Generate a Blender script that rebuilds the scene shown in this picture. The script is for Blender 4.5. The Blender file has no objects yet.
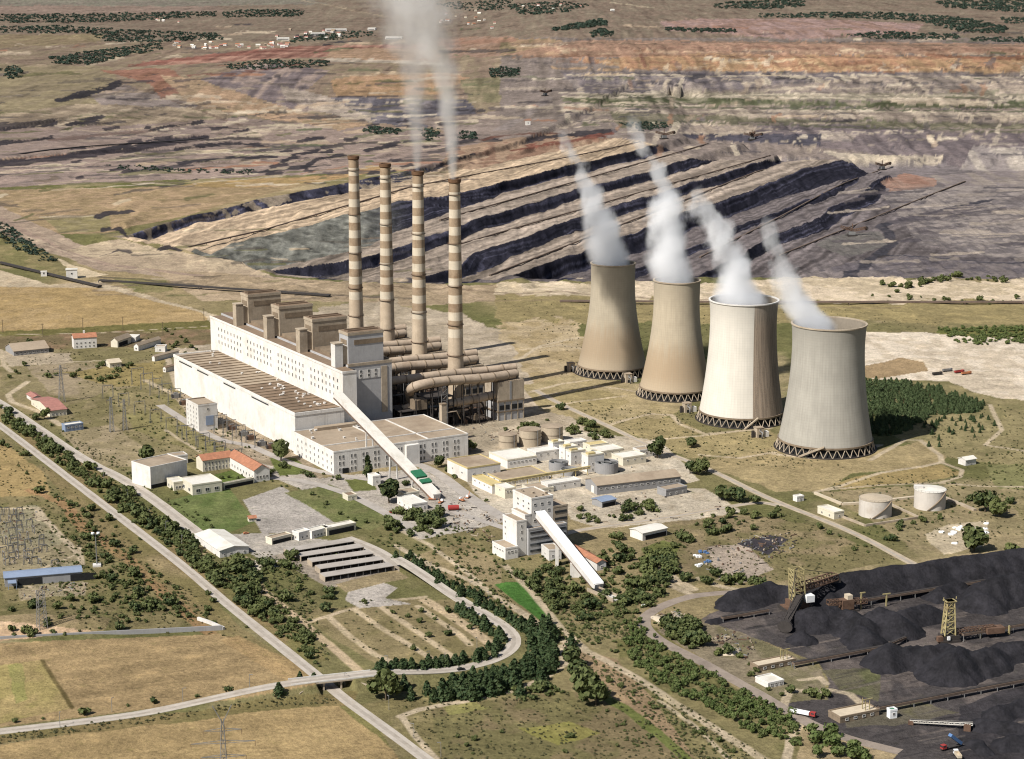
import bpy, math, random
import numpy as np
random.seed(7); RNG = np.random.default_rng(7)
R = math.radians
SC = bpy.context.scene
COL = SC.collection

# ------------------------------------------------------------------ viewpoint: an aircraft 450 m above the plain
CAM_H, FOC, TILT = 450.0, 2000.0, R(12.3)
def G(px, py, z=0.0):
    """point of the level z that the surveyed picture position shows"""
    dx = (px-512)/FOC; dy = (379.5-py)/FOC
    d = (dx, math.cos(TILT)+dy*math.sin(TILT), -math.sin(TILT)+dy*math.cos(TILT))
    t = (z-CAM_H)/d[2]
    return np.array((d[0]*t, d[1]*t, z))
def PIX(x, y, z):
    z = z-CAM_H
    a = y*math.cos(TILT)-z*math.sin(TILT); b = y*math.sin(TILT)+z*math.cos(TILT)
    return 512+FOC*x/a, 379.5-FOC*b/a
def tall(px, py, py2):
    x, y, _ = G(px, py); lo, hi = 0, 400
    for _ in range(40):
        m = (lo+hi)/2
        if PIX(x, y, m)[1] > py2: lo = m
        else: hi = m
    return lo

# ------------------------------------------------------------------ numpy noise
def _hash(ix, iy, s):
    n = (ix*374761393+iy*668265263+s*1274126177) & 0xffffffff
    n = ((n ^ (n >> 13))*1274126177) & 0xffffffff
    return ((n ^ (n >> 16)) & 0xffff)/65535.0
def vnoise(x, y, s=0):
    x = np.asarray(x, float); y = np.asarray(y, float)
    ix = np.floor(x).astype(np.int64); iy = np.floor(y).astype(np.int64)
    fx = x-ix; fy = y-iy
    fx = fx*fx*(3-2*fx); fy = fy*fy*(3-2*fy)
    a = _hash(ix, iy, s); b = _hash(ix+1, iy, s); c = _hash(ix, iy+1, s); d = _hash(ix+1, iy+1, s)
    return (a+(b-a)*fx)*(1-fy)+(c+(d-c)*fx)*fy
def fbm(x, y, s=0, o=4):
    t = 0; a = .5; n = 0
    for k in range(o):
        t = t+a*vnoise(x, y, s+k*17); n += a; a *= .5
        x = x*2.03+11.3; y = y*2.03-7.1
    return t/n*2-1                      # about -1..1
def sstep(t):
    t = np.clip(t, 0, 1); return t*t*(3-2*t)

# ------------------------------------------------------------------ terrain
BENCH = [  # crest line, toe line (as surveyed), drop in metres
 ([(105,243),(180,219),(234,206),(266,198),(348,183),(400,171),(430,160)], [(105,251),(180,228),(244,213),(283,204),(348,192),(400,182),(430,167)], 12),
 ([(205,256),(240,242),(283,232),(330,220),(400,201),(444,196),(475,190),(509,181),(563,166.5),(588,160),(631,150),(680,136),(692,133)],
  [(250,272),(300,262),(350,250),(393,231),(423,221),(462,207),(500,194),(530,185),(573,174),(603,166),(640,158),(687,143),(700,139)], 17),
 ([(281,270),(330,264),(365,257),(400,246),(425,237),(447,231),(470,221),(509,210),(571,192),(596,185),(650,171),(710,152),(743,143.6),(752,141)],
  [(317,280),(395,260),(425,250),(459,239.5),(479,231),(513,220),(571,202),(601,193),(652,179),(680,171.6),(717,160),(746,152),(757,149)], 15),
 ([(429,276),(464,265),(474.5,253.5),(530,235),(560,223),(614,206),(657,195),(689,183),(717,176),(743,167),(775,156.5),(784,153)],
  [(450,280),(487,267),(507,257),(543,242),(584,228),(622,214.5),(652,206),(693,190),(719,184.5),(753,171.6),(777,163),(787,160)], 14),
 ([(503.5,279),(560,257.5),(590,249),(622,237),(646,227.5),(680,214),(697.5,208),(722,200.6),(780,178),(802,168.7),(839,160),(846,158)],
  [(560,276),(610,260),(652,247),(697.5,225),(732,214.5),(780,197),(815,187),(849.6,176),(858,172)], 24),
 ([(640,268),(689,249),(738,226),(779,210.6),(800,203),(830,190)], [(645,274),(692,254),(741,230),(782,214),(803,207),(833,194)], 5),
 ([(700,275),(742.6,254.6),(776.5,233),(821.6,218),(832,205),(856,196.6),(877.5,179),(894.7,175),(900,173)],
  [(705,283),(745,263),(776.5,244),(826,229),(843,217),(871,203),(890,182),(899,180),(905,178)], 12)]
_b = []; _z = 0.0
for cr, to, h in BENCH:
    c = np.array([G(x, y, _z)[:2] for x, y in cr]); t = np.array([G(x, y, _z-h)[:2] for x, y in to])
    _b.append((c[np.argsort(c[:,1])], t[np.argsort(t[:,1])], h)); _z -= h
FLOOR = _z
def _lin(y, p):
    """x of a line at depth y, carried on straight past its ends"""
    x = np.interp(y, p[:,1], p[:,0])
    s0 = (p[1,0]-p[0,0])/(p[1,1]-p[0,1]); s1 = (p[-1,0]-p[-2,0])/(p[-1,1]-p[-2,1])
    x = np.where(y < p[0,1], p[0,0]+(y-p[0,1])*s0, x)
    return np.where(y > p[-1,1], p[-1,0]+(y-p[-1,1])*np.clip(s1,.0,.35), x)
RIM = np.array([G(x, y)[:2] for x, y in ((-400,238),(100,240),(180,249),(230,262),(270,274),(330,280),(430,282),(560,281),(700,279),(800,275),(930,276),(1024,277),(1300,281))])
_fl = FLOOR
END = np.array([G(x, y, z)[:2] for x, y, z in ((690,136.5,-17),(746,145,-32),(777,156,-46),(850,163,-70),(897,177,-87),(960,190,-87),(1200,215,-98))])
# far side of the pit: a flight of terraces that climbs away from the floor
_prof = []
_zz = _fl; _rows = [(167,0),(154,.75),(151,0),(131,.5),(126,0),(112,.5),(106,0),(97,.62),(93,0),(78,.62),(74,0),(57,.62),(55,0),(47,.6),(41,0),(30,.5),(18,0)]
_py = 167; _prof.append((G(800,167,_zz)[1], _zz))
for py, s in _rows[1:]:
    D = _prof[-1][0]
    if s: _zz += (_py-py)*D/2000*s
    _prof.append((G(800,py,_zz)[1], _zz)); _py = py
PD = np.array([p[0] for p in _prof]+[16000, 60000]); PZ = np.array([p[1] for p in _prof]+[_zz+30, _zz+260])
PLANT = np.array([p for p in PD])
SCARP = [  # small scarps on the left: line, drop, face width
 ([(-60,133),(0,130),(52,124),(55,118)], 8), ([(66,124),(85,121),(103,117)], 8), ([(60,100),(85,93),(105,88),(117,82)], 16),
 ([(-60,148),(0,143),(24,141),(50,137)], 6), ([(150,129),(172,125),(200,121)], 9), ([(-60,166),(0,162),(80,153),(140,144),(207,136)], 9),
 ([(283,160),(300,153),(330,151)], 10), ([(306,168),(320,158),(345,154)], 9), ([(196,146),(240,143),(262,145)], 6),
 ([(366,150),(385,146),(400,142)], 9), ([(432,170),(450,160),(474,154)], 9), ([(180,163),(230,157),(270,156)], 6),
 ([(455,143),(480,138),(500,139)], 7), ([(100,217),(112,213),(135,211)], 8), ([(105,230),(120,228),(128,236)], 8),
 ([(210,140),(230,138),(262,139)], 5), ([(330,146),(350,143),(376,142)], 5), ([(100,255),(120,250),(130,252)], 5), ([(160,249),(170,247),(180,250)], 7),
 ([(512,145),(535,138),(560,135),(612,131)], 14), ([(0,82),(12,75),(24,72)], 14), ([(57,34),(72,36),(84,42)], 14)]
_sc = []
for l, h in SCARP:
    p = np.array([G(x, y)[:2] for x, y in l]); _sc.append((p[np.argsort(p[:,0])], h))
MOUND = [(20,624,30,4),(70,628,26,2.5),(96,626,18,2.5),(915,362,28,3),(560,300,45,4),(300,290,40,3),(985,268,40,6),(900,300,50,2.5),(130,283,35,3),(490,268,0.1,0.1)]
_md = [(G(x, y)[0], G(x, y)[1], r, h) for x, y, r, h in MOUND]
BR_A, BR_B = G(300,690)[:2], G(366,684)[:2]          # where the overpass spans the lower road
OVR = [(-120,744),(0,732),(125,716.6),(256,697.5),(318,689),(368,683),(416,677),(461,669),(490,661)]
_ov = np.array([G(*p)[:2] for p in OVR])
def ovr_height(s_x):
    """height of the overpass carriageway by its east coordinate"""
    a = G(120,717)[0]; b = G(300,690)[0]; c = G(366,684)[0]; d = G(470,667)[0]
    return 6.2*sstep((s_x-a)/(b-a))*(1-sstep((s_x-c)/(d-c)))
def ovr_line(x): return np.interp(x, _ov[:,0], _ov[:,1])
LOW = np.array([G(x, y)[:2] for x, y in ((256,627),(326,683),(343,697),(386,729))])
def HT(x, y):
    x = np.asarray(x, float); y = np.asarray(y, float)
    u = x/np.maximum(y, 1)
    rough = fbm(x/70, y/90, 3, 4)
    xx = x+fbm(x/60, y/260, 3, 4)*11+fbm(x/22, y/90, 8, 2)*3
    z = np.zeros_like(x)
    for c, t, h in _b:
        xc = _lin(y, c); xt = np.maximum(_lin(y, t), xc+11)
        f = np.clip((xx-xc)/(xt-xc), 0, 1)
        z = z-h*(f*.75+.25*sstep(f))
    z = z+np.where(z < -3, (fbm(x/16, y/120, 66, 3)*3.2), 0)
    yE = np.interp(x, END[:,0], END[:,1]); wx = sstep((x-END[0,0])/140)
    e = sstep((y-yE+rough*12)/45)*wx
    z = z*(1-e)+_fl*e
    # far terraces
    yw = y+rough*60+fbm(x/400, y/900, 21, 3)*170+x*.05
    zp = np.interp(yw, PD, PZ)
    wR = np.where(zp < 0, sstep((u-.055)/.05), sstep((u+.045)/.09))
    wf = sstep((y-PD[0]+60)/40)
    zp = zp+(fbm(x/45, y/60, 31, 3)*4+fbm(x/24, y/330, 32, 3)*6)*wf
    z = z*(1-wf*wR)+zp*wf*wR
    zfar = (fbm(x/900, y/2500, 41, 4)*22+6)*sstep((y-4200)/2500)
    z = z+zfar*(1-wR)
    # basin of the second pit, centre left
    by = (y-G(400,110)[1])/1500; bx = (x-G(370,110)[0])/900
    z = z-55*sstep(1.25-np.sqrt(bx*bx+by*by)*1.1)*(y > 3800)
    for p, h in _sc:
        yc = np.interp(x, p[:,0], p[:,1])+rough*18
        d = y-yc
        ends = sstep((x-p[0,0])/30)*sstep((p[-1,0]-x)/30)
        z = z+h*np.clip(d/(8+1.1*(y/1000)**2), 0, 1)*np.exp(-np.maximum(d, 0)/160)*ends
    yr = np.interp(x, RIM[:,0], RIM[:,1])+rough*16+fbm(x/120, y*0, 13, 3)*42
    f = sstep((y-yr)/55)
    z = z*f
    # rough spoil ground between the plant and the pit
    w = sstep((y-2250)/150)*(1-f)
    z = z+w*(fbm(x/60, y/60, 51, 4)*1.6+.6)*(1-.6*sstep((-u-.1)/.05))
    z = z+(1-f)*sstep((y-yr+150)/110)*np.maximum(0, fbm(x/38, y/55, 53, 3)*9+1)
    w2 = sstep((y-3000)/300)
    z = z+w2*fbm(x/55, y/70, 61, 4)*(1.2+1.6*sstep((-u-.02)/.1))
    for mx, my, r, h in _md:
        z = z+h*np.exp(-((x-mx)**2+(y-my)**2)/(r*r))*(1+.3*rough)
    # overpass embankment
    near = y < 1300
    if np.any(near):
        d = np.abs(y-ovr_line(x)); hh = ovr_height(x)
        xl = np.interp(y, LOW[::-1,1], LOW[::-1,0])
        gap = np.clip((np.abs(x-xl)-11.5)/1.5, 0, 1)
        z = np.where(near, np.maximum(z, (hh*np.clip(1-(d-6)/10, 0, 1)-.12*(hh > .2))*gap), z)
    return z
def GTN(pts):
    p = np.array(pts, float); dx = (p[:,0]-512)/FOC; dy = (379.5-p[:,1])/FOC
    d = np.stack((dx, math.cos(TILT)+dy*math.sin(TILT), -math.sin(TILT)+dy*math.cos(TILT)), 1)
    ts = np.repeat(np.geomspace(1000, 28000, 160)[None,:], len(p), 0)
    for _ in range(2):
        q = ts[:,:,None]*d[:,None,:]; z = HT(q[...,0].ravel(), q[...,1].ravel()).reshape(ts.shape)
        k = np.argmax(q[...,2]+CAM_H < z, 1); k[k == 0] = ts.shape[1]-1; r = np.arange(len(p))
        lo, hi = ts[r,k-1], ts[r,k]
        if _ == 0: ts = lo[:,None]+(hi-lo)[:,None]*np.linspace(0, 1, 12)[None,:]
    q = hi[:,None]*d; q[:,2] += CAM_H; return q
def HZ(x, y): return float(HT(np.array([x]), np.array([y]))[0])
_ts = np.geomspace(900, 30000, 500)
def GT(px, py):
    """point of the terrain that the surveyed picture position shows"""
    dx = (px-512)/FOC; dy = (379.5-py)/FOC
    d = np.array((dx, math.cos(TILT)+dy*math.sin(TILT), -math.sin(TILT)+dy*math.cos(TILT)))
    ts = _ts
    if py > 60: ts = ts[ts < 14000]
    for _ in range(2):
        q = ts[:,None]*d[None,:]; q[:,2] += CAM_H
        hit = np.nonzero(q[:,2] < HT(q[:,0], q[:,1]))[0]
        k = hit[0] if len(hit) else -1
        if _ == 0 and k > 0: ts = np.linspace(ts[k-1], ts[k], 24)
    return q[k]

# ------------------------------------------------------------------ node materials
KALB = .76
def S(r, g, b, k=None):
    f = lambda c: (c/12.92 if c <= .04045 else ((c+.055)/1.055)**2.4)
    k = KALB if k is None else k
    c = [f(r/255)*k, f(g/255)*k, f(b/255)*k]; y = .3*c[0]+.59*c[1]+.11*c[2]
    return tuple(v+(y-v)*.13 for v in c)
def new_mat(name):
    m = bpy.data.materials.new(name); m.use_nodes = True; nt = m.node_tree; nt.nodes.clear()
    out = nt.nodes.new('ShaderNodeOutputMaterial'); bs = nt.nodes.new('ShaderNodeBsdfPrincipled')
    nt.links.new(bs.outputs[0], out.inputs[0]); bs.inputs['Specular IOR Level'].default_value = .2
    return m, nt, bs
def nd(nt, t, **kw):
    n = nt.nodes.new(t)
    for k, v in kw.items():
        if k.startswith('i_'): n.inputs[int(k[2:]) if k[2:].isdigit() else k[2:]].default_value = v
        else: setattr(n, k, v)
    return n
def mathn(nt, op, a, b=None, c=None, clamp=False):
    n = nt.nodes.new('ShaderNodeMath'); n.operation = op; n.use_clamp = clamp
    for i, v in enumerate((a, b, c)):
        if v is None: continue
        if isinstance(v, (int, float)): n.inputs[i].default_value = v
        else: nt.links.new(v, n.inputs[i])
    return n.outputs[0]
def mixc(nt, fac, a, b, mode='MIX'):
    n = nt.nodes.new('ShaderNodeMix'); n.data_type = 'RGBA'; n.blend_type = mode
    for s, v in ((0, fac), (6, a), (7, b)):
        if isinstance(v, (int, float)): n.inputs[s].default_value = v
        elif isinstance(v, tuple): n.inputs[s].default_value = (*v[:3], 1)
        else: nt.links.new(v, n.inputs[s])
    return n.outputs[2]
def noise_out(nt, scale, detail=4, rough=.6, vec=None, sc3=None, coord='Position'):
    if vec is None:
        if coord == 'Position': g = nt.nodes.new('ShaderNodeNewGeometry'); vec = g.outputs['Position']
        else: g = nt.nodes.new('ShaderNodeTexCoord'); vec = g.outputs['Object']
    if sc3:
        mp = nd(nt, 'ShaderNodeMapping'); mp.inputs['Scale'].default_value = sc3
        nt.links.new(vec, mp.inputs[0]); vec = mp.outputs[0]
    n = nd(nt, 'ShaderNodeTexNoise', i_Scale=scale, i_Detail=detail, i_Roughness=rough)
    nt.links.new(vec, n.inputs['Vector']); return n.outputs[0]
def ramp(nt, x, a, b):
    n = nd(nt, 'ShaderNodeMapRange', i_1=a, i_2=b); n.interpolation_type = 'SMOOTHSTEP'
    nt.links.new(x, n.inputs[0]); return n.outputs[0]
def M(name, col, rough=.85, var=.22, scale=.25, streak=0, dirt=None, dirt_amt=.5, metal=0, bump=0, spec=.2):
    """weathered plain surface: two scales of tone, optional run-off streaks and dirt patches"""
    m, nt, bs = new_mat(name)
    n1 = noise_out(nt, scale, 5, .65); n2 = noise_out(nt, scale*6, 3, .6)
    f = mathn(nt, 'ADD', mathn(nt, 'MULTIPLY', n1, .65), mathn(nt, 'MULTIPLY', n2, .35))
    lo = tuple(c*(1-var*1.5) for c in col); hi = tuple(min(1, c*(1+var)) for c in col)
    c = mixc(nt, ramp(nt, f, .3, .7), lo, hi)
    if streak:
        s = noise_out(nt, .9, 4, .6, sc3=(1, 1, .06))
        c = mixc(nt, mathn(nt, 'MULTIPLY', ramp(nt, s, .52, .75), streak), c, tuple(x*.55 for x in col))
    if dirt:
        d = noise_out(nt, scale*.45, 6, .7)
        c = mixc(nt, mathn(nt, 'MULTIPLY', ramp(nt, d, .48, .66), dirt_amt), c, dirt)
    nt.links.new(c, bs.inputs['Base Color'])
    bs.inputs['Roughness'].default_value = rough; bs.inputs['Metallic'].default_value = metal
    bs.inputs['Specular IOR Level'].default_value = spec
    if bump:
        b = nd(nt, 'ShaderNodeBump', i_Strength=.6, i_Distance=bump); nt.links.new(n2, b.inputs['Height']); nt.links.new(b.outputs[0], bs.inputs['Normal'])
    return m
def leafmat(name, a, b, c):
    m, nt, bs = new_mat(name)
    oi = nd(nt, 'ShaderNodeObjectInfo'); n = noise_out(nt, .55, 3, .6)
    x = mixc(nt, oi.outputs['Random'], a, b)
    x = mixc(nt, ramp(nt, n, .42, .68), x, c)
    nt.links.new(x, bs.inputs['Base Color']); bs.inputs['Roughness'].default_value = .7; bs.inputs['Specular IOR Level'].default_value = .15
    return m

MT = {}
def mats():
    MT['white'] = M('white_render', S(238,232,222,.80), .8, .07, .12, .5, S(206,196,178,.78), .45)
    MT['white2'] = M('pale_render', S(226,221,212,.8), .8, .08, .12, .3, S(180,168,148), .4)
    MT['cream'] = M('cream_render', S(232,222,196), .8, .07, .12, .2)
    MT['yellow'] = M('yellow_sheet', S(216,194,128), .7, .1, .1, .2)
    MT['concrete'] = M('bare_concrete', S(190,172,146), .9, .14, .1, .4, S(140,120,95), .5)
    MT['concdark'] = M('sooty_concrete', S(150,130,105), .9, .16, .1, .5, S(95,80,66), .5)
    MT['bluewall'] = M('faded_panel', S(188,186,184), .85, .08, .1, .35)
    MT['greywall'] = M('grey_panel', S(160,158,156), .85, .08, .12, .3)
    MT['roof'] = M('felt_roof', S(176,156,130), .95, .12, .05, 0, S(140,118,95), .6)
    MT['roofdark'] = M('brown_felt_roof', S(146,122,97), .95, .16, .05, 0, S(100,80,60), .6)
    MT['rooflight'] = M('pale_sheet_roof', S(230,224,210,.8), .7, .06, .1, 0, S(196,184,160), .5)
    MT['tile'] = M('red_tile_roof', S(188,124,88), .9, .16, .3, 0, S(150,104,78), .5)
    MT['tilepink'] = M('faded_tile_roof', S(182,122,108), .9, .16, .3, 0, S(150,112,98), .5)
    MT['blueroof'] = M('blue_sheet_roof', S(142,158,182), .6, .08, .1)
    MT['glass'] = M('dark_window', (.035,.04,.045), .25, .3, .5, spec=.5)
    MT['dark'] = M('dark_opening', (.02,.02,.02), .9, .2, .5)
    MT['steel'] = M('grey_steel', S(140,138,134), .6, .12, .4, metal=0)
    MT['darksteel'] = M('sooty_steel', S(72,66,62), .7, .2, .3)
    MT['rust'] = M('rusty_steel', S(120,92,72), .8, .2, .3, 0, S(84,60,46), .5)
    MT['belt'] = M('conveyor_housing', S(124,104,88), .8, .2, .1)
    MT['duct'] = M('lagged_duct', S(192,170,144), .6, .1, .15, .35, S(150,126,102), .45)
    MT['crane'] = M('yellow_lattice_paint', S(184,168,112), .6, .14, .3, 0, S(140,112,72), .5)
    MT['asphalt'] = M('worn_asphalt', S(182,172,160), .95, .1, .12, 0, S(150,138,124), .5)
    MT['road'] = M('pale_road', S(196,184,168), .95, .1, .15, 0, S(168,152,130), .5)
    MT['dirtroad'] = M('haul_road', S(158,142,126), .95, .12, .12, 0, S(120,106,94), .5)
    MT['earthroad'] = M('gravel_road', S(190,172,144), .95, .14, .12, 0, S(160,140,112), .6)
    MT['kerb'] = M('kerb_concrete', S(196,186,168), .95, .1, .3)
    MT['coal'] = M('coal', S(47,45,49,.7), .9, .42, .09, 0, S(28,27,30), .7, bump=1.2)
    MT['bark'] = M('bark', (.10,.075,.05), .95, .2, .8)
    MT['red'] = M('red_paint', S(178,58,52), .5, .1, .4)
    MT['orange'] = M('orange_paint', S(200,126,76), .5, .1, .4)
    MT['blue'] = M('blue_paint', S(92,130,178), .5, .1, .4)
    MT['green'] = M('green_sheet', S(44,122,84), .6, .15, .3)
    MT['whitep'] = M('white_paint', (.75,.75,.73), .5, .06, .4)
    MT['black'] = M('black_rubber', (.02,.02,.02), .8, .2, .5)
    MT['tankw'] = M('tank_paint', S(218,208,194), .6, .06, .1, .25, S(186,164,140), .4)
    MT['tankb'] = M('tank_concrete', S(196,178,150), .85, .1, .1, .35)
    MT['water'] = M('dark_water', (.03,.035,.03), .15, .2, .2, spec=.5)
    MT['sand'] = M('sand_heap', S(214,196,166), .95, .1, .2)
    MT['leaf'] = leafmat('shrub_leaves', (.026,.044,.016), (.098,.112,.036), (.11,.118,.044))
    MT['leaf2'] = leafmat('young_tree_leaves', (.060,.088,.024), (.088,.115,.034), (.115,.13,.048))
    MT['needle'] = leafmat('conifer_needles', (.026,.046,.018), (.038,.060,.023), (.06,.078,.03))
    MT['tuft'] = leafmat('dry_weed_leaves', (.06,.062,.026), (.085,.085,.036), (.11,.10,.048))
    MT['road_worn'] = M('worn_wheel_strip', S(180,168,152), .95, .12, .2, 0, S(152,138,120), .6)
    MT['needle2'] = leafmat('young_wood_needles', (.045,.068,.028), (.055,.08,.032), (.08,.10,.042))
    MT['farleaf'] = leafmat('far_wood_leaves', (.026,.044,.030), (.034,.052,.036), (.045,.062,.042))
# ------------------------------------------------------------------ mesh builder
class MB:
    def __init__(s): s.v = []; s.f = []; s.m = []; s.k = 0
    def mat(s, k): s.k = k; return s
    def face(s, idx): s.f.append(tuple(idx)); s.m.append(s.k)
    def quad(s, *pts):
        b = len(s.v); s.v += [tuple(map(float, p)) for p in pts]; s.face(range(b, b+len(pts))); return s
    def box(s, x0, x1, y0, y1, z0, z1):
        b = len(s.v)
        s.v += [(x0,y0,z0),(x1,y0,z0),(x1,y1,z0),(x0,y1,z0),(x0,y0,z1),(x1,y0,z1),(x1,y1,z1),(x0,y1,z1)]
        for q in ((3,2,1,0),(4,5,6,7),(0,1,5,4),(1,2,6,5),(2,3,7,6),(3,0,4,7)): s.face(b+i for i in q)
        return s
    def prism(s, poly, z0, z1):
        b = len(s.v); n = len(poly)
        s.v += [(float(p[0]),float(p[1]),float(z0)) for p in poly]+[(float(p[0]),float(p[1]),float(z1)) for p in poly]
        s.face(range(b+n-1, b-1, -1)); s.face(range(b+n, b+2*n))
        for i in range(n): j = (i+1) % n; s.face((b+i, b+j, b+n+j, b+n+i))
        return s
    def gable(s, x0, x1, y0, y1, z0, z1, axis='x', over=.5, th=.35):
        """two roof slopes with thickness; ridge along axis"""
        if axis == 'x':
            ym = (y0+y1)/2; sec = [(y0-over, z0), (ym, z1), (y1+over, z0), (y1+over, z0+th), (ym, z1+th), (y0-over, z0+th)]
            P_ = lambda t, q: (t, q[0], q[1]); a, b_ = x0-over, x1+over
        else:
            xm = (x0+x1)/2; sec = [(x0-over, z0), (xm, z1), (x1+over, z0), (x1+over, z0+th), (xm, z1+th), (x0-over, z0+th)]
            P_ = lambda t, q: (q[0], t, q[1]); a, b_ = y0-over, y1+over
        for i in range(6):
            j = (i+1) % 6; s.quad(P_(a, sec[i]), P_(b_, sec[i]), P_(b_, sec[j]), P_(a, sec[j]))
        for t in (a, b_):
            s.quad(*[P_(t, sec[i]) for i in (0,1,4,5)]); s.quad(*[P_(t, sec[i]) for i in (1,2,3,4)])
        return s
    def gable_end(s, x0, x1, y0, y1, z0, z1, axis='x'):
        if axis == 'x':
            for x in (x0, x1): s.quad((x,y0,z0),(x,y1,z0),(x,(y0+y1)/2,z1))
        else:
            for y in (y0, y1): s.quad((x0,y,z0),(x1,y,z0),((x0+x1)/2,y,z1))
        return s
    def bar(s, p, q, w, d=None, up=(0,0,1)):
        p = np.array(p, float); q = np.array(q, float); d = d or w
        t = q-p; L = np.linalg.norm(t); t = t/max(L, 1e-6); a = np.cross(t, up)
        if np.linalg.norm(a) < 1e-3: a = np.array((1.,0,0))
        a /= np.linalg.norm(a); b_ = np.cross(a, t); b = len(s.v)
        for c in (p, q):
            for i, j in ((-1,-1),(1,-1),(1,1),(-1,1)): s.v.append(tuple(c+a*w/2*i+b_*d/2*j))
        for i in range(4): j = (i+1) % 4; s.face((b+i, b+j, b+4+j, b+4+i))
        s.face((b+3,b+2,b+1,b)); s.face((b+4,b+5,b+6,b+7)); return s
    def tube(s, path, r, n=10, caps=True):
        path = [np.array(p, float) for p in path]; b0 = len(s.v); m = len(path)
        rr = r if hasattr(r, '__len__') else [r]*m; prev = None
        for i, c in enumerate(path):
            t = path[min(i+1, m-1)]-path[max(i-1, 0)]; t = t/np.linalg.norm(t)
            a = prev-t*np.dot(prev, t) if prev is not None else np.cross(t, (0,0,1) if abs(t[2]) < .9 else (1,0,0))
            a /= np.linalg.norm(a); prev = a; b_ = np.cross(t, a)
            for k in range(n):
                an = 2*math.pi*k/n; s.v.append(tuple(c+(a*math.cos(an)+b_*math.sin(an))*rr[i]))
        for i in range(m-1):
            for k in range(n):
                k2 = (k+1) % n; s.face((b0+i*n+k, b0+i*n+k2, b0+(i+1)*n+k2, b0+(i+1)*n+k))
        if caps: s.face(range(b0+n-1, b0-1, -1)); s.face(range(b0+(m-1)*n, b0+m*n))
        return s
    def lathe(s, prof, n=48, c=(0,0), mats=None, caps=False):
        b = len(s.v)
        for r, z in prof:
            for k in range(n):
                a = 2*math.pi*k/n; s.v.append((c[0]+r*math.cos(a), c[1]+r*math.sin(a), z))
        for i in range(len(prof)-1):
            if mats: s.k = mats[i]
            for k in range(n):
                k2 = (k+1) % n; s.face((b+i*n+k, b+i*n+k2, b+(i+1)*n+k2, b+(i+1)*n+k))
        if caps: s.face(range(b+(len(prof)-1)*n, b+len(prof)*n)); s.face(range(b+n-1, b-1, -1))
        return s
    def build(s, name, mat=None, parent=None, loc=(0,0,0), rz=0, smooth=False):
        me = bpy.data.meshes.new(name); me.from_pydata(s.v, [], s.f)
        ms = mat if isinstance(mat, (list, tuple)) else [mat]
        for m in ms: me.materials.append(MT[m] if isinstance(m, str) else m)
        if len(ms) > 1: me.polygons.foreach_set('material_index', s.m)
        if smooth: me.polygons.foreach_set('use_smooth', [True]*len(s.f))
        me.update(); return link(name, me, parent, loc, rz)
def link(name, data, parent=None, loc=(0,0,0), rz=0):
    o = bpy.data.objects.new(name, data); COL.objects.link(o); o.location = loc; o.rotation_euler = (0, 0, rz)
    if parent is not None: o.parent = parent
    return o
def tag(o, label, cat, group=None, kind=None):
    if label: o['label'] = label
    if cat: o['category'] = cat
    if group: o['group'] = group
    if kind: o['kind'] = kind
    return o
def thing(name, label, cat, loc, rz=0, group=None):
    return tag(link(name, None, None, loc, rz), label, cat, group)
def copy_tree(o, parent=None):
    c = o.copy(); COL.objects.link(c)
    if parent is not None: c.parent = parent
    for ch in list(o.children): copy_tree(ch, c)
    return c

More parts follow.
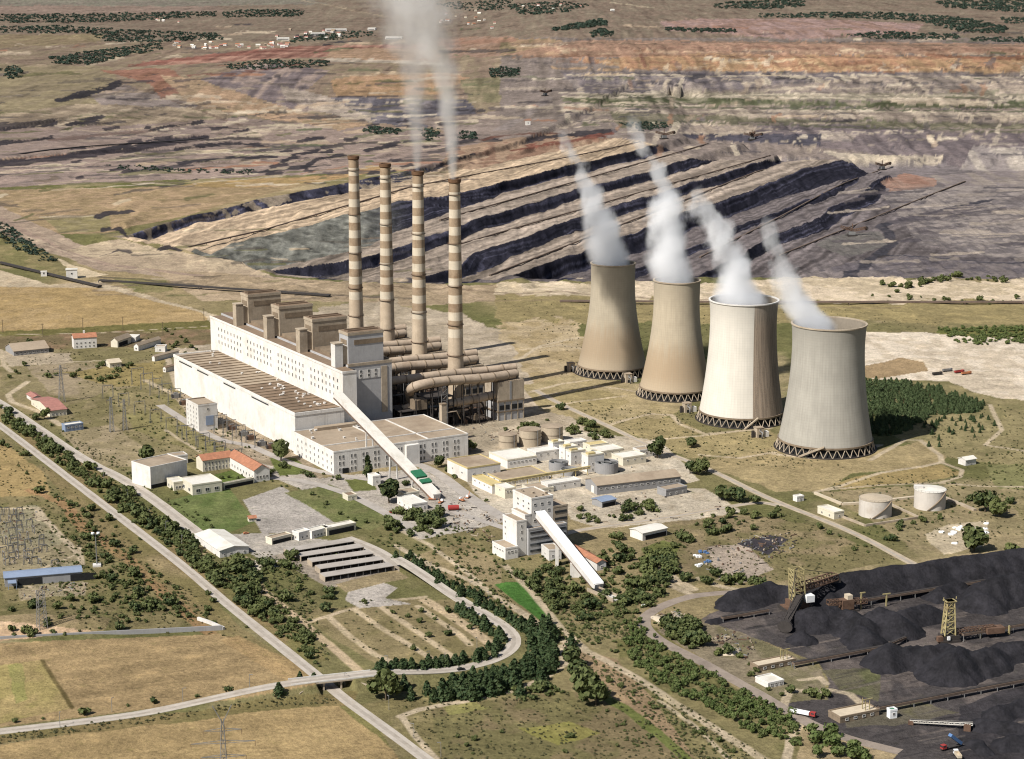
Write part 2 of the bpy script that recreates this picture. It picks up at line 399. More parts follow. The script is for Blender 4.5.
# ------------------------------------------------------------------ ground sheet
def make_ground():
    cx = np.concatenate([np.linspace(-900,-160,60), np.arange(-150,1175,1.0), np.linspace(1185,1925,60)])
    cy = np.concatenate([np.array([3200,2400,1800,1500,1300,1150,1050,980,930,890,860,840,826,814,806]), np.arange(800,290,-.8), np.arange(289.6,132,-.42), np.arange(131.6,-38,-.8), np.array([-40,-42,-44,-46,-48,-49])])
    nx, ny = len(cx), len(cy)
    # the sheet is a fan of rows from under the aircraft to the horizon
    dy = (379.5-cy)/FOC
    d1 = math.cos(TILT)+dy*math.sin(TILT); d2 = -math.sin(TILT)+dy*math.cos(TILT)
    t = -CAM_H/d2
    X = ((cx[None,:]-512)/FOC)*t[:,None]; Y = np.repeat((d1*t)[:,None], nx, 1)
    Z = HT(X.ravel(), Y.ravel()).reshape(X.shape)
    co = np.stack([X, Y, Z], -1).reshape(-1, 3).astype(np.float32)
    idx = np.arange(nx*ny).reshape(ny, nx)
    q = np.stack([idx[:-1,:-1], idx[:-1,1:], idx[1:,1:], idx[1:,:-1]], -1).reshape(-1, 4)
    me = bpy.data.meshes.new('ground')
    me.vertices.add(nx*ny); me.vertices.foreach_set('co', co.ravel())
    me.loops.add(q.size); me.loops.foreach_set('vertex_index', q.ravel().astype(np.int32))
    me.polygons.add(len(q)); me.polygons.foreach_set('loop_start', np.arange(0, q.size, 4, dtype=np.int32))
    me.polygons.foreach_set('loop_total', np.full(len(q), 4, np.int32))
    me.polygons.foreach_set('use_smooth', np.ones(len(q), bool))
    me.update(calc_edges=True)
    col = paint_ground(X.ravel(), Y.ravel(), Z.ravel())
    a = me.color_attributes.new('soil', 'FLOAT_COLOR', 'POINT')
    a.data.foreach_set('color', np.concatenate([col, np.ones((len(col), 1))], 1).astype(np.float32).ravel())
    m, nt, bs = new_mat('ground_soil')
    at = nd(nt, 'ShaderNodeAttribute', attribute_name='soil')
    n1 = noise_out(nt, .33, 6, .75); n2 = noise_out(nt, .055, 6, .72); n3 = noise_out(nt, .011, 6, .7); n4 = noise_out(nt, .13, 5, .7)
    f = mathn(nt, 'ADD', mathn(nt, 'MULTIPLY', n1, .45), mathn(nt, 'ADD', mathn(nt, 'MULTIPLY', n2, .35), mathn(nt, 'MULTIPLY', n3, .2)))
    k = nd(nt, 'ShaderNodeMapRange', i_1=.38, i_2=.62, i_3=.52, i_4=1.45); nt.links.new(f, k.inputs[0])
    c = mixc(nt, 1.0, at.outputs['Color'], k.outputs[0], 'MULTIPLY')
    # tufts of dry and of green growth, bare pale soil between
    c = mixc(nt, mathn(nt, 'MULTIPLY', ramp(nt, n4, .56, .69), .38), c, mixc(nt, 1., c, (.62,.74,.52), 'MULTIPLY'))
    c = mixc(nt, mathn(nt, 'MULTIPLY', ramp(nt, n2, .56, .70), .45), c, mixc(nt, 1., c, (1.35,1.28,1.2), 'MULTIPLY'))
    nt.links.new(c, bs.inputs['Base Color']); bs.inputs['Roughness'].default_value = 1; bs.inputs['Specular IOR Level'].default_value = .03
    b = nd(nt, 'ShaderNodeBump', i_Strength=.7, i_Distance=1.4); nt.links.new(mathn(nt, 'ADD', n1, mathn(nt, 'MULTIPLY', n2, 2.5)), b.inputs['Height']); nt.links.new(b.outputs[0], bs.inputs['Normal'])
    me.materials.append(m)
    o = link('ground', me); tag(o, 'dry plain with fields, dirt tracks and the stepped open pit', None, kind='structure')
    return o

def paint_ground(X, Y, Z):
    px, py = PIX(X, Y, Z)
    near = np.clip((py-40)/400, .42, 1)
    n_a = fbm(X/60, Y/110, 71, 4); n_b = fbm(X/60, Y/110, 72, 4); n_c = fbm(X/14, Y/22, 73, 3); n_d = fbm(X/14, Y/22, 74, 3)
    wx = (n_a*5+n_c*2.2)*near*1.2; wy = (n_b*3.5+n_d*1.6)*near
    n_big = fbm(X/260, Y/420, 75, 4)
    C = np.zeros((len(X), 3))
    base = np.array(S(158,138,98)); green = np.array(S(108,106,60)); tan = np.array(S(190,165,126))
    t = sstep((n_big+.35)/.8)[:,None]; C[:] = base*(1-t)+green*t
    t = sstep((n_a-.15)/.4)[:,None]*.5; C[:] = C*(1-t)+tan*t
    def pip(x, y, poly):
        ins = np.zeros(len(x), bool); n = len(poly); j = n-1
        for i in range(n):
            xi, yi = poly[i]; xj, yj = poly[j]
            if yi != yj:
                ins ^= ((yi > y) != (yj > y)) & (x < (xj-xi)*(y-yi)/(yj-yi)+xi)
            j = i
        return ins
    n_s = fbm(X/26, Y/420, 81, 3); n_f = fbm(X/230, Y/60, 82, 4)
    def area(poly, c, a=1.0, w=1.0, mottle=None, m_amt=.6, stripes=None):
        xs = [p[0] for p in poly]; ys = [p[1] for p in poly]
        k = np.nonzero((px > min(xs)-12) & (px < max(xs)+12) & (py > min(ys)-9) & (py < max(ys)+9))[0]
        if not len(k): return
        ins = pip(px[k]+wx[k]*w, py[k]+wy[k]*w, poly); k = k[ins]
        cc = np.repeat(np.array(S(*c))[None,:], len(k), 0)
        if mottle is not None:
            q = np.where(py[k] < 185, n_s[k]*.8+n_f[k]*.5+n_a[k]*.4, n_a[k]*.7+n_c[k]*.7)
            t = (sstep((q+.16)/.34)*m_amt)[:,None]; cc = cc*(1-t)+np.array(S(*mottle))[None,:]*t
        if stripes is not None:
            ang, per, amt = stripes; ca, sa = math.cos(ang), math.sin(ang)
            q = (X[k]*ca+Y[k]*sa)/per; st = vnoise(q, q*0, 90)*.6+vnoise(q*2.7, q*0, 91)*.4
            cc = cc*(1+(st-.5)[:,None]*amt)
        C[k] = C[k]*(1-a)+cc*a
    def line(pts, width, c, a=1.0, w=.3, ragged=.35):
        """a track of the given width in metres"""
        xs = [p[0] for p in pts]; ys = [p[1] for p in pts]
        k = np.nonzero((px > min(xs)-15) & (px < max(xs)+15) & (py > min(ys)-12) & (py < max(ys)+12))[0]
        if not len(k): return
        g = [GT(*p) if p[1] < 300 else G(*p) for p in pts]
        x = X[k]+n_c[k]*2*w; y = Y[k]+n_d[k]*4*w; best = np.full(len(k), 1e9)
        for p, q in zip(g[:-1], g[1:]):
            dx, dy = q[0]-p[0], q[1]-p[1]; L = max(dx*dx+dy*dy, 1e-6)
            t = np.clip(((x-p[0])*dx+(y-p[1])*dy)/L, 0, 1)
            best = np.minimum(best, np.hypot(x-p[0]-t*dx, y-p[1]-t*dy))
        soft = np.maximum(1.2, Y[k]/1700)
        f = np.clip(a*(1-sstep((best-width/2)/soft+.3))*(1-ragged*np.clip(n_c[k]+.3, 0, 1)), 0, 1)[:,None]
        C[k] = C[k]*(1-f)+np.array(S(*c))*f
    def stroke(pts, th, c, a=.85, frayed=.6):
        """a thin dark or pale seam; th is its apparent thickness where it lies"""
        xs = [p[0] for p in pts]; ys = [p[1] for p in pts]
        k = np.nonzero((px > min(xs)-6) & (px < max(xs)+6) & (py > min(ys)-5) & (py < max(ys)+5))[0]
        if not len(k): return
        x = px[k]+n_f[k]*3; y = py[k]+n_f[k]*1.6+n_s[k]*.8; best = np.full(len(k), 1e9)
        for p, q in zip(pts[:-1], pts[1:]):
            dx, dy = q[0]-p[0], q[1]-p[1]; L = max(dx*dx+dy*dy, 1e-6); t = np.clip(((x-p[0])*dx+(y-p[1])*dy)/L, 0, 1)
            best = np.minimum(best, np.hypot((x-p[0]-t*dx)*.5, y-p[1]-t*dy))
        th2 = th*(1+frayed*(n_s[k]*1.1+n_c[k]*.7))
        f = (a*sstep((th2/2-best)/.5+.5))[:,None]; C[k] = C[k]*(1-f)+np.array(S(*c))*f
    # slopes and benches of the pit: lignite in the faces, pale spoil on the berms
    slope_dark = np.array(S(45,44,54)); berm = np.array(S(160,143,126)); berm2 = np.array(S(116,106,104)); pale = np.array(S(192,166,134)); greyg = np.array(S(138,136,124))
    yr = np.interp(X, RIM[:,0], RIM[:,1])+fbm(X/120, Y*0, 13, 3)*42; inpit = (Y > yr-20) & (Y < 7200)
    prev_t = None
    rough = fbm(X/70, Y/90, 3, 4); xx = X+fbm(X/60, Y/260, 3, 4)*11+fbm(X/22, Y/90, 8, 2)*3
    u = X/np.maximum(Y, 1)
    yE = np.interp(X, END[:,0], END[:,1]); e = sstep((Y-yE+rough*12)/45)*sstep((X-END[0,0])/140)
    tone = [berm, pale, berm, berm, berm, berm2, berm2, berm2]
    for i, (c, t_, h) in enumerate(_b):
        xc = _lin(Y, c); xt = np.maximum(_lin(Y, t_), xc+11)
        k = inpit & (xx > xt-1) & (e < .5) & (Y < 5600)
        nxt = tone[i+1]
        v = np.clip((n_a*.5+n_c*.35+.1), -.4, .5)[:,None]
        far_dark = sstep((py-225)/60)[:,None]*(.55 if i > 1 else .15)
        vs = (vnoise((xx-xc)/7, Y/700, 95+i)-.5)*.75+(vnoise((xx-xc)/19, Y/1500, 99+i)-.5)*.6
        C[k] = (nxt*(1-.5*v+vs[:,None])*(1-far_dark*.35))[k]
        kf = inpit & (xx >= xc-1.5) & (xx <= xt+4+9*np.clip(n_a+.3, 0, 1)*(i > 0)) & (e < .6) & (Y < 5600)
        s_ = np.clip(n_c*.5+n_d*.35+.05, 0, 1)[:,None]
        dk = slope_dark*(1+3.2*s_*s_); sb = vnoise((xx-xc)/3.6, Y/240, 140+i); dk = dk*np.where(sb > .74, 2.3, np.where(sb < .3, .6, 1.))[:,None]
        if i == 0: dk = dk*2.1*(1+.9*n_d[:,None]); dk = np.where(n_c[:,None]+n_b[:,None] > .35, np.array(S(150,134,114)), dk)
        if i == 1:
            g = (1-sstep((px-345)/70))[:,None]; dk = dk*(1-g)+greyg*(.75+.6*n_c[:,None])*g
        C[kf] = dk[kf]
    fl = inpit & (e > .5) & (py > 150); C[fl] = (np.array(S(122,112,110))*(1+.5*n_a[:,None]))[fl]
    P_ = lambda *a, **k: area(*a, **k)
    # ---------------- far country
    P_([(-200,-60),(1300,-60),(1300,45),(-200,45)], (150,128,108), mottle=(124,112,92), m_amt=.7)
    P_([(-200,42),(520,42),(520,140),(-200,140)], (158,134,112), mottle=(128,118,86), m_amt=.5)
    P_([(-200,0),(210,0),(225,12),(-200,17)], (160,136,118), mottle=(138,116,102))
    P_([(-200,0),(300,-2),(330,4),(200,6),(-200,5)], (150,138,122), mottle=(112,112,92))
    P_([(-200,37),(105,34),(100,42),(-200,60)], (158,136,104), mottle=(132,120,84))
    P_([(-200,60),(110,66),(125,95),(60,118),(-200,120)], (162,144,112), mottle=(138,124,90), m_amt=.7)
    P_([(90,96),(125,84),(200,107),(110,113)], (150,134,124))
    P_([(0,113),(90,104),(220,110),(240,122),(110,128),(0,140)], (156,136,112), mottle=(186,164,132))
    P_([(-200,122),(120,126),(240,118),(420,130),(520,140),(470,165),(360,172),(-200,196)], (160,138,124), mottle=(140,122,112), m_amt=.6)
    P_([(130,64),(230,52),(300,46),(430,44),(420,52),(260,60),(140,66)], (160,112,94), mottle=(184,144,120), m_amt=.5)
    P_([(100,70),(170,68),(195,88),(160,98),(150,84)], (168,120,94), mottle=(140,98,82))
    P_([(160,76),(200,78),(300,112),(370,124),(340,130),(230,112),(190,104)], (188,158,122), mottle=(164,130,100))
    P_([(200,80),(260,62),(330,70),(300,95),(350,110),(300,112)], (140,124,122), mottle=(170,146,126))
    P_([(330,48),(400,48),(440,50),(440,62),(400,62),(325,60)], (188,152,118), mottle=(150,122,98))
    P_([(440,38),(512,36),(520,56),(450,58)], (170,136,110), mottle=(146,120,104))
    P_([(330,80),(370,74),(440,72),(470,78),(440,94),(380,97),(335,95)], (190,152,110), mottle=(164,128,100))
    P_([(310,98),(350,96),(410,99),(470,100),(480,118),(420,128),(370,122),(320,108)], (108,102,108), mottle=(142,130,128))
    P_([(280,85),(330,97),(375,122),(345,118),(285,100)], (176,158,140))
    P_([(460,80),(512,76),(512,102),(470,104)], (140,130,96), mottle=(160,140,110))
    P_([(410,120),(470,140),(512,150),(600,135),(580,118),(520,108)], (150,132,120))
    P_([(512,138),(560,133),(612,130),(618,137),(560,150),(512,160),(470,170),(440,166),(450,148)], (172,142,114), mottle=(130,94,76), m_amt=.65)
    # ---------------- far side terraces
    P_([(500,38),(1300,38),(1300,160),(700,160),(640,140),(500,130)], (148,132,120), mottle=(128,114,106), m_amt=.6)
    P_([(660,22),(700,19),(800,18),(925,24),(915,33),(800,40),(668,30)], (176,140,122), mottle=(150,126,122))
    P_([(500,38),(560,40),(580,55),(500,56)], (150,132,96), mottle=(176,138,108))
    P_([(500,55),(580,40),(800,42),(1300,46),(1300,58),(900,54),(570,58)], (182,144,116), mottle=(160,122,98), m_amt=.6)
    P_([(575,60),(700,54),(900,56),(1300,58),(1300,72),(920,72),(800,72),(640,70)], (196,156,112), mottle=(168,122,90), m_amt=.7)
    P_([(560,72),(700,72),(860,74),(860,77),(700,93),(580,94)], (134,122,122), mottle=(166,150,134), m_amt=.6)
    P_([(860,74),(1300,74),(1300,95),(860,95)], (158,142,130), mottle=(182,162,138), m_amt=.6)
    P_([(565,93),(1300,94),(1300,97),(620,100)], (160,148,124))
    P_([(560,97),(640,96),(800,100),(1300,108),(1300,112),(800,106),(570,102)], (106,108,76), mottle=(150,138,116))
    P_([(560,103),(800,106),(1300,113),(1300,123),(900,120),(660,115),(560,112)], (160,142,126), mottle=(186,168,144), m_amt=.7)
    P_([(880,98),(920,97),(955,99),(990,101),(988,106),(955,105),(900,104)], (212,190,160), mottle=(150,134,120), m_amt=.5)
    P_([(610,112),(760,117),(900,122),(1300,130),(1300,134),(900,127),(760,122),(620,128)], (118,112,88), mottle=(144,132,110))
    P_([(680,122),(700,119),(756,126),(755,133),(690,134),(675,128)], (184,164,142), mottle=(134,120,112))
    P_([(756,126),(840,124),(960,132),(1300,140),(1300,170),(1000,170),(930,164),(860,152),(760,140)], (116,104,104), mottle=(140,124,120), m_amt=.5)
    P_([(820,130),(860,134),(850,142),(815,138)], (166,150,136))
    P_([(680,134),(822,134),(820,146),(760,143),(690,139)], (84,80,88), w=.6)
    P_([(818,150),(845,153),(905,155),(944,156),(942,165),(850,163),(838,158)], (204,186,158), mottle=(160,146,130), w=.8)
    P_([(972,145),(1000,148),(1300,152),(1300,172),(1010,174),(960,170)], (150,138,132), mottle=(196,182,162))
    P_([(880,182),(905,174),(940,180),(930,190),(892,192)], (158,126,108), mottle=(150,108,88))
    P_([(930,176),(990,170),(1100,172),(1200,190),(960,195)], (134,122,118), mottle=(160,146,130))
    # ---------------- pit floor
    P_([(880,192),(960,185),(1200,190),(1200,262),(1000,258),(920,245),(905,225)], (146,134,126), mottle=(106,98,98), m_amt=.8)
    P_([(815,245),(845,232),(880,232),(890,245),(850,258)], (112,106,100))
    P_([(850,262),(900,254),(1000,262),(1200,264),(1200,278),(790,278)], (104,96,98), mottle=(134,122,116))
    line([(850,278),(865,262),(893,244),(888,232),(880,226),(895,222),(950,208),(990,200)], 20, (66,64,70), w=1.5)
    line([(878,254),(930,258),(1000,263),(1150,264)], 14, (70,68,74), w=1)
    line([(900,222),(935,214),(975,206)], 55, (96,88,90), .8, w=2)
    # ---------------- left middle ground
    P_([(-200,188),(30,190),(180,186),(290,186),(330,180),(260,196),(180,217),(110,232),(60,235),(-200,210)], (172,144,108), mottle=(144,124,86), m_amt=.6)
    P_([(180,186),(230,180),(330,175),(370,166),(400,168),(320,182),(260,188)], (176,142,94), mottle=(150,128,78))
    P_([(45,218),(110,215),(112,230),(60,234)], (148,134,96), mottle=(134,122,76))
    P_([(-200,206),(0,206),(80,245),(150,262),(250,272),(300,282),(250,285),(100,270),(0,235),(-200,225)], (172,150,126), mottle=(152,130,110))
    P_([(-200,228),(0,232),(50,262),(60,275),(0,265),(-200,255)], (142,128,84), mottle=(112,110,62))
    P_([(55,258),(75,265),(110,275),(80,278)], (206,184,148))
    P_([(60,250),(120,240),(170,250),(240,262),(270,275),(200,276),(120,268)], (190,168,136), mottle=(166,144,118))
    P_([(110,278),(165,279),(175,290),(140,294)], (138,126,82), mottle=(110,110,60))
    P_([(150,268),(330,282),(560,285),(560,300),(420,305),(200,300)], (180,156,124), mottle=(148,128,98))
    P_([(-200,268),(0,270),(50,285),(100,282),(240,322),(235,335),(120,305),(0,300),(-200,290)], (192,172,140), mottle=(170,148,116))
    # ---------------- front strip before the pit
    P_([(500,283),(700,281),(800,277),(930,279),(1200,280),(1200,305),(800,300),(600,298),(500,295)], (216,194,162), mottle=(166,148,112), m_amt=.5, w=3)
    P_([(500,296),(800,300),(1200,306),(1200,330),(900,325),(500,318)], (160,142,92), mottle=(134,120,80), m_amt=.5, w=3)
    P_([(940,328),(1200,326),(1200,348),(960,346),(930,340)], (122,118,62), mottle=(84,96,42), m_amt=.7)
    P_([(860,332),(930,334),(1200,348),(1200,408),(1010,408),(985,396),(950,380),(862,378)], (224,206,180), mottle=(188,168,138), m_amt=.55)
    P_([(862,366),(900,358),(925,362),(928,370),(880,378),(862,378)], (160,134,96), w=.6)
    P_([(862,380),(950,382),(1000,398),(1200,412),(1200,480),(960,460),(880,430)], (150,136,92), mottle=(124,116,74), m_amt=.6)
    P_([(985,465),(1200,452),(1200,500),(1000,490)], (130,126,78))
    P_([(500,318),(580,318),(590,360),(560,400),(500,370)], (168,146,104), mottle=(196,174,138), m_amt=.5, w=4)
    # ---------------- plant ground
    P_([(170,352),(300,440),(520,470),(640,470),(540,395),(500,330),(400,300),(330,310)], (186,168,142), mottle=(152,136,110), w=3)
    P_([(520,385),(575,375),(650,385),(700,400),(660,420),(600,425),(540,410)], (162,144,100), mottle=(184,164,124), m_amt=.4)
    for q in ([(608,425),(640,414),(680,420),(702,434),(650,441)], [(640,438),(700,436),(770,428),(785,440),(770,452),(690,458)], [(560,408),(610,398),(630,402),(590,416)], [(530,396),(590,385),(625,398),(560,406)]):
        P_(q, (162,144,98), mottle=(140,126,82), m_amt=.4)
    P_([(700,462),(770,448),(860,450),(925,440),(945,455),(930,466),(850,472),(820,492),(775,492)], (166,146,102), mottle=(148,130,88), m_amt=.4)
    P_([(830,484),(860,474),(940,464),(965,474),(920,482),(840,490)], (160,138,86))
    P_([(820,492),(900,486),(1000,486),(1024,520),(1024,548),(920,556),(870,520)], (156,138,100), mottle=(128,118,78), m_amt=.5)
    P_([(925,535),(950,524),(990,520),(985,545),(945,555)], (190,172,140))
    P_([(640,510),(700,505),(735,515),(820,525),(850,540),(900,560),(780,585),(700,580),(640,590)], (146,128,92), mottle=(108,104,58), m_amt=.6)
    P_([(700,548),(745,545),(775,570),(740,585),(705,575)], (176,158,138))
    P_([(735,545),(770,535),(790,540),(770,556)], (70,66,70))
    # settlement and switchyard left
    P_([(0,338),(60,335),(170,340),(190,380),(260,440),(150,470),(60,420),(0,390)], (140,126,88), mottle=(112,106,60), m_amt=.5)
    P_([(0,350),(70,352),(75,362),(10,366)], (178,160,132))
    P_([(25,366),(90,360),(140,385),(90,400),(50,395)], (158,140,110), mottle=(138,124,84))
    P_([(60,372),(130,365),(165,360),(160,382),(120,388)], (150,132,80))
    P_([(60,430),(110,425),(150,450),(140,468),(90,465)], (164,146,112), mottle=(140,126,88))
    P_([(110,390),(180,395),(260,450),(200,455),(130,430)], (136,126,78), mottle=(152,136,96))
    P_([(-100,508),(38,506),(50,520),(83,560),(75,575),(-100,580)], (188,176,148), mottle=(214,202,178), m_amt=.9)
    P_([(15,586),(85,582),(86,596),(20,600)], (206,188,164))
    P_([(-100,618),(30,614),(112,618),(105,632),(0,640),(-100,640)], (204,172,134), mottle=(178,146,110))
    P_([(-100,440),(0,436),(60,480),(150,560),(210,610),(240,632),(100,632),(-100,610)], (140,124,84), mottle=(104,102,54), m_amt=.6, a=.75)
    P_([(-100,436),(0,440),(40,470),(50,495),(-100,500)], (168,142,90), mottle=(140,122,76), m_amt=.4)
    line([(30,490),(60,500),(85,530),(130,560),(170,600),(215,635),(250,650)], 9, (168,124,84), .7, w=1.5)
    P_([(40,470),(80,465),(150,530),(240,625),(300,665),(270,690),(225,640),(120,560)], (150,126,82), a=.4)
    P_([(10,405),(60,440),(150,510),(260,600),(330,660),(300,665),(220,600),(120,520),(0,430)], (122,114,66), mottle=(148,122,84), m_amt=.6)
    P_([(396,380),(490,372),(496,424),(398,424)], (90,78,68), mottle=(60,54,50), m_amt=.8)  # duct yard: sooty soil, with the shade among the machinery painted in
    P_([(490,420),(530,418),(600,435),(560,470),(480,460),(470,440)], (190,172,144), mottle=(150,136,112), m_amt=.6)
    P_([(180,392),(300,448),(330,480),(300,480),(190,430)], (178,158,130), mottle=(140,124,96), m_amt=.6)
    # fields
    P_([(-150,645),(0,643),(222,634),(320,684),(256,696),(0,727),(-150,745)], (164,138,94), w=.3, stripes=(R(112), 9, .36))
    P_([(-150,668),(0,665),(42,660),(72,708),(0,724),(-150,740)], (168,146,92), w=.3, mottle=(150,138,74), m_amt=.5, stripes=(R(30), 8, .18))
    P_([(10,665),(22,663),(28,700),(15,705)], (132,138,66), .5)
    P_([(222,640),(240,634),(335,684),(300,688)], (170,140,92), .8, stripes=(R(25), 7, .3))
    P_([(-150,758),(0,745),(250,708),(352,706),(430,765),(440,830),(-150,830)], (166,140,92), w=.4, stripes=(R(112), 9, .38))
    P_([(330,700),(368,712),(440,775),(420,770)], (126,118,66))
    P_([(-150,730),(0,735),(256,700),(360,692),(350,706),(250,712),(0,744),(-150,755)], (136,118,74), mottle=(116,108,62))
    line([(42,660),(72,708)], 2.5, (104,90,52))
    P_([(-150,286),(0,287),(100,288),(200,312),(208,321),(0,333),(-150,338)], (174,146,98), w=.5, mottle=(160,132,76), m_amt=.4, stripes=(R(95), 22, .2))
    P_([(-150,338),(0,332),(208,320),(215,328),(0,337),(-150,343)], (116,108,58), w=.5)
    P_([(-150,344),(0,337),(210,328),(280,325),(200,345),(0,349)], (142,116,86), mottle=(104,98,62))
    # inner field with the sandy strips beside the bend
    P_([(300,610),(410,600),(460,600),(495,640),(485,655),(380,668),(330,640)], (142,126,86), mottle=(120,110,66), m_amt=.6)
    P_([(390,560),(450,560),(560,640),(545,645),(470,590)], (140,124,84))
    P_([(400,560),(470,540),(500,565),(500,590),(600,650),(560,640)], (150,132,94), mottle=(120,108,64), m_amt=.5)
    for l in ([(328,617),(345,632),(375,655),(400,664)], [(355,610),(380,627),(432,659)], [(381,607),(410,627),(455,658)], [(418,606),(460,635),(470,645)]):
        line(l, 4.5, (196,174,138))
    line([(425,600),(450,615),(472,630),(490,643)], 8, (204,178,140))
    line([(310,622),(340,612),(395,600),(425,597)], 4, (196,174,140))
    line([(262,590),(290,612),(330,645),(366,677)], 6, (196,170,134))
    line([(215,545),(250,560),(262,590)], 5, (170,150,116))
    P_([(360,705),(420,700),(640,700),(780,790),(430,800)], (142,128,86), mottle=(118,108,64), m_amt=.6)
    P_([(430,710),(560,690),(650,695),(720,760),(600,790),(450,760)], (128,112,78), mottle=(110,110,58), m_amt=.5)
    P_([(590,690),(640,700),(700,745),(690,765),(640,730)], (104,116,48), .8)
    P_([(520,728),(570,722),(600,735),(560,745)], (150,144,60), .6)
    P_([(440,706),(470,700),(490,708),(450,716)], (150,146,74), .6)
    P_([(560,640),(620,660),(760,770),(700,760),(600,690)], (158,132,98), mottle=(132,112,78), m_amt=.5)
    P_([(612,630),(650,625),(720,680),(800,730),(800,800),(700,760),(620,660)], (116,110,64), mottle=(150,134,92), m_amt=.5)
    P_([(545,590),(600,600),(640,600),(630,640),(570,630)], (138,122,84), mottle=(104,104,56))
    # paved yards
    P_([(243,500),(282,486),(335,523),(318,534),(262,533)], (176,166,154), w=.04)
    P_([(250,460),(320,478),(420,468),(480,500),(520,520),(420,540),(330,500),(280,480)], (190,179,164), w=.4, mottle=(172,158,140), m_amt=.4)
    P_([(345,600),(348,592),(384,583),(398,588),(385,598),(412,604),(360,608)], (184,173,160), w=.06, mottle=(168,156,142))
    P_([(225,535),(262,533),(330,540),(345,545),(300,560),(262,562)], (174,164,150), w=.3)
    P_([(250,562),(262,556),(278,566),(256,570)], (206,192,170), w=.3)
    P_([(270,556),(350,538),(400,560),(400,572),(330,588)], (160,146,128), w=.3)
    P_([(335,584),(395,570),(410,578),(385,583),(345,592)], (152,134,98), w=.4)
    P_([(562,500),(640,490),(705,488),(742,512),(690,520),(600,528),(570,520)], (194,179,154), w=.5, mottle=(168,150,122))
    P_([(455,470),(560,430),(660,440),(700,480),(600,500),(500,520)], (194,178,152), w=.4, mottle=(210,196,172))
    P_([(640,545),(705,548),(720,578),(680,590),(650,570)], (140,122,88), mottle=(106,104,56))
    # lawns
    P_([(166,501),(200,492),(228,487),(256,522),(222,536),(205,536)], (112,120,66), w=.4, mottle=(92,108,52), m_amt=.7)
    P_([(284,492),(330,484),(350,492),(392,520),(372,530),(335,522)], (124,122,74), w=.4, mottle=(102,110,58), m_amt=.7)
    P_([(345,480),(372,478),(378,490),(355,492)], (108,112,56), w=.4)
    P_([(270,458),(296,458),(312,472),(280,476)], (104,112,52), w=.4)
    P_([(205,478),(232,470),(255,482),(225,487)], (96,110,48), w=.3)
    P_([(494,585),(508,582),(520,583),(557,622),(552,628),(530,612)], (78,120,46), w=.35, mottle=(66,106,38))
    P_([(640,548),(662,540),(680,545),(672,562),(650,560)], (112,116,58), w=.5)
    # coal yard
    P_([(690,625),(740,600),(765,588),(830,585),(900,575),(1024,561),(1200,548),(1200,800),(850,800),(900,755),(800,725),(770,700),(830,690),(820,660),(760,640),(720,640)], (108,98,92), w=1.2, mottle=(70,66,66), m_amt=.8)
    P_([(655,630),(700,620),(760,640),(820,665),(830,700),(770,705),(700,660)], (140,126,100), mottle=(112,108,66), m_amt=.6)
    P_([(820,668),(880,668),(880,700),(840,690)], (104,98,76), mottle=(100,104,60))
    P_([(960,705),(1024,680),(1200,660),(1200,800),(960,800)], (70,66,68), mottle=(52,50,52))
    P_([(845,715),(920,700),(960,712),(900,725),(850,730)], (112,106,74), mottle=(92,84,80))
    P_([(655,618),(680,612),(688,620),(670,628)], (190,176,152))
    # dirt tracks
    T = (196,176,144)
    for l, w_ in (([(512,606),(530,618),(554,637),(585,650),(612,664),(640,680),(662,694),(712,727),(765,760),(800,785)], 6),
                  ([(395,545),(430,565),(470,580),(512,606)], 5), ([(505,565),(530,590),(562,629),(585,648)], 5),
                  ([(400,716),(420,709),(470,700),(512,691),(542,679),(565,664),(562,646)], 5), ([(401,716),(416,736),(440,765)], 4),
                  ([(652,569),(660,580),(690,594)], 6), ([(692,589),(670,576),(655,567)], 9), ([(745,591),(715,585),(700,578)], 6),
                  ([(607,426),(625,420),(650,414),(672,415),(680,424),(705,434),(770,428)], 5), ([(640,441),(700,436),(740,431)], 4),
                  ([(535,410),(575,402),(625,396)], 4), ([(530,392),(560,384),(590,380)], 5), ([(500,372),(540,346),(575,338),(590,337)], 5),
                  ([(520,350),(560,345),(600,352)], 4), ([(540,396),(600,386),(640,392)], 4),
                  ([(870,460),(905,440),(920,440),(940,455),(942,462),(925,466),(880,473),(840,486),(815,492)], 4.5),
                  ([(940,462),(962,470),(960,477),(940,483),(880,485),(825,490)], 3.5), ([(940,483),(980,486),(1030,487)], 3),
                  ([(775,454),(810,458),(850,455),(880,445)], 6), ([(700,455),(740,458),(775,452)], 4), ([(990,405),(1002,430),(985,445),(1030,452)], 4),
                  ([(27,382),(8,395),(12,402),(40,412),(60,425)], 6), ([(0,350),(4,365),(12,372)], 5), ([(40,520),(38,510),(48,522),(80,556),(82,568)], 5),
                  ([(20,578),(82,552),(78,545)], 2), ([(0,509),(38,508)], 4), ([(145,380),(175,395),(190,412),(250,450)], 6), ([(165,430),(200,452)], 3),
                  ([(142,340),(165,350),(172,372),(178,390)], 6), ([(-60,368),(0,366),(70,362),(120,360)], 4), ([(-80,339),(0,335),(100,333),(210,326)], 2.5),
                  ([(200,538),(216,547)], 8), ([(400,530),(430,545),(470,575),(500,600),(540,625)], 4), ([(660,700),(700,730),(730,760)], 3),
                  ([(783,708),(790,690),(815,692),(830,690),(850,694),(860,703)], 5), ([(800,680),(820,678),(826,684)], 4), ([(800,725),(790,740),(785,765)], 5)):
        line(l, w_, T)
    line([(0,300),(40,312),(0,330)], 1, T, .1)
    line([(-60,212),(0,218),(60,250),(110,265),(200,276)], 14, (158,134,116), .9)
    line([(0,225),(60,250),(95,262)], 5, (190,168,140), .8)
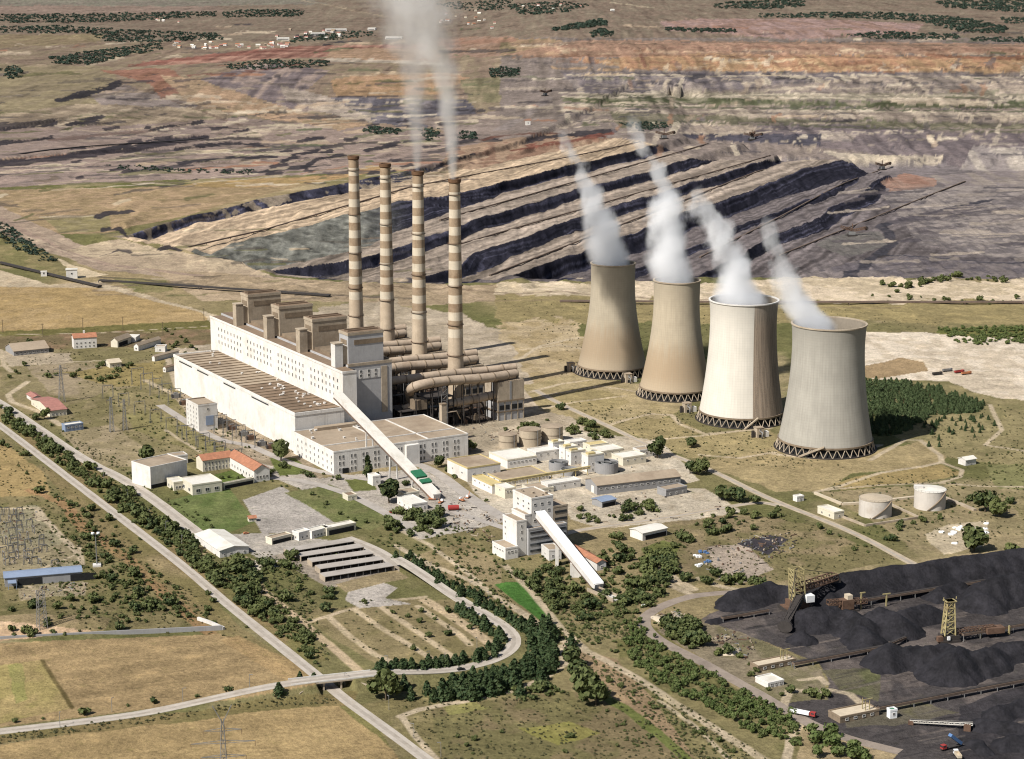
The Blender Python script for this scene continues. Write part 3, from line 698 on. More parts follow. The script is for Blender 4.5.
    line([(380,287),(500,293),(700,300),(900,303),(1150,306)], 7, (118,98,78), .8)
    line([(480,301),(700,306),(900,309)], 5, (136,114,92), .6)
    line([(100,277),(200,286),(330,295),(420,300)], 10, (92,82,70), .8)
    line([(640,96),(800,95),(1100,96)], 14, (178,160,136), .8); line([(560,128),(590,118),(620,104)], 20, (176,158,136), .8)
    line([(500,130),(530,112),(548,98)], 40, (150,136,128), .8); line([(120,86),(200,110),(240,125)], 14, (120,98,84), .8)
    line([(300,0),(360,12),(430,22)], 30, (180,158,126), .7); line([(610,2),(655,8)], 40, (190,172,140), .8)
    line([(-80,126),(100,132),(160,126),(240,122)], 14, (196,172,140), .7)
    # cuttings, spoil tips and tracks strewn over the mined country
    rs = random.Random(44)
    for i in range(330):
        y = 24+150*rs.random()**.9; x = rs.uniform(-60, 1090)
        if y > 128 and x > 470: continue
        L = rs.uniform(8, 60)*(.5+y/150); sl = rs.uniform(-.16, .04) if x < 480 else rs.uniform(-.05, .05); w_ = rs.uniform(5, 13)*(1+(150-y)/60)
        c = rs.choice(((74,68,70),(84,76,76),(104,92,88),(66,62,64),(200,178,148),(210,190,160),(186,160,130),(110,110,78),(98,104,72),(166,120,92)))
        stroke([(x-L/2, y-sl*L/2), (x-L*.1, y+rs.uniform(-1.2,1.2)), (x+L/2, y+sl*L/2)], rs.uniform(.7, 2.4)*(.6+y/200), c, rs.uniform(.5, .95), 1.)
    for y0, c in ((46,(150,112,92)),(52,(206,170,134)),(62,(160,116,88)),(68,(206,168,122)),(75,(206,188,160)),(81,(98,92,94)),(88,(186,168,144)),(96.5,(210,192,164)),(104,(98,100,72)),(111,(200,182,154)),(121,(104,98,82)),(131,(192,174,150))):
        for sgm in range(9):
            x0 = 560+sgm*58+rs.uniform(-20, 20); x1 = x0+rs.uniform(30, 75); o_ = rs.uniform(-1.2, 1.2)
            stroke([(x0, y0+o_+(x0-560)*.006), ((x0+x1)/2, y0+o_+rs.uniform(-.8,.8)+(x0-560)*.008), (x1, y0+o_+(x1-560)*.006)], rs.uniform(.8, 1.5), c, .85, .5)
    for i in range(170):
        y = rs.uniform(46, 164); x = rs.uniform(500, 1050); L = rs.uniform(8, 50)
        if y > 126 and x < 690: continue
        pal = ((90,84,88),(104,96,96),(200,180,152),(180,162,138),(214,196,168)) if y > 76 else ((150,106,78),(206,172,126),(176,132,98),(130,104,88),(212,184,146))
        stroke([(x-L/2, y+rs.uniform(-1,1.5)), (x+L/2, y-rs.uniform(-1,1.5))], rs.uniform(.7, 1.7), rs.choice(pal), rs.uniform(.4,.9), .7)
    for i in range(230):
        y = rs.uniform(78, 186); x = rs.uniform(-30, 470); L = rs.uniform(8, 55)*(.5+y/200); sl = rs.uniform(-.14, .03)
        stroke([(x-L/2, y-sl*L/2), (x+rs.uniform(-4,4), y+rs.uniform(-1,1)), (x+L/2, y+sl*L/2)], rs.uniform(.6, 1.6), rs.choice(((88,80,78),(72,66,68),(100,90,86),(196,176,148),(184,164,136),(206,188,160),(112,108,74))), rs.uniform(.45,.9), .8)
    for i in range(46):
        x = rs.uniform(-10, 440); y = rs.uniform(120, 178); L = rs.uniform(5, 14)
        stroke([(x, y), (x+L, y-L*.12)], rs.uniform(2., 4.), (66,60,63), .9, .9); stroke([(x-2, y+3), (x+L+4, y+2.4-L*.12)], 1.4, (188,168,140), .7, .8)
    for i in range(90):
        y = rs.uniform(600, 757); x = rs.uniform(720, 1040); L = rs.uniform(15, 70)
        if x < 860-(y-600)*.3 and y > 660: continue
        stroke([(x-L/2, y+L*.1), (x+L/2, y-L*.1)], rs.uniform(.6, 2.2), rs.choice(((122,110,100),(84,78,76),(56,53,54),(104,96,90))), rs.uniform(.3,.75), .8)
    for i in range(80):
        y = rs.uniform(186, 272); x = rs.uniform(845, 1060); L = rs.uniform(10, 60)
        stroke([(x-L/2, y+rs.uniform(-1,3)), (x+L/2, y-rs.uniform(-1,3))], rs.uniform(.8, 3.5), rs.choice(((90,82,84),(108,98,96),(176,160,142),(190,172,150),(80,74,78))), rs.uniform(.3,.8), .9)
    for i in range(70):
        y = rs.uniform(60, 235); x = rs.uniform(-20, 260+(y < 180)*120); L = rs.uniform(14, 80)
        stroke([(x-L/2, y+rs.uniform(-1,4)), (x, y), (x+L/2, y-rs.uniform(-1,4))], rs.uniform(.8, 2.6), rs.choice(((96,86,76),(74,68,66),(190,170,136),(200,182,150),(104,100,64),(120,104,88))), rs.uniform(.35,.85), .9)
    for i in range(60):
        y = rs.uniform(238, 300); x = rs.uniform(90, 420); L = rs.uniform(8, 40)
        stroke([(x-L/2, y+rs.uniform(-1,2)), (x+L/2, y-rs.uniform(-1,2))], rs.uniform(.7, 2.4), rs.choice(((206,184,152),(120,104,86),(96,88,78),(190,168,134),(112,108,66))), rs.uniform(.3,.8), .9)
    # dark bands painted along the small scarps
    for l, h in SCARP[:-2]:
        stroke([(a, b+.6) for a, b in l], 1.2+h*.24, (62,57,60) if h > 5 else (86,77,72), .95, 1.)
    stroke([(-60,168),(0,165),(60,158),(130,149),(205,138)], 5, (64,58,62), .92, .5)
    stroke([(60,101),(85,94),(105,89),(117,84)], 5, (60,56,58), .9, .6)
    for l, th, c in (([(0,126),(26,124),(52,121)],7,(70,64,66)), ([(50,140),(100,136),(150,131)],2.5,(120,98,88)), ([(190,76),(250,72),(330,60)],2,(120,82,70)), ([(130,66),(230,54),(300,48)],3,(150,96,80)), ([(440,52),(512,50)],3,(92,82,76)), ([(440,44),(512,40)],4,(160,120,96)), ([(330,60),(400,62),(440,64)],3,(190,174,152)), ([(335,76),(400,73),(460,74)],1.5,(196,170,136)),
        ([(512,57),(640,55),(800,57),(1024,58)],1.3,(150,112,88)), ([(512,44),(700,42),(1024,46)],1.5,(136,112,92)), ([(600,73),(800,73),(1024,75)],2,(116,106,106)), ([(560,93),(1024,96)],1.2,(206,188,160)), ([(600,106),(1024,112)],1.6,(92,96,70)), ([(640,121),(1024,132)],1.8,(100,98,76)), ([(690,78),(700,75)],6,(84,80,86)), ([(700,60),(760,63),(800,60)],2,(206,180,140)), ([(640,54),(646,66)],3,(150,104,82)), ([(930,55),(980,58),(1024,57)],4,(150,102,74)), ([(480,140),(512,134),(560,133)],2,(110,74,60)), ([(512,150),(560,143),(612,134)],3,(120,70,56)), ([(440,150),(470,142),(500,140)],2.4,(96,86,80))):
        stroke(l, th, c)
    for i in range(70):
        x = rs.uniform(560, 1040); y0 = rs.choice((58, 64, 80, 86, 99, 115, 124, 136, 146)); h_ = rs.uniform(3, 9); d_ = rs.uniform(-3, 6)
        stroke([(x, y0), (x-d_, y0+h_)], rs.uniform(1.2, 4), rs.choice(((206,186,156),(188,164,136),(96,88,90),(120,108,106),(214,196,166),(170,128,98))), rs.uniform(.35,.8), .7)
    far = np.clip((170-py)/60, 0, 1); C *= (1-.2*far+far*(n_s*.42+n_f*.34))[:,None]; C *= (1+np.clip((300-py)/60, 0, 1)*n_d*.18)[:,None]
    lum = C.mean(1, keepdims=True); C = C+(lum-C)*(.02*far)[:,None]
    return np.clip(C, .004, .9)

ROADS = []
def off_road(p):
    g = G(*p)[:2]
    for c, w in ROADS:
        if np.min(np.hypot(c[:,0]-g[0], c[:,1]-g[1])) < w: return False
    return True
def ribbon(name, pts, width, mat, lift=.05, label=None, kerb=False):
    """a road: smoothed centre line, draped on the ground, with slightly uneven edges"""
    g = np.array([(G(*p) if p[1] > 290 else GT(*p))[:2] for p in pts])
    for _ in range(3):
        q = [g[0]]
        for a, b in zip(g[:-1], g[1:]): q += [a*.75+b*.25, a*.25+b*.75]
        q.append(g[-1]); g = np.array(q)
    out = [g[0]]
    for a, b in zip(g[:-1], g[1:]):
        L = np.hypot(*(b-a)); n = max(1, int(L/6))
        for i in range(1, n+1): out.append(a+(b-a)*i/n)
    g = np.array(out); ROADS.append((g, width/2+1.8)); t = np.gradient(g, axis=0); t /= np.maximum(np.linalg.norm(t, axis=1), 1e-6)[:,None]
    n = np.stack([-t[:,1], t[:,0]], 1); mb = MB()
    wl = width/2*(1+.06*(vnoise(np.arange(len(g))*.3, 0*g[:,0], 5)-.5)); rows = [g+n*wl[:,None], g+n*wl[:,None]*.33, g-n*wl[:,None]*.33, g-n*wl[:,None]]
    zs = [HT(r[:,0], r[:,1])+lift for r in rows]
    if name == 'overpass_road':
        zc = ovr_height(g[:,0]); zs = [np.maximum(z, zc+lift) for z in zs]
    for i in range(len(g)):
        for k in range(4): mb.v.append((rows[k][i,0], rows[k][i,1], zs[k][i]))
    for i in range(len(g)-1):
        for k in range(3): mb.k = 2 if k == 1 else 0; mb.face((i*4+k, i*4+k+1, i*4+4+k+1, i*4+4+k))
    if kerb:
        for sgn in (1, -1):
            mb.k = 1; e = rows[0] if sgn > 0 else rows[3]; ze = zs[0] if sgn > 0 else zs[3]
            for i in range(len(g)-1):
                p, q = e[i], e[i+1]; a = p+n[i]*sgn*.45; b = q+n[i+1]*sgn*.45
                mb.quad((*p, ze[i]+.13), (*q, ze[i+1]+.13), (*b, ze[i+1]+.13), (*a, ze[i]+.13))
                mb.quad((*p, ze[i]-.1), (*q, ze[i+1]-.1), (*q, ze[i+1]+.13), (*p, ze[i]+.13))
                mb.quad((*a, ze[i]-.3), (*b, ze[i+1]-.3), (*b, ze[i+1]+.13), (*a, ze[i]+.13))
    o = mb.build(name, [mat, 'kerb', 'road_worn' if mat in ('road', 'earthroad') else mat]); tag(o, label, None, kind='structure'); return o
def make_roads():
    ribbon('lower_road', [(-60,382),(0,425),(57,469),(100,502),(140,532.6),(186,568),(220,598),(256,627),(326,683),(343,698),(386,729),(430,762),(480,800)], 8.5, 'road', .05, 'pale straight road running under the overpass')
    ribbon('perimeter_road', [(-60,372),(0,402),(40,430),(87.6,462.6),(120,477),(155,500),(202,537),(226,550)], 10.5, 'road', .08, 'wide pale road beside the switchyard and lawn', True)
    ribbon('overpass_road', [(396,566),(418,577),(456,598),(494,619),(513,633),(515,646),(499,659),(461,669),(416,677),(368,683),(318.6,689),(256,697.5),(125,716.6),(0,732),(-120,744)], 8.5, 'road', .12, 'pale road that bends round the field and crosses the overpass', True)
    ribbon('car_park_road', [(345,538),(380,552),(396,566)], 13, 'road', .1, 'paved lane beside the parking sheds')
    ribbon('plant_road', [(390,458),(431,467),(473,500),(496,513),(520,528)], 11, 'asphalt', .1, 'paved road past the coal gallery foot')
    ribbon('plant_avenue', [(430,470),(385,482),(345,476),(310,470),(270,455),(250,445),(215,440),(160,405)], 9, 'asphalt', .14, 'paved avenue in front of the office block')
    ribbon('service_street', [(270,478),(300,480),(345,492),(380,510),(412,528)], 9, 'asphalt', .18, 'paved street between the two lawns')
    ribbon('tower_road', [(535,390),(557,402.5),(617,430),(652,447.6),(712,470),(768,499),(850,530),(915,565)], 8, 'earthroad', .06, 'pale road between the tanks and cooling towers')
    ribbon('cross_road', [(560,535),(579,530),(630,523),(684,515),(737,505),(762,502),(780,506)], 8, 'earthroad', .1, 'pale cross road south of the long warehouse')
    ribbon('haul_road', [(770,590.5),(745,591.5),(720,593),(687,596.5),(654,609),(640,622),(657,640),(702,662),(737,682),(768,699),(800,719),(840,737),(900,752)], 9, 'dirtroad', .07, 'brown haul road curving into the coal yard')
    ribbon('yard_lane', [(445,500),(452,512),(480,520),(510,530)], 8, 'asphalt', .21, 'paved lane by the gallery hopper')
# ------------------------------------------------------------------ buildings
RZ = R(30); CA, SA = math.cos(RZ), math.sin(RZ)
_win = {}
def win_mesh(w, h, kind='window'):
    k = (w, h, kind)
    if k not in _win:
        mb = MB(); f = min(.2, w*.08)
        mb.k = 0; mb.quad((-w/2+f,-.12,f),(w/2-f,-.12,f),(w/2-f,-.12,h-f),(-w/2+f,-.12,h-f))
        mb.k = 1
        mb.box(-w/2,-w/2+f,-.2,.05,0,h); mb.box(w/2-f,w/2,-.2,.05,0,h); mb.box(-w/2+f,w/2-f,-.2,.05,h-f,h); mb.box(-w/2+f,w/2-f,-.28,.05,0,f)
        if kind == 'window' and w > 1.2: mb.box(-.06,.06,-.16,-.1,f,h-f)
        o = mb.build('window', ['glass','white2']); _win[k] = o.data; bpy.data.objects.remove(o)
    return _win[k]
def windows(par, face, at, n, rows, w, h, a0, a1, z0, dz, name='window', off=0):
    """windows of one facade; face R looks along -y, L along -x, B along +x"""
    me = win_mesh(w, h)
    for r in range(rows):
        for i in range(n):
            s = a0+(a1-a0)*(i+.5)/n+off
            loc, rz = {'R': ((s, at, z0+r*dz), 0), 'L': ((at, s, z0+r*dz), -math.pi/2)}[face]
            link(name, me, par, loc, rz)
def local(org, rz, px, py, z=0):
    p = G(px, py, z); dx, dy = p[0]-org[0], p[1]-org[1]
    return dx*math.cos(rz)+dy*math.sin(rz), -dx*math.sin(rz)+dy*math.cos(rz)
def bldg(name, label, cat, N, Lp, Rp, T, wall='white', roof='roof', rz=RZ, kind='flat', group=None, rise=3, parapet=True, par=None, trim=None, mins=(4,4), base=0):
    org = G(N[0], N[1])
    if rz is None:
        q = G(*Rp); rz = math.atan2(q[1]-org[1], q[0]-org[0])
    lx = max(local(org, rz, *Rp)[0], mins[0]); ly = max(local(org, rz, *Lp)[1] if isinstance(Lp, tuple) else Lp, mins[1])
    h = tall(N[0], N[1], T) if T > 60 else T
    r = thing(name, label, cat, (org[0], org[1], 0), rz, group)
    body(r, 0, lx, 0, ly, h, wall, roof, kind, rise, trim)
    return r, lx, ly, h
def body(r, x0, x1, y0, y1, h, wall, roof, kind='flat', rise=3, trim=None, z0=0, names=('wall','roof')):
    w = MB().box(x0, x1, y0, y1, z0-.5 if z0 == 0 else z0, h)
    if kind != 'flat': w.gable_end(x0, x1, y0, y1, h, h+rise, kind)
    w.build(names[0], wall, r)
    m = MB()
    if kind == 'flat':
        p = .5
        m.box(x0+p, x1-p, y0+p, y1-p, h-.2, h+.15); m.build(names[1], roof, r)
        q = MB(); hh = h+.8
        q.box(x0-.15, x1+.15, y0-.15, y0+p-.01, h-.5, hh); q.box(x0-.15, x1+.15, y1-p+.01, y1+.15, h-.5, hh)
        q.box(x0-.15, x0+p-.01, y0+p, y1-p, h-.5, hh); q.box(x1-p+.01, x1+.15, y0+p, y1-p, h-.5, hh)
        q.build('parapet', trim or wall, r)
    else:
        m.gable(x0, x1, y0, y1, h, h+rise, kind, .7, .35); m.build(names[1], roof, r)
def roof_units(r, x0, x1, y0, y1, z, n, mat='white2', seed=0, name='roof_vent'):
    rr = random.Random(seed)
    for i in range(n):
        x = rr.uniform(x0, x1); y = rr.uniform(y0, y1); s = rr.uniform(1.1, 2.2)
        MB().box(-s/2, s/2, -s/2, s/2, 0, s*.7).box(-s*.62, s*.62, -s*.62, s*.62, s*.7, s*.82).build(name, mat, r, (x, y, z))

def make_main_plant():
    N = G(293, 441); ox, oy = N[0], N[1]
    # ---- turbine hall and boiler house are one building
    r = thing('power_station_hall', 'huge white turbine hall and boiler house with brown flat roofs below the four striped chimneys', 'power station', (ox, oy, 0), RZ)
    w = MB().box(-15, 34, -40, 266, -.5, 35); w.build('turbine_wall', 'white', r)
    MB().box(-14.4, 33.6, -39.4, 96, 34.8, 35.2).build('turbine_roof', 'roofdark', r); MB().box(-14.4, 33.6, 96.2, 265.4, 34.8, 35.15).build('turbine_roof', 'roof', r)
    k = MB()
    for i in range(26):
        y = -34+i*11.6
        k.box(-13.5, 32.5, y-.4, y+.4, 35.2, 35.9)
    k.build('roof_beam', 'concdark', r)
    MB().box(-15.4, -14.3, -40.4, 266.4, 33.5, 36.4).box(-14.3, 33.4, -40.4, -39.3, 33.5, 36.4).box(-14.3, 33.4, 265.3, 266.4, 33.5, 36.4).build('parapet', 'white', r)
    rr = random.Random(3)
    for i in range(40):
        x = rr.uniform(0, 30); y = rr.uniform(-28, 268) if i > 18 else rr.uniform(-25, 90)
        MB().box(-.8, .8, -.8, .8, 0, 1.3).box(-1, 1, -1, 1, 1.3, 1.6).build('roof_vent', 'white', r, (x, y, 35.2))
    for y0, y1 in ((20, 60), (100, 130), (170, 200), (215, 250)):
        MB().box(-15.35, -14.9, y0, y1, 31.4, 32.6).build('window_band', 'glass', r)
    # deaerator bay with its grid of small windows
    MB().box(34.02, 48, -38, 286, -.5, 68).build('bunker_bay_wall', 'white', r)
    MB().box(34.4, 47.6, -37.6, 285.6, 67.8, 68.25).build('bunker_bay_roof', 'roofdark', r)
    MB().box(33.6, 34.4, -38.4, 286.4, 67, 69).box(34.4, 48, -38.4, -37.6, 67, 69).build('bunker_bay_parapet', 'white', r)
    n = 30
    me = win_mesh(2.2, 3.4)
    for b in range(4):
        y0 = -30+b*77
        for rw in range(3):
            for i in range(8): link('window', me, r, (34, y0+3+i*8.4, 43.5+rw*6.8), -math.pi/2)
    # boiler house
    MB().box(48, 93, -20, 290, -.5, 70).build('boiler_house_wall', 'bluewall', r)
    MB().box(48.6, 92.4, -19.4, 289.4, 69.8, 70.3).build('boiler_house_roof', 'roofdark', r)
    MB().box(48, 93.4, -20.4, -19.3, 68.5, 71.2).box(92.3, 93.4, -19.3, 290, 68.5, 71.2).build('boiler_house_parapet', 'concrete', r)
    MB().box(50, 54.5, -20.5, -20, 12, 66).build('glazing_strip', 'darksteel', r); MB().box(82, 88, -20.5, -20, 22, 66).build('glazing_strip', 'concrete', r)
    MB().box(59, 81, -20.35, -20, 56, 64).build('window_panel', 'white2', r)
    for z in (57.5, 61.5):
        for x in (61, 69, 76): link('window', win_mesh(2.6, 2.8), r, (x, -20.35, z), 0)
    MB().box(52, 58, -20.4, -20, 0, 9).build('gate', 'dark', r); MB().box(74, 79, -20.4, -20, 0, 11).build('gate', 'dark', r)
    # four boiler penthouses with lift shafts in front
    for i in range(4):
        y = -17+i*79; c = 'concrete' if i else 'bluewall'
        MB().box(50, 86, y, y+19, 70.3, 97).build('penthouse_wall', c, r)
        MB().box(49.5, 86.5, y-.5, y+19.5, 97, 99.6).build('penthouse_cornice', 'concrete', r)
        MB().box(50.2, 85.8, y+.2, y+18.8, 99.6, 99.9).box(52, 83, y+5, y+6.5, 99.9, 101.2).box(52, 83, y+12, y+13.5, 99.9, 101.2).build('penthouse_roof', 'roofdark', r)
        MB().box(56, 86, y-.35, y, 88, 92.5).build('louvre_band', 'concdark', r)
        MB().box(49.65, 50, y+3, y+16, 88, 92.5).build('louvre_band', 'concdark', r)
        MB().box(37, 45, y+1, y+10, 68.2, 90).build('shaft_wall', c if i else 'white2', r)
        MB().box(36.6, 45.4, y+.6, y+10.4, 90, 91).build('shaft_roof', 'concrete', r)
        MB().box(45, 50, y+2, y+9, 70.4, 87).build('shaft_link', 'concrete', r)
        if i: MB().box(52, 92, y-34, y-1, 70.3, 73).build('roof_plant', 'concdark', r)
        else: pass
    # ---- back of the boiler house: fans, ducts, precipitators, chimneys
    def pos(x, y): return (ox+x*CA-y*SA, oy+x*SA+y*CA, 0)
    chl = ['tall striped chimney with banded white and brown shaft, farthest left of the row', 'tall striped chimney standing second from the left, no smoke',
           'tall striped chimney third from the left, trailing a thin brown haze', 'tall striped chimney at the right end of the row under the thick smoke column']
    for i in range(4):
        px = ((456,415),(420,400),(388,385),(357,370))[i]; g = G(*px)
        c = thing('chimney', chl[3-i], 'chimney', (g[0], g[1], 0), RZ, 'four striped chimneys')
        H = 231; rb, rt = 8.6, 5.3
        rad = lambda z: rt+(rb-rt)*(1-z/H)**1.25
        low = (78, 84, 92, 78)[i]; nb = 18; zs = [H-4-(H-4-low)*j/nb for j in range(nb+1)]
        MB().lathe([(rad(z), z) for z in (-1, 20, 45, 70, low)], 32).build('shaft', 'chim_low', c, smooth=True)
        for j in range(nb):
            a, b = zs[j+1], zs[j]
            MB().lathe([(rad(a), a), (rad((a+b)/2), (a+b)/2), (rad(b), b)], 32).build('white_band' if j % 2 == 1-0 else 'brown_band', 'chim_white' if j % 2 else 'chim_brown', c, smooth=True)
        MB().lathe([(rad(H-4)+.1, H-4), (rad(H)+.9, H-3), (rad(H)+.9, H), (rad(H)-.7, H), (rad(H)-.7, H-12)], 32).build('cap', 'chim_cap', c)
        for z in (H-15, H-62, 128, 90, 60):
            q = MB().lathe([(rad(z), z), (rad(z)+1.1, z), (rad(z)+1.1, z+.3), (rad(z)+.9, z+.3), (rad(z)+.9, z+.3)], 24)
            q.lathe([(rad(z)+1.05, z+.9), (rad(z)+1.05, z+1.1), (rad(z)+.95, z+1.1)], 24)
            q.build('gallery', 'rust', c)
        MB().bar((rad(0)+.5, 0, 2), (rad(H)+.3, 0, H-5), .5).build('ladder', 'rust', c)
        cx, cy = local((ox, oy), RZ, *px)
        # precipitator block of this boiler
        p = thing('precipitator', ['grey filter block on concrete legs at the near end of the duct yard', 'filter block second from the near end, behind the big curved duct',
                  'filter block third from the near end of the duct yard', 'filter block at the far end of the duct yard, mostly hidden'][i], 'filter house', pos(203, -27+i*79), RZ, 'filter blocks behind the chimneys')
        MB().box(0, 29, 0, 26, 20, 38).build('casing', 'concrete', p); MB().box(13, 15, -.3, 0, 20, 38).box(-.3, 0, 10, 12, 20, 38).build('casing_seam', 'greywall', p)
        MB().box(.6, 28.4, .6, 25.4, 38, 38.5).build('roof', 'roof', p)
        b = MB()
        for y in (0, 25):
            for x in (0, 7.2, 14.4, 21.6, 28): b.box(x, x+1, y, y+1, 0, 20)
        b.build('leg_frame', 'concrete', p); MB().box(1.1, 27.8, .4, 24.8, 0, 18.3).build('base_wall', 'bluewall', p); MB().box(2, 13, .1, .4, 10.5, 15).box(15.4, 27, .1, .4, 10.5, 15).build('window_band', 'dark', p)
        MB().box(-.4, 29.4, -.4, 26.4, 18.4, 20).box(-.2, 29.2, -.2, 26.2, 8.2, 9.2).build('floor_band', 'concdark', p)
        for k_ in range(6): MB().box(-1.2, 1.2, -3, 3, 0, 3.4).box(-.4, .4, -2, 2, 3.4, 5).build('transformer', 'darksteel', p, (4+(k_ % 3)*10, 7+(k_//3)*12, 38.5))
        b = MB()
        for k_ in range(12): x = k_*2.5+.5; b.bar((x,-.2,38.5),(x,-.2,40.3),.15)
        b.bar((0,-.2,40.3),(29,-.2,40.3),.15).bar((0,-.2,39.4),(29,-.2,39.4),.12); b.build('railing', 'darksteel', p)
        # flue ducts
        y0 = -22+i*79
        def duct(label, path, rad_, smooth_n=3):
            g_ = np.array(path, float)
            for _ in range(smooth_n):
                q = [g_[0]]
                for a, b2 in zip(g_[:-1], g_[1:]): q += [a*.75+b2*.25, a*.25+b2*.75]
                q.append(g_[-1]); g_ = np.array(q)
            t = thing('flue_duct', label, 'duct', pos(0, 0), RZ, 'flue ducts behind the boiler house')
            MB().tube(list(g_), rad_, 16).build('pipe', 'duct', t, smooth=True)
            L = np.concatenate([[0], np.cumsum(np.linalg.norm(np.diff(g_, axis=0), axis=1))])
            for s in np.arange(8, L[-1]-4, 17):
                c_ = np.array([np.interp(s, L, g_[:,k_]) for k_ in range(3)]); d_ = np.array([np.interp(s+1, L, g_[:,k_]) for k_ in range(3)])-c_
                d_ /= np.linalg.norm(d_); MB().tube([c_-d_*.45, c_+d_*.45], rad_+.45, 16).build('flange', 'concdark', t, smooth=False)
                if c_[2] > 15 and abs(d_[2]) < .5:
                    q = MB()
                    for sx in (-2.5, 2.5): q.bar((c_[0], c_[1]+sx, 0), (c_[0], c_[1]+sx*.6, c_[2]-rad_), .7)
                    q.bar((c_[0], c_[1]-2.5, 8), (c_[0], c_[1]+2.5, 18), .4).bar((c_[0], c_[1]+2.5, 8), (c_[0], c_[1]-2.5, 18), .4)
                    q.build('trestle', 'darksteel', t)
        names = ('nearest the camera', 'second', 'third', 'fourth')
        wh = ['of the near end filter block', 'of the second filter block', 'of the third filter block', 'of the far end filter block'][i]
        duct('thick pale duct arching down into the fan yard %s' % wh, [(126, y0+24, 16), (118, y0+16, 34), (112, y0-2, 43), (122, y0-6, 46), (150, y0-4, 46), (190, y0-4, 43.5), (228, y0+4, 42.5)], 4.6)
        duct('upper pale duct running behind the chimney %s' % wh, [(95, y0+30, 44), (130, y0+26, 45), (160, y0+24, 46), (200, y0+22, 45), (236, y0+18, 46)], 3.9)
        duct('short low duct between the fan house and side %s' % wh, [(152, y0+2, 22), (175, y0, 23), (203, y0+2, 25)], 4.0)
        f = thing('fan_house', 'sooty open fan house beside the flue ducts %s' % wh, 'fan house', pos(100, y0-2), RZ, 'fan houses behind the boiler house')
        b = MB()
        for x in (0, 14, 28, 42, 56):
            for y in (0, 14, 28):
                b.box(x-.5, x+.5, y-.5, y+.5, 0, 30 if x > 20 else 22)
        for z in (10, 20):
            b.box(-.5, 56.5, -.5, 28.5, z, z+.6)
        b.box(27.5, 56.5, -.4, 28.4, 29.4, 30)
        b.build('frame', 'darksteel', f)
        MB().box(3, 24, 3, 25, 0, 9.8).box(30, 52, 4, 24, 0, 9.8).build('fan_casing', 'rust', f); MB().box(2, 12, 2, 26, 10.7, 18).box(16, 40, 8, 20, 10.7, 17).build('machinery', 'darksteel', f)
        rr2 = random.Random(40+i)
        for k_ in range(9):
            x_, y_, z_ = rr2.uniform(4, 90), rr2.uniform(-8, 30), rr2.uniform(2, 26); L_ = rr2.uniform(8, 26)
            MB().tube([(x_, y_, z_), (x_+L_*.8, y_+rr2.uniform(-3,3), z_), (x_+L_, y_, max(0, z_-8))], rr2.uniform(.5, 1.3), 8).build('pipe', rr2.choice(('darksteel','rust','duct','steel')), f, smooth=True)
        for k_ in range(5):
            x_, y_ = rr2.uniform(58, 92), rr2.uniform(-6, 24); s_ = rr2.uniform(2, 5)
            MB().box(x_, x_+s_*1.6, y_, y_+s_, 0, s_*1.8).box(x_+s_*.4, x_+s_, y_+.4, y_+s_-.4, s_*1.8, s_*2.4).build('machine_base', rr2.choice(('darksteel','rust','concdark')), f)
        MB().tube([(8, 12, 21), (24, 10, 25), (40, 12, 21)], 2.6, 12).build('inlet_duct', 'duct', f, smooth=True)
        MB().box(14, 27, -1.2, 12, 20.7, 30).build('hopper', 'concdark', f)
        b = MB()
        for x in (40, 46): 
            for y in (-6, 0): b.bar((x, y, 0), (x, y, 40), .5)
        for z in range(4, 41, 6): b.bar((40, -6, z), (46, -6, z), .35).bar((46, -6, z), (46, 0, z), .35).bar((40, -6, z), (46, -6, z+5), .3).bar((46,-6,z),(46,0,z+5),.3)
        b.build('stair_tower', 'steel', f)
    st = thing('brick_stack', 'small square brown stack rising behind the office block roof', 'chimney', pos(118, -74), RZ)
    MB().box(-2.5, 2.5, -2.5, 2.5, 0, 36).build('shaft', 'concrete', st); MB().box(-2.8, 2.8, -2.8, 2.8, 36, 37).build('cap', 'concdark', st)
    # ---- office block in front
    o, lx, ly, h = bldg('office_block', 'long three storey white office block with paired dark windows in front of the boiler house', 'office building', (334, 474.8), 86, (468.5, 455.8), 452.5, 'white', 'roof', rz=R(30))
    for b in range(11):
        a = 4+b*(lx-8)/11
        for dx in (1.6, 5): 
            for rw in range(3): link('window', win_mesh(1.9, 3.2), o, (a+dx, 0, 2+rw*(h-3)/3), 0)
    for b in range(9):
        for rw in range(3): link('window', win_mesh(1.8, 2.6), o, (0, 3+b*(ly-6)/9+1.5, 2.4+rw*(h-3)/3), -math.pi/2)
    MB().box(.6, lx-.6, 23, 24, h+.15, h+1).box(55, 56, .6, ly-.6, h+.15, h+1).box(92, 93, .6, ly-.6, h+.15, h+1).build('roof_kerb', 'white2', o)
    MB().box(lx*.52, lx*.52+13, -3.5, 0, 0, h-2).build('stair_block', 'white', o)
    MB().box(8, 14, -.5, 0, 0, 4.6).build('gate', 'dark', o)
    roof_units(o, 3, 60, 28, ly-3, h+.15, 14, 'white2', 5)
    MB().box(20, 60, ly-9, ly-2, h+.15, h+3).build('roof_cabin', 'roof', o)
    # ---- inclined coal gallery from the boiler house to the ground
    a = G(337, 392, 58); b = G(437, 496.5, 3)
    g = thing('coal_gallery', 'long inclined pale coal gallery climbing from the ground to the boiler house end wall', 'conveyor gallery', (0, 0, 0))
    p, q = np.array((a[0], a[1], 56.)), np.array((b[0], b[1], 2.5)); d = (q-p); L = np.linalg.norm(d); u = d/L
    def seg(s0, s1, w, hh, up): 
        c = np.array((0, 0, up)); return MB().bar(p+u*s0+c, p+u*s1+c, w, hh)
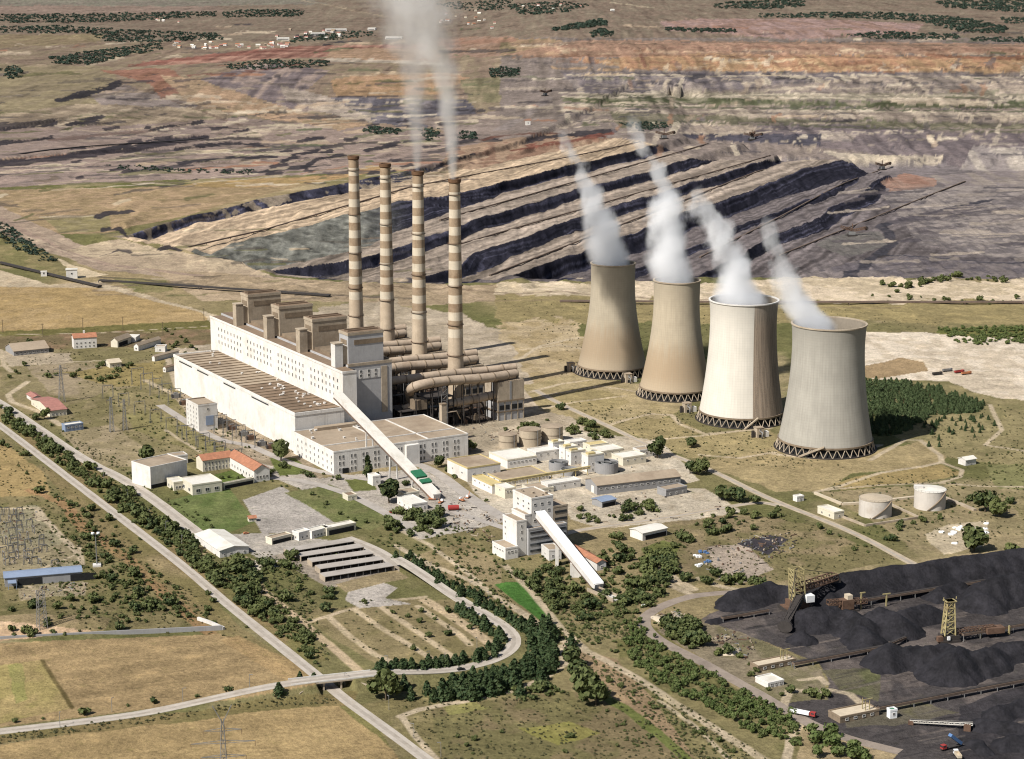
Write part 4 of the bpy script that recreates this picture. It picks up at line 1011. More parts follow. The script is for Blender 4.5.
    seg(0, L, 6.4, 5, 0).build('housing', 'white2', g); seg(-.5, L+.5, 8, .5, 2.8).build('roof', 'rooflight', g)
    seg(0, L, 7.6, 1.2, -3.1).build('truss', 'belt', g)
    seg(L*.80, L*.86, 10, 1.6, 4.0).build('green_cover', 'green', g); seg(L*.88, L*.91, 9.4, 1.4, 4.0).build('green_cover', 'green', g)
    for s in (.34, .58, .8):
        c = p+u*L*s; m_ = MB(); n_ = np.array((-u[1], u[0], 0)); n_ /= np.linalg.norm(n_)
        for sg in (-2.8, 2.8): m_.bar((c[0]+n_[0]*sg*1.4, c[1]+n_[1]*sg*1.4, 0), c+n_*sg+np.array((0,0,-3)), 1.1)
        m_.bar((c[0]-n_[0]*3, c[1]-n_[1]*3, c[2]*.5), (c[0]+n_[0]*3, c[1]+n_[1]*3, c[2]*.5), .8); m_.build('support', 'white2', g)

def make_towers():
    spec = [((612,372), 36.8, 23.4, 23.6, 118.5, 't1', 'tan cooling tower stained brown on its lower half, leftmost and farthest of the four'),
            ((675,394), 36.0, 23.2, 23.6, 118, 't2', 'beige narrow cooling tower with a brown stained skirt, second from the left'),
            ((741,418.5), 40.4, 31.8, 33.0, 117, 't3', 'cooling tower painted white on one half and weathered brown on the other'),
            ((825,447), 42.6, 32.6, 33.6, 115, 't4', 'plain grey concrete cooling tower standing in front beside the young wood')]
    for i, (px, rb, rt, rtop, H, mt, lab) in enumerate(spec):
        g = G(*px); t = thing('cooling_tower', lab, 'cooling tower', (g[0], g[1], 0), 0, 'four steaming cooling towers')
        hl = 8.5; zt = H*.84
        def rad(z):
            if z <= zt: 
                # hyperbola through the skirt and the throat
                k = (rb/rt)**2-1; return rt*math.sqrt(1+k*((zt-z)/(zt-hl))**2)
            return rt+(rtop-rt)*((z-zt)/(H-zt))**1.6
        prof = [(rad(z), z) for z in np.linspace(hl, H, 34)]
        MB().lathe(prof, 96).build('shell', mt, t, smooth=True)
        MB().lathe([(rad(H)-.05, H-.6), (rad(H)+.75, H-.6), (rad(H)+.75, H+.5), (rad(H)-.9, H+.5), (rad(H)-.9, H-.6)], 96).build('rim', 'concrete' if i != 2 else 'white2', t)
        MB().lathe([(r_-.8, z) for r_, z in prof[::-1]], 96).build('lining', 'lining', t, smooth=True)
        MB().lathe([(rb+.1, hl-.7), (rb+.9, hl-.7), (rb+.9, hl+.9), (rb+.02, hl+.9)], 96).build('ring_beam', 'concdark', t)
        n = 34; rg = rb+2.6
        q = MB(); da = math.pi/n
        q.bar((rg*math.cos(-da), rg*math.sin(-da), .2), (rb*1., 0, hl-.4), .6, .6).bar((rg*math.cos(da), rg*math.sin(da), .2), (rb*1., 0, hl-.4), .6, .6)
        first = q.build('leg', 'concrete', t)
        for k in range(1, n): link('leg', first.data, t, (0,0,0), 2*math.pi*k/n)
        MB().lathe([(rb+4.2, -.2), (rb+4.2, .9), (rb+3.6, .9), (rb+3.6, .4), (.01, .4)], 72).build('basin', 'darksteel', t)
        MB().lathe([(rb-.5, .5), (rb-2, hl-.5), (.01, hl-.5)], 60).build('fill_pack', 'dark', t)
        if i == 3:
            m = MB(); a0 = R(-112)
            c1 = np.array(((rg+3)*math.cos(R(-128)), (rg+3)*math.sin(R(-128)), .5)); c2 = np.array(((rb+1.6)*math.cos(R(-100)), (rb+1.6)*math.sin(R(-100)), hl+2.5))
            m.bar(c1, c2, 2, 1.4); m.build('stair', 'concrete', t)
        if i == 2:
            m = MB(); c1 = np.array(((rg+3)*math.cos(R(-92)), (rg+3)*math.sin(R(-92)), .5)); c2 = np.array(((rb+1.6)*math.cos(R(-74)), (rb+1.6)*math.sin(R(-74)), hl+1.5)); m.bar(c1, c2, 1.6, 1.2).build('stair', 'concrete', t)
    # pump houses at the feet of the towers
    for px, lab in (((569,372), 'small pump house at the foot of the farthest cooling tower'), ((626,383), 'small pump house between the two beige cooling towers'),
                    ((685,413), 'small pump house left of the half white cooling tower'), ((757,438), 'pump house left of the plain grey cooling tower')):
        g = G(*px); t = thing('pump_house', lab, 'pump house', (g[0], g[1], 0), R(20), 'pump houses at the cooling towers')
        MB().box(0, 7, 0, 7, 0, 9).build('wall', 'concrete', t); MB().box(-.3, 7.3, -.3, 7.3, 9, 9.6).build('roof', 'roof', t)
        MB().box(7, 13, 1, 6, 0, 5).build('annex', 'white2', t); MB().tube([(3,0,6),(3,-5,6),(3,-5,0)], .8, 8).build('pipe', 'steel', t, smooth=True)
        MB().box(2, 4.5, -.25, 0, 0, 3).build('door', 'dark', t); link('window', win_mesh(1.8,1.8), t, (3.2, 0, 6.6), 0)
        MB().box(-4, -1.5, 2, 4, 0, 6.5).build('transformer', 'darksteel', t)

def tower_mats():
    def cm(name, base, stain, mode):
        m, nt, bs = new_mat(name)
        tc = nd(nt, 'ShaderNodeTexCoord'); sp = nd(nt, 'ShaderNodeSeparateXYZ'); nt.links.new(tc.outputs['Object'], sp.inputs[0])
        x, y, z = sp.outputs
        ang = mathn(nt, 'ARCTAN2', y, x)
        cv = nd(nt, 'ShaderNodeCombineXYZ'); nt.links.new(mathn(nt, 'MULTIPLY', ang, 34.), cv.inputs[0]); nt.links.new(mathn(nt, 'MULTIPLY', z, .05), cv.inputs[2])
        s1 = noise_out(nt, .55, 5, .65, vec=cv.outputs[0]); s2 = noise_out(nt, .07, 4, .6, coord='Object'); s3 = noise_out(nt, 1.1, 4, .7, coord='Object')
        lift = mathn(nt, 'SINE', mathn(nt, 'MULTIPLY', z, 2.6)); rib = mathn(nt, 'SINE', mathn(nt, 'MULTIPLY', ang, 80.))
        grid = mathn(nt, 'ADD', mathn(nt, 'MULTIPLY', ramp(nt, lift, .8, 1.), .5), mathn(nt, 'MULTIPLY', ramp(nt, rib, .75, 1.), .5))
        f = mathn(nt, 'ADD', mathn(nt, 'MULTIPLY', s1, .55), mathn(nt, 'MULTIPLY', s2, .45))
        c = mixc(nt, ramp(nt, f, .35, .68), tuple(v*(.93 if mode == 'half' else .86) for v in base), tuple(min(1,v*1.06) for v in base))
        if mode == 'skirt':
            k = mathn(nt, 'ADD', ramp(nt, z, 78, 30), mathn(nt, 'MULTIPLY', mathn(nt, 'SUBTRACT', s1, .5), 1.5))
            k = mathn(nt, 'MULTIPLY', ramp(nt, k, .15, 1.05), .8, clamp=True); c = mixc(nt, k, c, stain)
            k2 = mathn(nt, 'MULTIPLY', ramp(nt, z, 26, 9), .35); c = mixc(nt, k2, c, tuple(v*1.1 for v in base))
        if mode == 'half':
            d = mathn(nt, 'SUBTRACT', x, 6.5)
            k = ramp(nt, d, -.2, .3); st = mixc(nt, ramp(nt, mathn(nt, 'ADD', s1, mathn(nt, 'MULTIPLY', mathn(nt, 'SUBTRACT', s3, .5), .5)), .38, .62), tuple(v*.72 for v in stain), tuple(v*1.12 for v in stain))
            c = mixc(nt, k, c, st)
        c = mixc(nt, mathn(nt, 'MULTIPLY', grid, .27), c, tuple(v*.5 for v in base))
        k = mathn(nt, 'MULTIPLY', ramp(nt, mathn(nt, 'ADD', z, mathn(nt, 'MULTIPLY', s1, 16.)), 100, 122), .3); c = mixc(nt, k, c, tuple(v*.6 for v in base))
        nt.links.new(c, bs.inputs['Base Color']); bs.inputs['Roughness'].default_value = .9; MT[name] = m
    cm('t1', S(188,174,148,.78), S(166,142,110,.78), 'skirt'); cm('t2', S(196,180,152,.78), S(172,146,112,.78), 'skirt')
    cm('t3', S(226,218,202,.78), S(166,146,124,.78), 'half'); cm('t4', S(180,174,160,.76), S(160,145,120), 'plain')
    MT['lining'] = M('tower_lining', S(150,138,120), .9, .1, .1, .4)
    MT['chim_low'] = M('chimney_concrete', S(204,182,152,.78), .9, .1, .1, .4, S(178,152,122,.78), .4)
    MT['chim_brown'] = M('chimney_brown_band', S(180,154,122,.72), .9, .14, .12, .5, S(140,106,72), .5)
    MT['chim_white'] = M('chimney_white_band', S(224,208,180,.74), .85, .08, .12, .4, S(206,178,140), .4)
    MT['chim_cap'] = M('chimney_cap_brick', S(120,88,60), .9, .15, .3)
def make_small_buildings():
    B = bldg
    def wr(o, lx, ly, h, nR, nL, rows=1, w=1.6, hh=1.6, z0=1.4, dz=3.4):
        if nR: windows(o, 'R', 0, nR, rows, w, hh, 1, lx-1, z0, dz)
        if nL: windows(o, 'L', 0, nL, rows, w, hh, 1, ly-1, z0, dz)
    # --- beside the hall and the switchyard
    o, lx, ly, h = B('switch_house', 'tall narrow white switch house standing in front of the turbine hall', 'building', (199,431.5), (184,425), (216,428), 406, 'white2', 'roof')
    wr(o, lx, ly, h, 0, 4, 5, 1.3, 2.4, 2, 4.4); MB().box(lx*.38, lx*.8, -.3, 0, 5, 14).build('shutter', 'blueroof', o); link('window', win_mesh(2,2), o, (lx*.5, 0, h-5))
    MB().box(1, lx-1, 1.5, 2.2, h+.1, h+1).box(1, lx-1, ly-3, ly-2.2, h+.1, h+1).build('roof_beam', 'concdark', o)
    o, lx, ly, h = B('tiled_house', 'low house with a faded red hipped roof beside the perimeter road', 'house', (50,417), (29,405), (64,413), 6, 'cream', 'tilepink', kind='gable_x'[6:], rise=4)
    wr(o, lx, ly, h, 4, 5); 
    o, lx, ly, h = B('garden_shed', 'small hut with a faded tiled roof behind the pink roofed house', 'shed', (33,402), (26,398), (40,400), 4, 'white2', 'tilepink', kind='y', rise=2)
    link('window', win_mesh(1.6,1.6), o, (lx/2,0,1.2))
    o, lx, ly, h = B('blue_shed', 'small blue fronted shed in the bare switchyard corner', 'shed', (65.5,432), 9, (83.5,429.5), 6, 'blueroof', 'rooflight', rz=None)
    wr(o, lx, ly, h, 4, 0, 1, 2.2, 1.6, 3)
    # --- administration group
    o, lx, ly, h = B('assembly_hall', 'windowless white hall with an overhanging grey roof west of the red tiled wings', 'hall', (151,489), (144.6,480), (187.5,481), 468, 'white', 'roof', rz=None)
    MB().box(.5, lx-.5, -.25, 0, .2, 3.4).build('undercroft', 'dark', o)
    o, lx, ly, h = B('canteen_link', 'low cream block joined to the windowless white hall', 'building', (174,491), (164,487), (187,490), 483, 'cream', 'rooflight'); wr(o, lx, ly, h, 3, 2, 1, 2, 2.4, 1.5)
    o, lx, ly, h = B('canteen', 'low cream flat roofed building facing the big lawn', 'building', (192.7,495.5), (185,487.5), (221,490.5), 485.5, 'cream', 'rooflight'); wr(o, lx, ly, h, 3, 2, 1, 4, 3, 2)
    o, lx, ly, h = B('administration_wing', 'cream wing under a red tiled roof with a row of tall windows', 'office', (203,472), (197,468), (228,465), 461, 'cream', 'tile', kind='x', rise=4); wr(o, lx, ly, h, 8, 0, 2, 1.5, 2.6, 1.4, 4)
    o, lx, ly, h = B('administration_block', 'long white block under an orange red tiled roof beside the paved yard', 'office', (254.5,482.5), (227,467), (267.5,479), 471, 'white', 'tile', kind='y', rise=4.5); wr(o, lx, ly, h, 4, 9, 1, 1.8, 2.4, 3)
    o, lx, ly, h = B('covered_walk', 'thin pale covered walk closing the courtyard', 'canopy', (224,489.5), 3, (254,483.5), 4.5, 'cream', 'rooflight', rz=None, mins=(4,3)); MB().box(1, lx-1, -.2, 0, .3, 3.2).build('opening', 'dark', o)
    o, lx, ly, h = B('rear_offices', 'small stepped white building behind the windowless hall', 'building', (172,465), (168,462), (188,463), 457, 'white2', 'roof', rz=None); wr(o, lx, ly, h, 4, 0)
    o, lx, ly, h = B('store_shed', 'low white store with a pale yellow roof at the end of the perimeter road', 'warehouse', (220,558), (202.5,540), (247.5,552.5), 551, 'white', 'rooflight', kind='y', rise=2.2); wr(o, lx, ly, h, 4, 0)
    # --- gate and car park
    o, lx, ly, h = B('gate_canopy', 'flat white gate canopy on posts beside the car park', 'canopy', (327,536), 9, (356,530), 5.5, 'cream', 'rooflight', rz=None); MB().box(2, lx-2, -.25, 0, .2, 4).build('opening', 'dark', o)
    o, lx, ly, h = B('gate_offices', 'long low white gate office next to the flat canopy', 'office', (312,539), 9, (331,534), 5.5, 'white', 'rooflight', rz=None); wr(o, lx, ly, h, 5, 0)
    o, lx, ly, h = B('gate_cabin', 'white gate cabin left of the long gate office', 'cabin', (299,541), 8, (310.5,538), 6, 'white', 'rooflight', rz=None); wr(o, lx, ly, h, 2, 1)
    o, lx, ly, h = B('bus_shelter', 'low shelter with dark openings above the parking sheds', 'shelter', (272,545), 8, (292,540), 4.5, 'cream', 'roof', rz=None); MB().box(1, lx-1, -.2, 0, .3, 3).build('opening', 'dark', o)
    for i, (a, b) in enumerate((((290,557),(355,546.5)), ((302,562),(364.5,552.3)), ((313,567.5),(374,558.8)), ((321,574.5),(384,565)), ((326,582.5),(395,571.3)))):
        A, Bq = G(*a), G(*b); rz = math.atan2(Bq[1]-A[1], Bq[0]-A[0]); L = math.hypot(Bq[0]-A[0], Bq[1]-A[1])
        lb = ['topmost and shortest', 'second from the top', 'middle', 'fourth from the top', 'lowest and longest'][i]
        t = thing('parking_shed', '%s of the five long open parking sheds' % lb, 'parking shed', (A[0], A[1], 0), rz, 'open parking sheds')
        MB().box(0, L, 1.2, 11.5, 3.6, 3.95).build('roof', 'asphalt', t)
        MB().box(0, L, 11, 11.4, 0, 3.6).build('back_wall', 'concdark', t); MB().box(-.2, 0, 1.2, 11.4, 0, 3.6).box(L, L+.2, 1.2, 11.4, 0, 3.6).build('end_wall', 'concrete', t)
        m = MB()
        for k in range(int(L/6)+1): m.box(k*6, k*6+.25, 1.4, 1.65, 0, 3.6)
        m.build('post_row', 'steel', t)
    # --- hut cluster at the foot of the gallery
    o, lx, ly, h = B('weigh_office', 'small white office with a pale roof at the foot of the coal gallery', 'office', (412,511.5), (398.5,503.5), (426.5,508.5), 505, 'white', 'rooflight'); wr(o, lx, ly, h, 3, 3)
    o, lx, ly, h = B('workshop_hut', 'cream hut behind the small white gallery office', 'hut', (404,502), (398,498), (418,499), 494, 'cream', 'roof'); wr(o, lx, ly, h, 2, 2)
    o, lx, ly, h = B('transformer_hut', 'tiny white hut on the lawn corner by the office block', 'hut', (373,486), (369,483), (379,484), 477, 'white', 'rooflight'); link('window', win_mesh(1.4,1.4), o, (lx/2,0,3))
    o, lx, ly, h = B('kiosk', 'little dark roofed kiosk beside the strip lawn', 'kiosk', (348,501), (343,498), (356,499), 4, 'cream', 'roofdark'); link('window', win_mesh(1.4,1.4), o, (lx/2,0,1.5))
    # --- water treatment works
    o, lx, ly, h = B('pump_hall', 'plain white pump hall nearest the office block', 'hall', (467.5,482), (450.5,472), (496,475), 468.5, 'white', 'roof', trim='yellow'); wr(o, lx, ly, h, 3, 2, 1, 2.4, 1.4, 5.5)
    o, lx, ly, h = B('chemical_store', 'flat white store behind the white pump hall', 'store', (507.5,468.5), (491,460), (534,463), 460.5, 'white', 'rooflight', trim='cream'); wr(o, lx, ly, h, 7, 0, 1, 2.4, 1.2, 4)
    o, lx, ly, h = B('yellow_annex', 'low annex with yellow edged roof in front of the yellow banded hall', 'annex', (492,494), (473,484.5), (499.5,491), 485.5, 'white', 'yellow', trim='yellow'); wr(o, lx, ly, h, 1, 4, 1, 2, 1.4, 4)
    o, lx, ly, h = B('yellow_hall', 'big flat brown roofed hall with a yellow band above its windows', 'hall', (503,486), (489,477.5), (548,478.5), 481, 'white', 'roof', trim='yellow', mins=(20,18)); wr(o, lx, ly, h, 13, 3, 1, 2.2, 1.6, 2.2)
    for i, (n, l, r, tp, lab) in enumerate((((553,456.5),(551,454),(562,454),443, 'white cube filter tower standing leftmost above the clarifier tanks'), ((565,462),(562.5,459),(575,459),448, 'white cube filter tower second in the stepped row'),
                                            ((571,465.5),(567,463),(582,462),452, 'white cube filter tower third in the stepped row'), ((588,473),(583,470),(600,469),456, 'biggest white cube filter tower beside the round clarifiers'))):
        o, lx, ly, h = B('filter_tower', lab, 'filter tower', n, l, r, tp, 'white', 'rooflight', group='white filter towers', trim='cream'); wr(o, lx, ly, h, 2, 1, 2, 1.4, 1.6, 2, 5)
        MB().box(.8, lx*.5, .8, ly*.5, h, h+2.2).build('roof_cabin', 'yellow', o)
    for i, (n, l, r, tp, wl, rf, lab) in enumerate((((536,462),(529,458),(556,457),453,'white','rooflight','low white block left of the cube filter towers'), ((590,452),(584,449),(608,449),446,'cream','yellow','yellow roofed block at the back of the treatment works'),
          ((601,459),(592,454),(622,455),452,'cream','rooflight','pale flat block behind the round clarifiers'), ((623,466),(614,461),(645,462),458.5,'cream','rooflight','cream block at the right end of the treatment works'),
          ((570,449.5),(565,447),(585,446.5),443,'white','rooflight','small white block behind the filter towers'), ((640,458),(634,455),(650,455),451,'white2','roof','small pale shed at the far right corner of the works'),
          ((548,492),(540,489),(582,487.5),485,'white2','rooflight','long pale shed below the yellow pipe bridge'), ((533,495),(522,490),(552,491),490.5,'cream','roof','low cream shed just behind the bunker tower'),
          ((505,499),(496,494),(515,497),489.5,'cream','rooflight','small cream block squeezed between annex and bunker tower'))):
        o, lx, ly, h = B('works_block', lab, 'building', n, l, r, tp, wl, rf); wr(o, lx, ly, h, 3, 1, 1, 1.6, 1.4, max(1, h-3))
    for (x, y, r_, h_, lab) in ((558.5,469,8.6,7,'round dark clarifier tank behind the other two'), (569.5,474,8.2,5,'round clarifier tank in front of its neighbour by the yellow bridge'), (606.3,471.5,10.5,9,'largest round clarifier tank with a grey wall right of the white cubes'), (597,457,5.2,6,'small round clarifier at the back by the yellow roof')):
        g = G(x, y); t = thing('clarifier', lab, 'clarifier tank', (g[0], g[1], 0), 0, 'round clarifier tanks')
        MB().lathe([(r_, 0), (r_, h_), (r_-.6, h_), (r_-.6, h_-1.5)], 40).build('wall', 'greywall', t, smooth=False)
        MB().lathe([(r_-.6, h_-1.5), (.02, h_-1.5)], 40).build('water', 'water', t)
        MB().box(-r_, r_, -.5, .5, h_+.05, h_+.5).build('bridge', 'steel', t)
        MB().lathe([(r_*.45, h_-1.4), (r_*.45, h_-.4), (r_*.4, h_-.4), (r_*.4, h_-1.4)], 24).build('inner_ring', 'greywall', t)
    for (x, y, r_, tp, lab) in ((507.7,447,8.4,434,'shortest of three tan storage tanks near the filter block'), (530,444.5,10,429,'middle tan storage tank of the three'), (552,441,10,426,'right hand tan storage tank of the three')):
        g = G(x, y); h_ = tall(x, y, tp); t = thing('storage_tank', lab, 'tank', (g[0], g[1], 0), 0, 'tan storage tanks')
        MB().lathe([(r_, 0), (r_, h_)], 40).build('shell', 'tankb', t, smooth=True); MB().lathe([(r_+.25, h_), (r_+.25, h_+.3), (.05, h_+1.4)], 40).build('roof', 'roof', t)
        MB().bar((r_*.7, -r_*.75, 0), (r_*.7, -r_*.75, h_+1), .5).build('ladder', 'steel', t); MB().lathe([(r_+.05, h_*.5), (r_+.3, h_*.5), (r_+.3, h_*.5+.4)], 40).build('band', 'concdark', t)
    a, b = G(500,489), G(590,474); t = thing('pipe_bridge', 'yellow pipe bridge running along the front of the treatment works', 'pipe bridge', (0,0,0))
    for z in (5.5, 7): MB().bar((a[0],a[1],z), (b[0],b[1],z), 1.6, .9).build('pipe', 'yellow', t)
    for s in np.linspace(.03, .97, 8): c = a+(b-a)*s; MB().box(c[0]-.4, c[0]+.4, c[1]-.4, c[1]+.4, 0, 5).build('post', 'yellow', t)
    # --- warehouses
    o, lx, ly, h = B('long_warehouse', 'long grey panelled warehouse with a pale brown roof', 'warehouse', (597,495), (586.5,488), (680.5,485.5), 485.8, 'greywall', 'roof', rz=None, kind='x', rise=3.5, mins=(4,18)); wr(o, lx, ly, h, 14, 0, 1, 2.6, 1.6, 4.2); MB().box(-.2, 0, 6, 11, 0, 6).build('gate', 'white', o)
    o, lx, ly, h = B('grey_shed', 'grey flat shed right below the long grey warehouse', 'shed', (666,497), 12, (687,493), 490.5, 'greywall', 'roof', rz=None); wr(o, lx, ly, h, 3, 0)
    o, lx, ly, h = B('blue_roof_shed', 'small shed with a bright blue roof west of the paved yard', 'shed', (602,508), 13, (616,505), 5, 'greywall', 'blueroof', rz=None, kind='x', rise=1.2); MB().box(1, lx-1, -.2, 0, .3, 3.4).build('opening', 'dark', o)
    o, lx, ly, h = B('open_hut', 'long white roofed open hut in an oval grass ring', 'hut', (642.5,541), 15, (667,535.5), 6, 'white', 'rooflight', rz=None, kind='x', rise=1.4); MB().box(3, lx-1, -.25, 0, .3, 3.8).build('opening', 'dark', o)
    o, lx, ly, h = B('oil_pump_house', 'little cream pump house with a stepped roof by the fuel tanks', 'pump house', (834,519.5), (824,512), (842,517), 513, 'cream', 'rooflight'); wr(o, lx, ly, h, 1, 2)
    o, lx, ly, h = B('gate_hut', 'tiny white hut at the road fork before the fuel tanks', 'hut', (797,502), (795.5,500), (803,500.5), 4, 'white', 'rooflight'); link('window', win_mesh(1.4,1.4), o, (lx/2,0,1.4))
    o, lx, ly, h = B('spoil_house', 'small pale house on the slope right of the grey cooling tower', 'house', (965.5,466), (962,463), (972,463), 5, 'white2', 'rooflight', kind='x', rise=2); link('window', win_mesh(1.4,1.4), o, (lx/2,0,1.4))
    for (x, y, r_, tp, lab) in ((875,514.5,13.2,496.5,'white fuel tank in front inside the low bund wall'), (929.5,507,12.8,487.5,'white fuel tank behind with a small platform on its roof')):
        g = G(x, y); h_ = tall(x, y, tp+1.5); t = thing('fuel_tank', lab, 'tank', (g[0], g[1], 0), 0, 'white fuel tanks')
        MB().lathe([(r_, 0), (r_, h_)], 48).build('shell', 'tankw', t, smooth=True); MB().lathe([(r_+.2, h_), (r_+.2, h_+.25), (.05, h_+1.6)], 48).build('roof', 'rooflight' if x > 900 else 'tankb', t)
        q = MB(); pts = [((r_+.6)*math.cos(a_), (r_+.6)*math.sin(a_), z) for a_, z in zip(np.linspace(R(-110), R(-35), 12), np.linspace(.3, h_, 12))]
        for p_, q_ in zip(pts[:-1], pts[1:]): q.bar(p_, q_, 1.1, .5)
        q.build('stair', 'concdark', t); m = MB()
        for k in range(24): a_ = k*math.pi/12; m.bar((r_*math.cos(a_), r_*math.sin(a_), h_+.2), (r_*math.cos(a_), r_*math.sin(a_), h_+1.3), .12)
        m.lathe([(r_-.05, h_+1.2), (r_+.05, h_+1.2), (r_+.05, h_+1.3)], 24); m.build('railing', 'steel', t)
        if x > 900: MB().box(-13, -6, -2, 3, h_, h_+3).build('platform', 'white2', t)
    def wallrun(name, lab, pts, h, w, mt, cat='wall'):
        t = MB()
        for a_, b_ in zip(pts[:-1], pts[1:]):
            p_, q_ = G(*a_), G(*b_); t.bar((p_[0],p_[1],h/2), (q_[0],q_[1],h/2), w, h)
        o_ = t.build(name, mt); tag(o_, lab, cat); return o_
    wallrun('bund_wall', 'low concrete bund wall around the fuel tanks', [(843,518),(865,526.5),(919,518.5),(890,505)], 1.8, 1.2, 'concrete')
    wallrun('bund_dike', 'pale earth dike behind the fuel tanks', [(815,494),(842,505),(862,504),(915,498)], 1.8, 2.6, 'sand'); wallrun('tank_yard_wall', 'pale wall running right from the rear fuel tank', [(943,498),(975,511)], 1.8, 3, 'concrete')
    wallrun('field_wall', 'long grey wall along the top edge of the stubble field', [(-60,645),(0,641),(120,635),(222,630)], 3.2, 1.0, 'greywall')
    wallrun('field_edge_wall', 'short curved pale retaining wall beside the lower road', [(198,620),(210,624),(224,630)], 2.2, 1.6, 'white2')
    # --- bunker building with its own gallery
    N = G(505.5, 560); t = thing('bunker_building', 'tall white coal bunker building of stepped blocks with dark window bands', 'bunker building', (N[0], N[1], 0), RZ)
    def part(nm, x0, x1, y0, y1, h, wl='white', rf='roof', z0=0): body(t, x0, x1, y0, y1, h, wl, rf, z0=z0, names=(nm+'_wall', nm+'_roof'))
    part('annex', 0, 11, 0, 20, 8.5); part('lower_block', 11.4, 20, 3, 24, 27); part('tower', 26, 45, 6, 34, 42); part('floor_block', 20.4, 54, 1, 5.6, 20, 'bluewall'); part('side_block', 45.4, 58, 6, 24, 33, 'concrete'); part('link_block', 20.4, 25.6, 6, 26, 30, 'white2')
    for z in (2.4, 7.2, 12, 16.4): MB().box(22, 53, .7, 1, z, z+1.6).build('window_band', 'glass', t)
    for z in (22.5, 28): MB().box(46.5, 57, 5.7, 6, z, z+1.8).build('window_band', 'glass', t)
    for z in (24, 31, 36.5):
        for x in (29, 35, 41): link('window', win_mesh(2.2,1.8), t, (x, 6, z))
    for z in (33, 37):
        for y in (10, 18, 26): link('window', win_mesh(2.2,1.6), t, (26, y, z), -math.pi/2)
    for x in (2.5, 5.5, 8.5): link('window', win_mesh(1.8,1.4), t, (x, 0, 5))
    for y in (4, 8, 12, 16): link('window', win_mesh(2.4,1.2), t, (0, y, 5.4), -math.pi/2)
    for z in (13, 18, 22.5):
        link('window', win_mesh(1.6,1.6), t, (11.4, 20, z), -math.pi/2); link('window', win_mesh(1.6,1.6), t, (15.5, 3, z))
    roof_units(t, 28, 43, 9, 31, 42.2, 6, 'concrete', 8)
    a = G(540, 513, 33); b = G(599, 586, 3); g = thing('bunker_gallery', 'white sloping gallery dropping from the bunker building to a ground hopper', 'conveyor gallery', (0,0,0))
    p, q = np.array((a[0],a[1],32.)), np.array((b[0],b[1],2.4)); L = np.linalg.norm(q-p); u = (q-p)/L
    up = lambda s, w, hh, k, e0=0, e1=1: MB().bar(p+u*L*e0+np.array((0,0,k)), p+u*L*e1+np.array((0,0,k)), w, hh)
    up(0,7,4.6,0).build('housing', 'white2', g); up(0,8,.4,2.6).build('roof', 'whitep', g); up(0,7.4,1,-2.9).build('truss', 'belt', g)
    c = p+u*L*.62; MB().box(c[0]-4, c[0]+4, c[1]-3, c[1]+3, 0, c[2]-3).build('pier', 'white', g); c = p+u*L*.3; MB().box(c[0]-1.2, c[0]+1.2, c[1]-3, c[1]+3, 0, c[2]-3).build('pier', 'white', g)
    h0 = G(592, 590); t = thing('ground_hopper', 'dark open hopper pit with low walls at the foot of the white gallery', 'hopper', (h0[0], h0[1], 0), R(-55))
    MB().box(0, 30, -4.5, -3.8, 0, 2.5).box(0, 30, 3.8, 4.5, 0, 2.5).build('side_wall', 'concrete', t); MB().box(2, 16, -3.7, 3.7, 0, 1.4).build('grate', 'dark', t); MB().box(16.2, 30, -3.7, 3.7, 0, 1).build('ramp', 'white2', t)
    o, lx, ly, h = B('brown_roof_shed', 'shed with a rust brown pitched roof right of the white gallery', 'shed', (597,571), (583,553), (606,569.5), 6, 'white2', 'tile', rz=R(27), kind='y', rise=2); link('window', win_mesh(2,1.6), o, (lx/2,0,2))
    o, lx, ly, h = B('small_store', 'small pale cube store in front of the bunker building', 'store', (549,561), (541,555), (558,557), 551, 'white2', 'roof', rz=R(20)); wr(o, lx, ly, h, 2, 1, 1, 1.8, 1.4, 3)
    # --- settlement upper left
    o, lx, ly, h = B('white_house', 'two storey white house with an orange tiled roof', 'house', (74,349), 16, (97,347.5), 338.5, 'white', 'tile', rz=None, kind='x', rise=4); wr(o, lx, ly, h, 5, 0, 2, 1.8, 1.6, 1.6, 4); MB().box(12, 14, 7, 9, h+2, h+7).build('chimney_stack', 'white', o)
    o, lx, ly, h = B('grey_barn', 'wide barn with a broad grey gable roof at the left edge', 'barn', (14,356), 34, (49,352.5), 5, 'greywall', 'roof', rz=None, kind='x', rise=6); wr(o, lx, ly, h, 8, 0, 1, 2.4, 2.2, 1.6)
    o, lx, ly, h = B('white_shed', 'white gabled shed with its end wall towards the camera beside the hall', 'shed', (134,350.5), 45, (143,349.5), 5.5, 'white', 'roof', rz=R(-24), kind='y', rise=3); link('window', win_mesh(2,2), o, (lx/2,0,1.6))
    o, lx, ly, h = B('stone_shed', 'pale shed with an open dark side behind the white gabled shed', 'shed', (111,347), 30, (122,346), 7, 'cream', 'roof', rz=R(-20), kind='y', rise=4); MB().box(lx, lx+.2, 3, 22, .3, 5).build('opening', 'dark', o)
    o, lx, ly, h = B('lean_shed', 'pale flat shed behind the stone coloured shed', 'shed', (124,342), 18, (139,340), 5, 'white2', 'rooflight', rz=R(-5)); link('window', win_mesh(2,1.6), o, (lx/2,0,1.6))
    o, lx, ly, h = B('garage_row', 'row of white garages with dark doors close to the hall corner', 'garages', (152,361), 40, (160,360), 5, 'white', 'roof', rz=R(-32), kind='y', rise=1.6); windows(o, 'L', 0, 5, 1, 4, 3, 2, 38, .3, 1, name='garage_door')
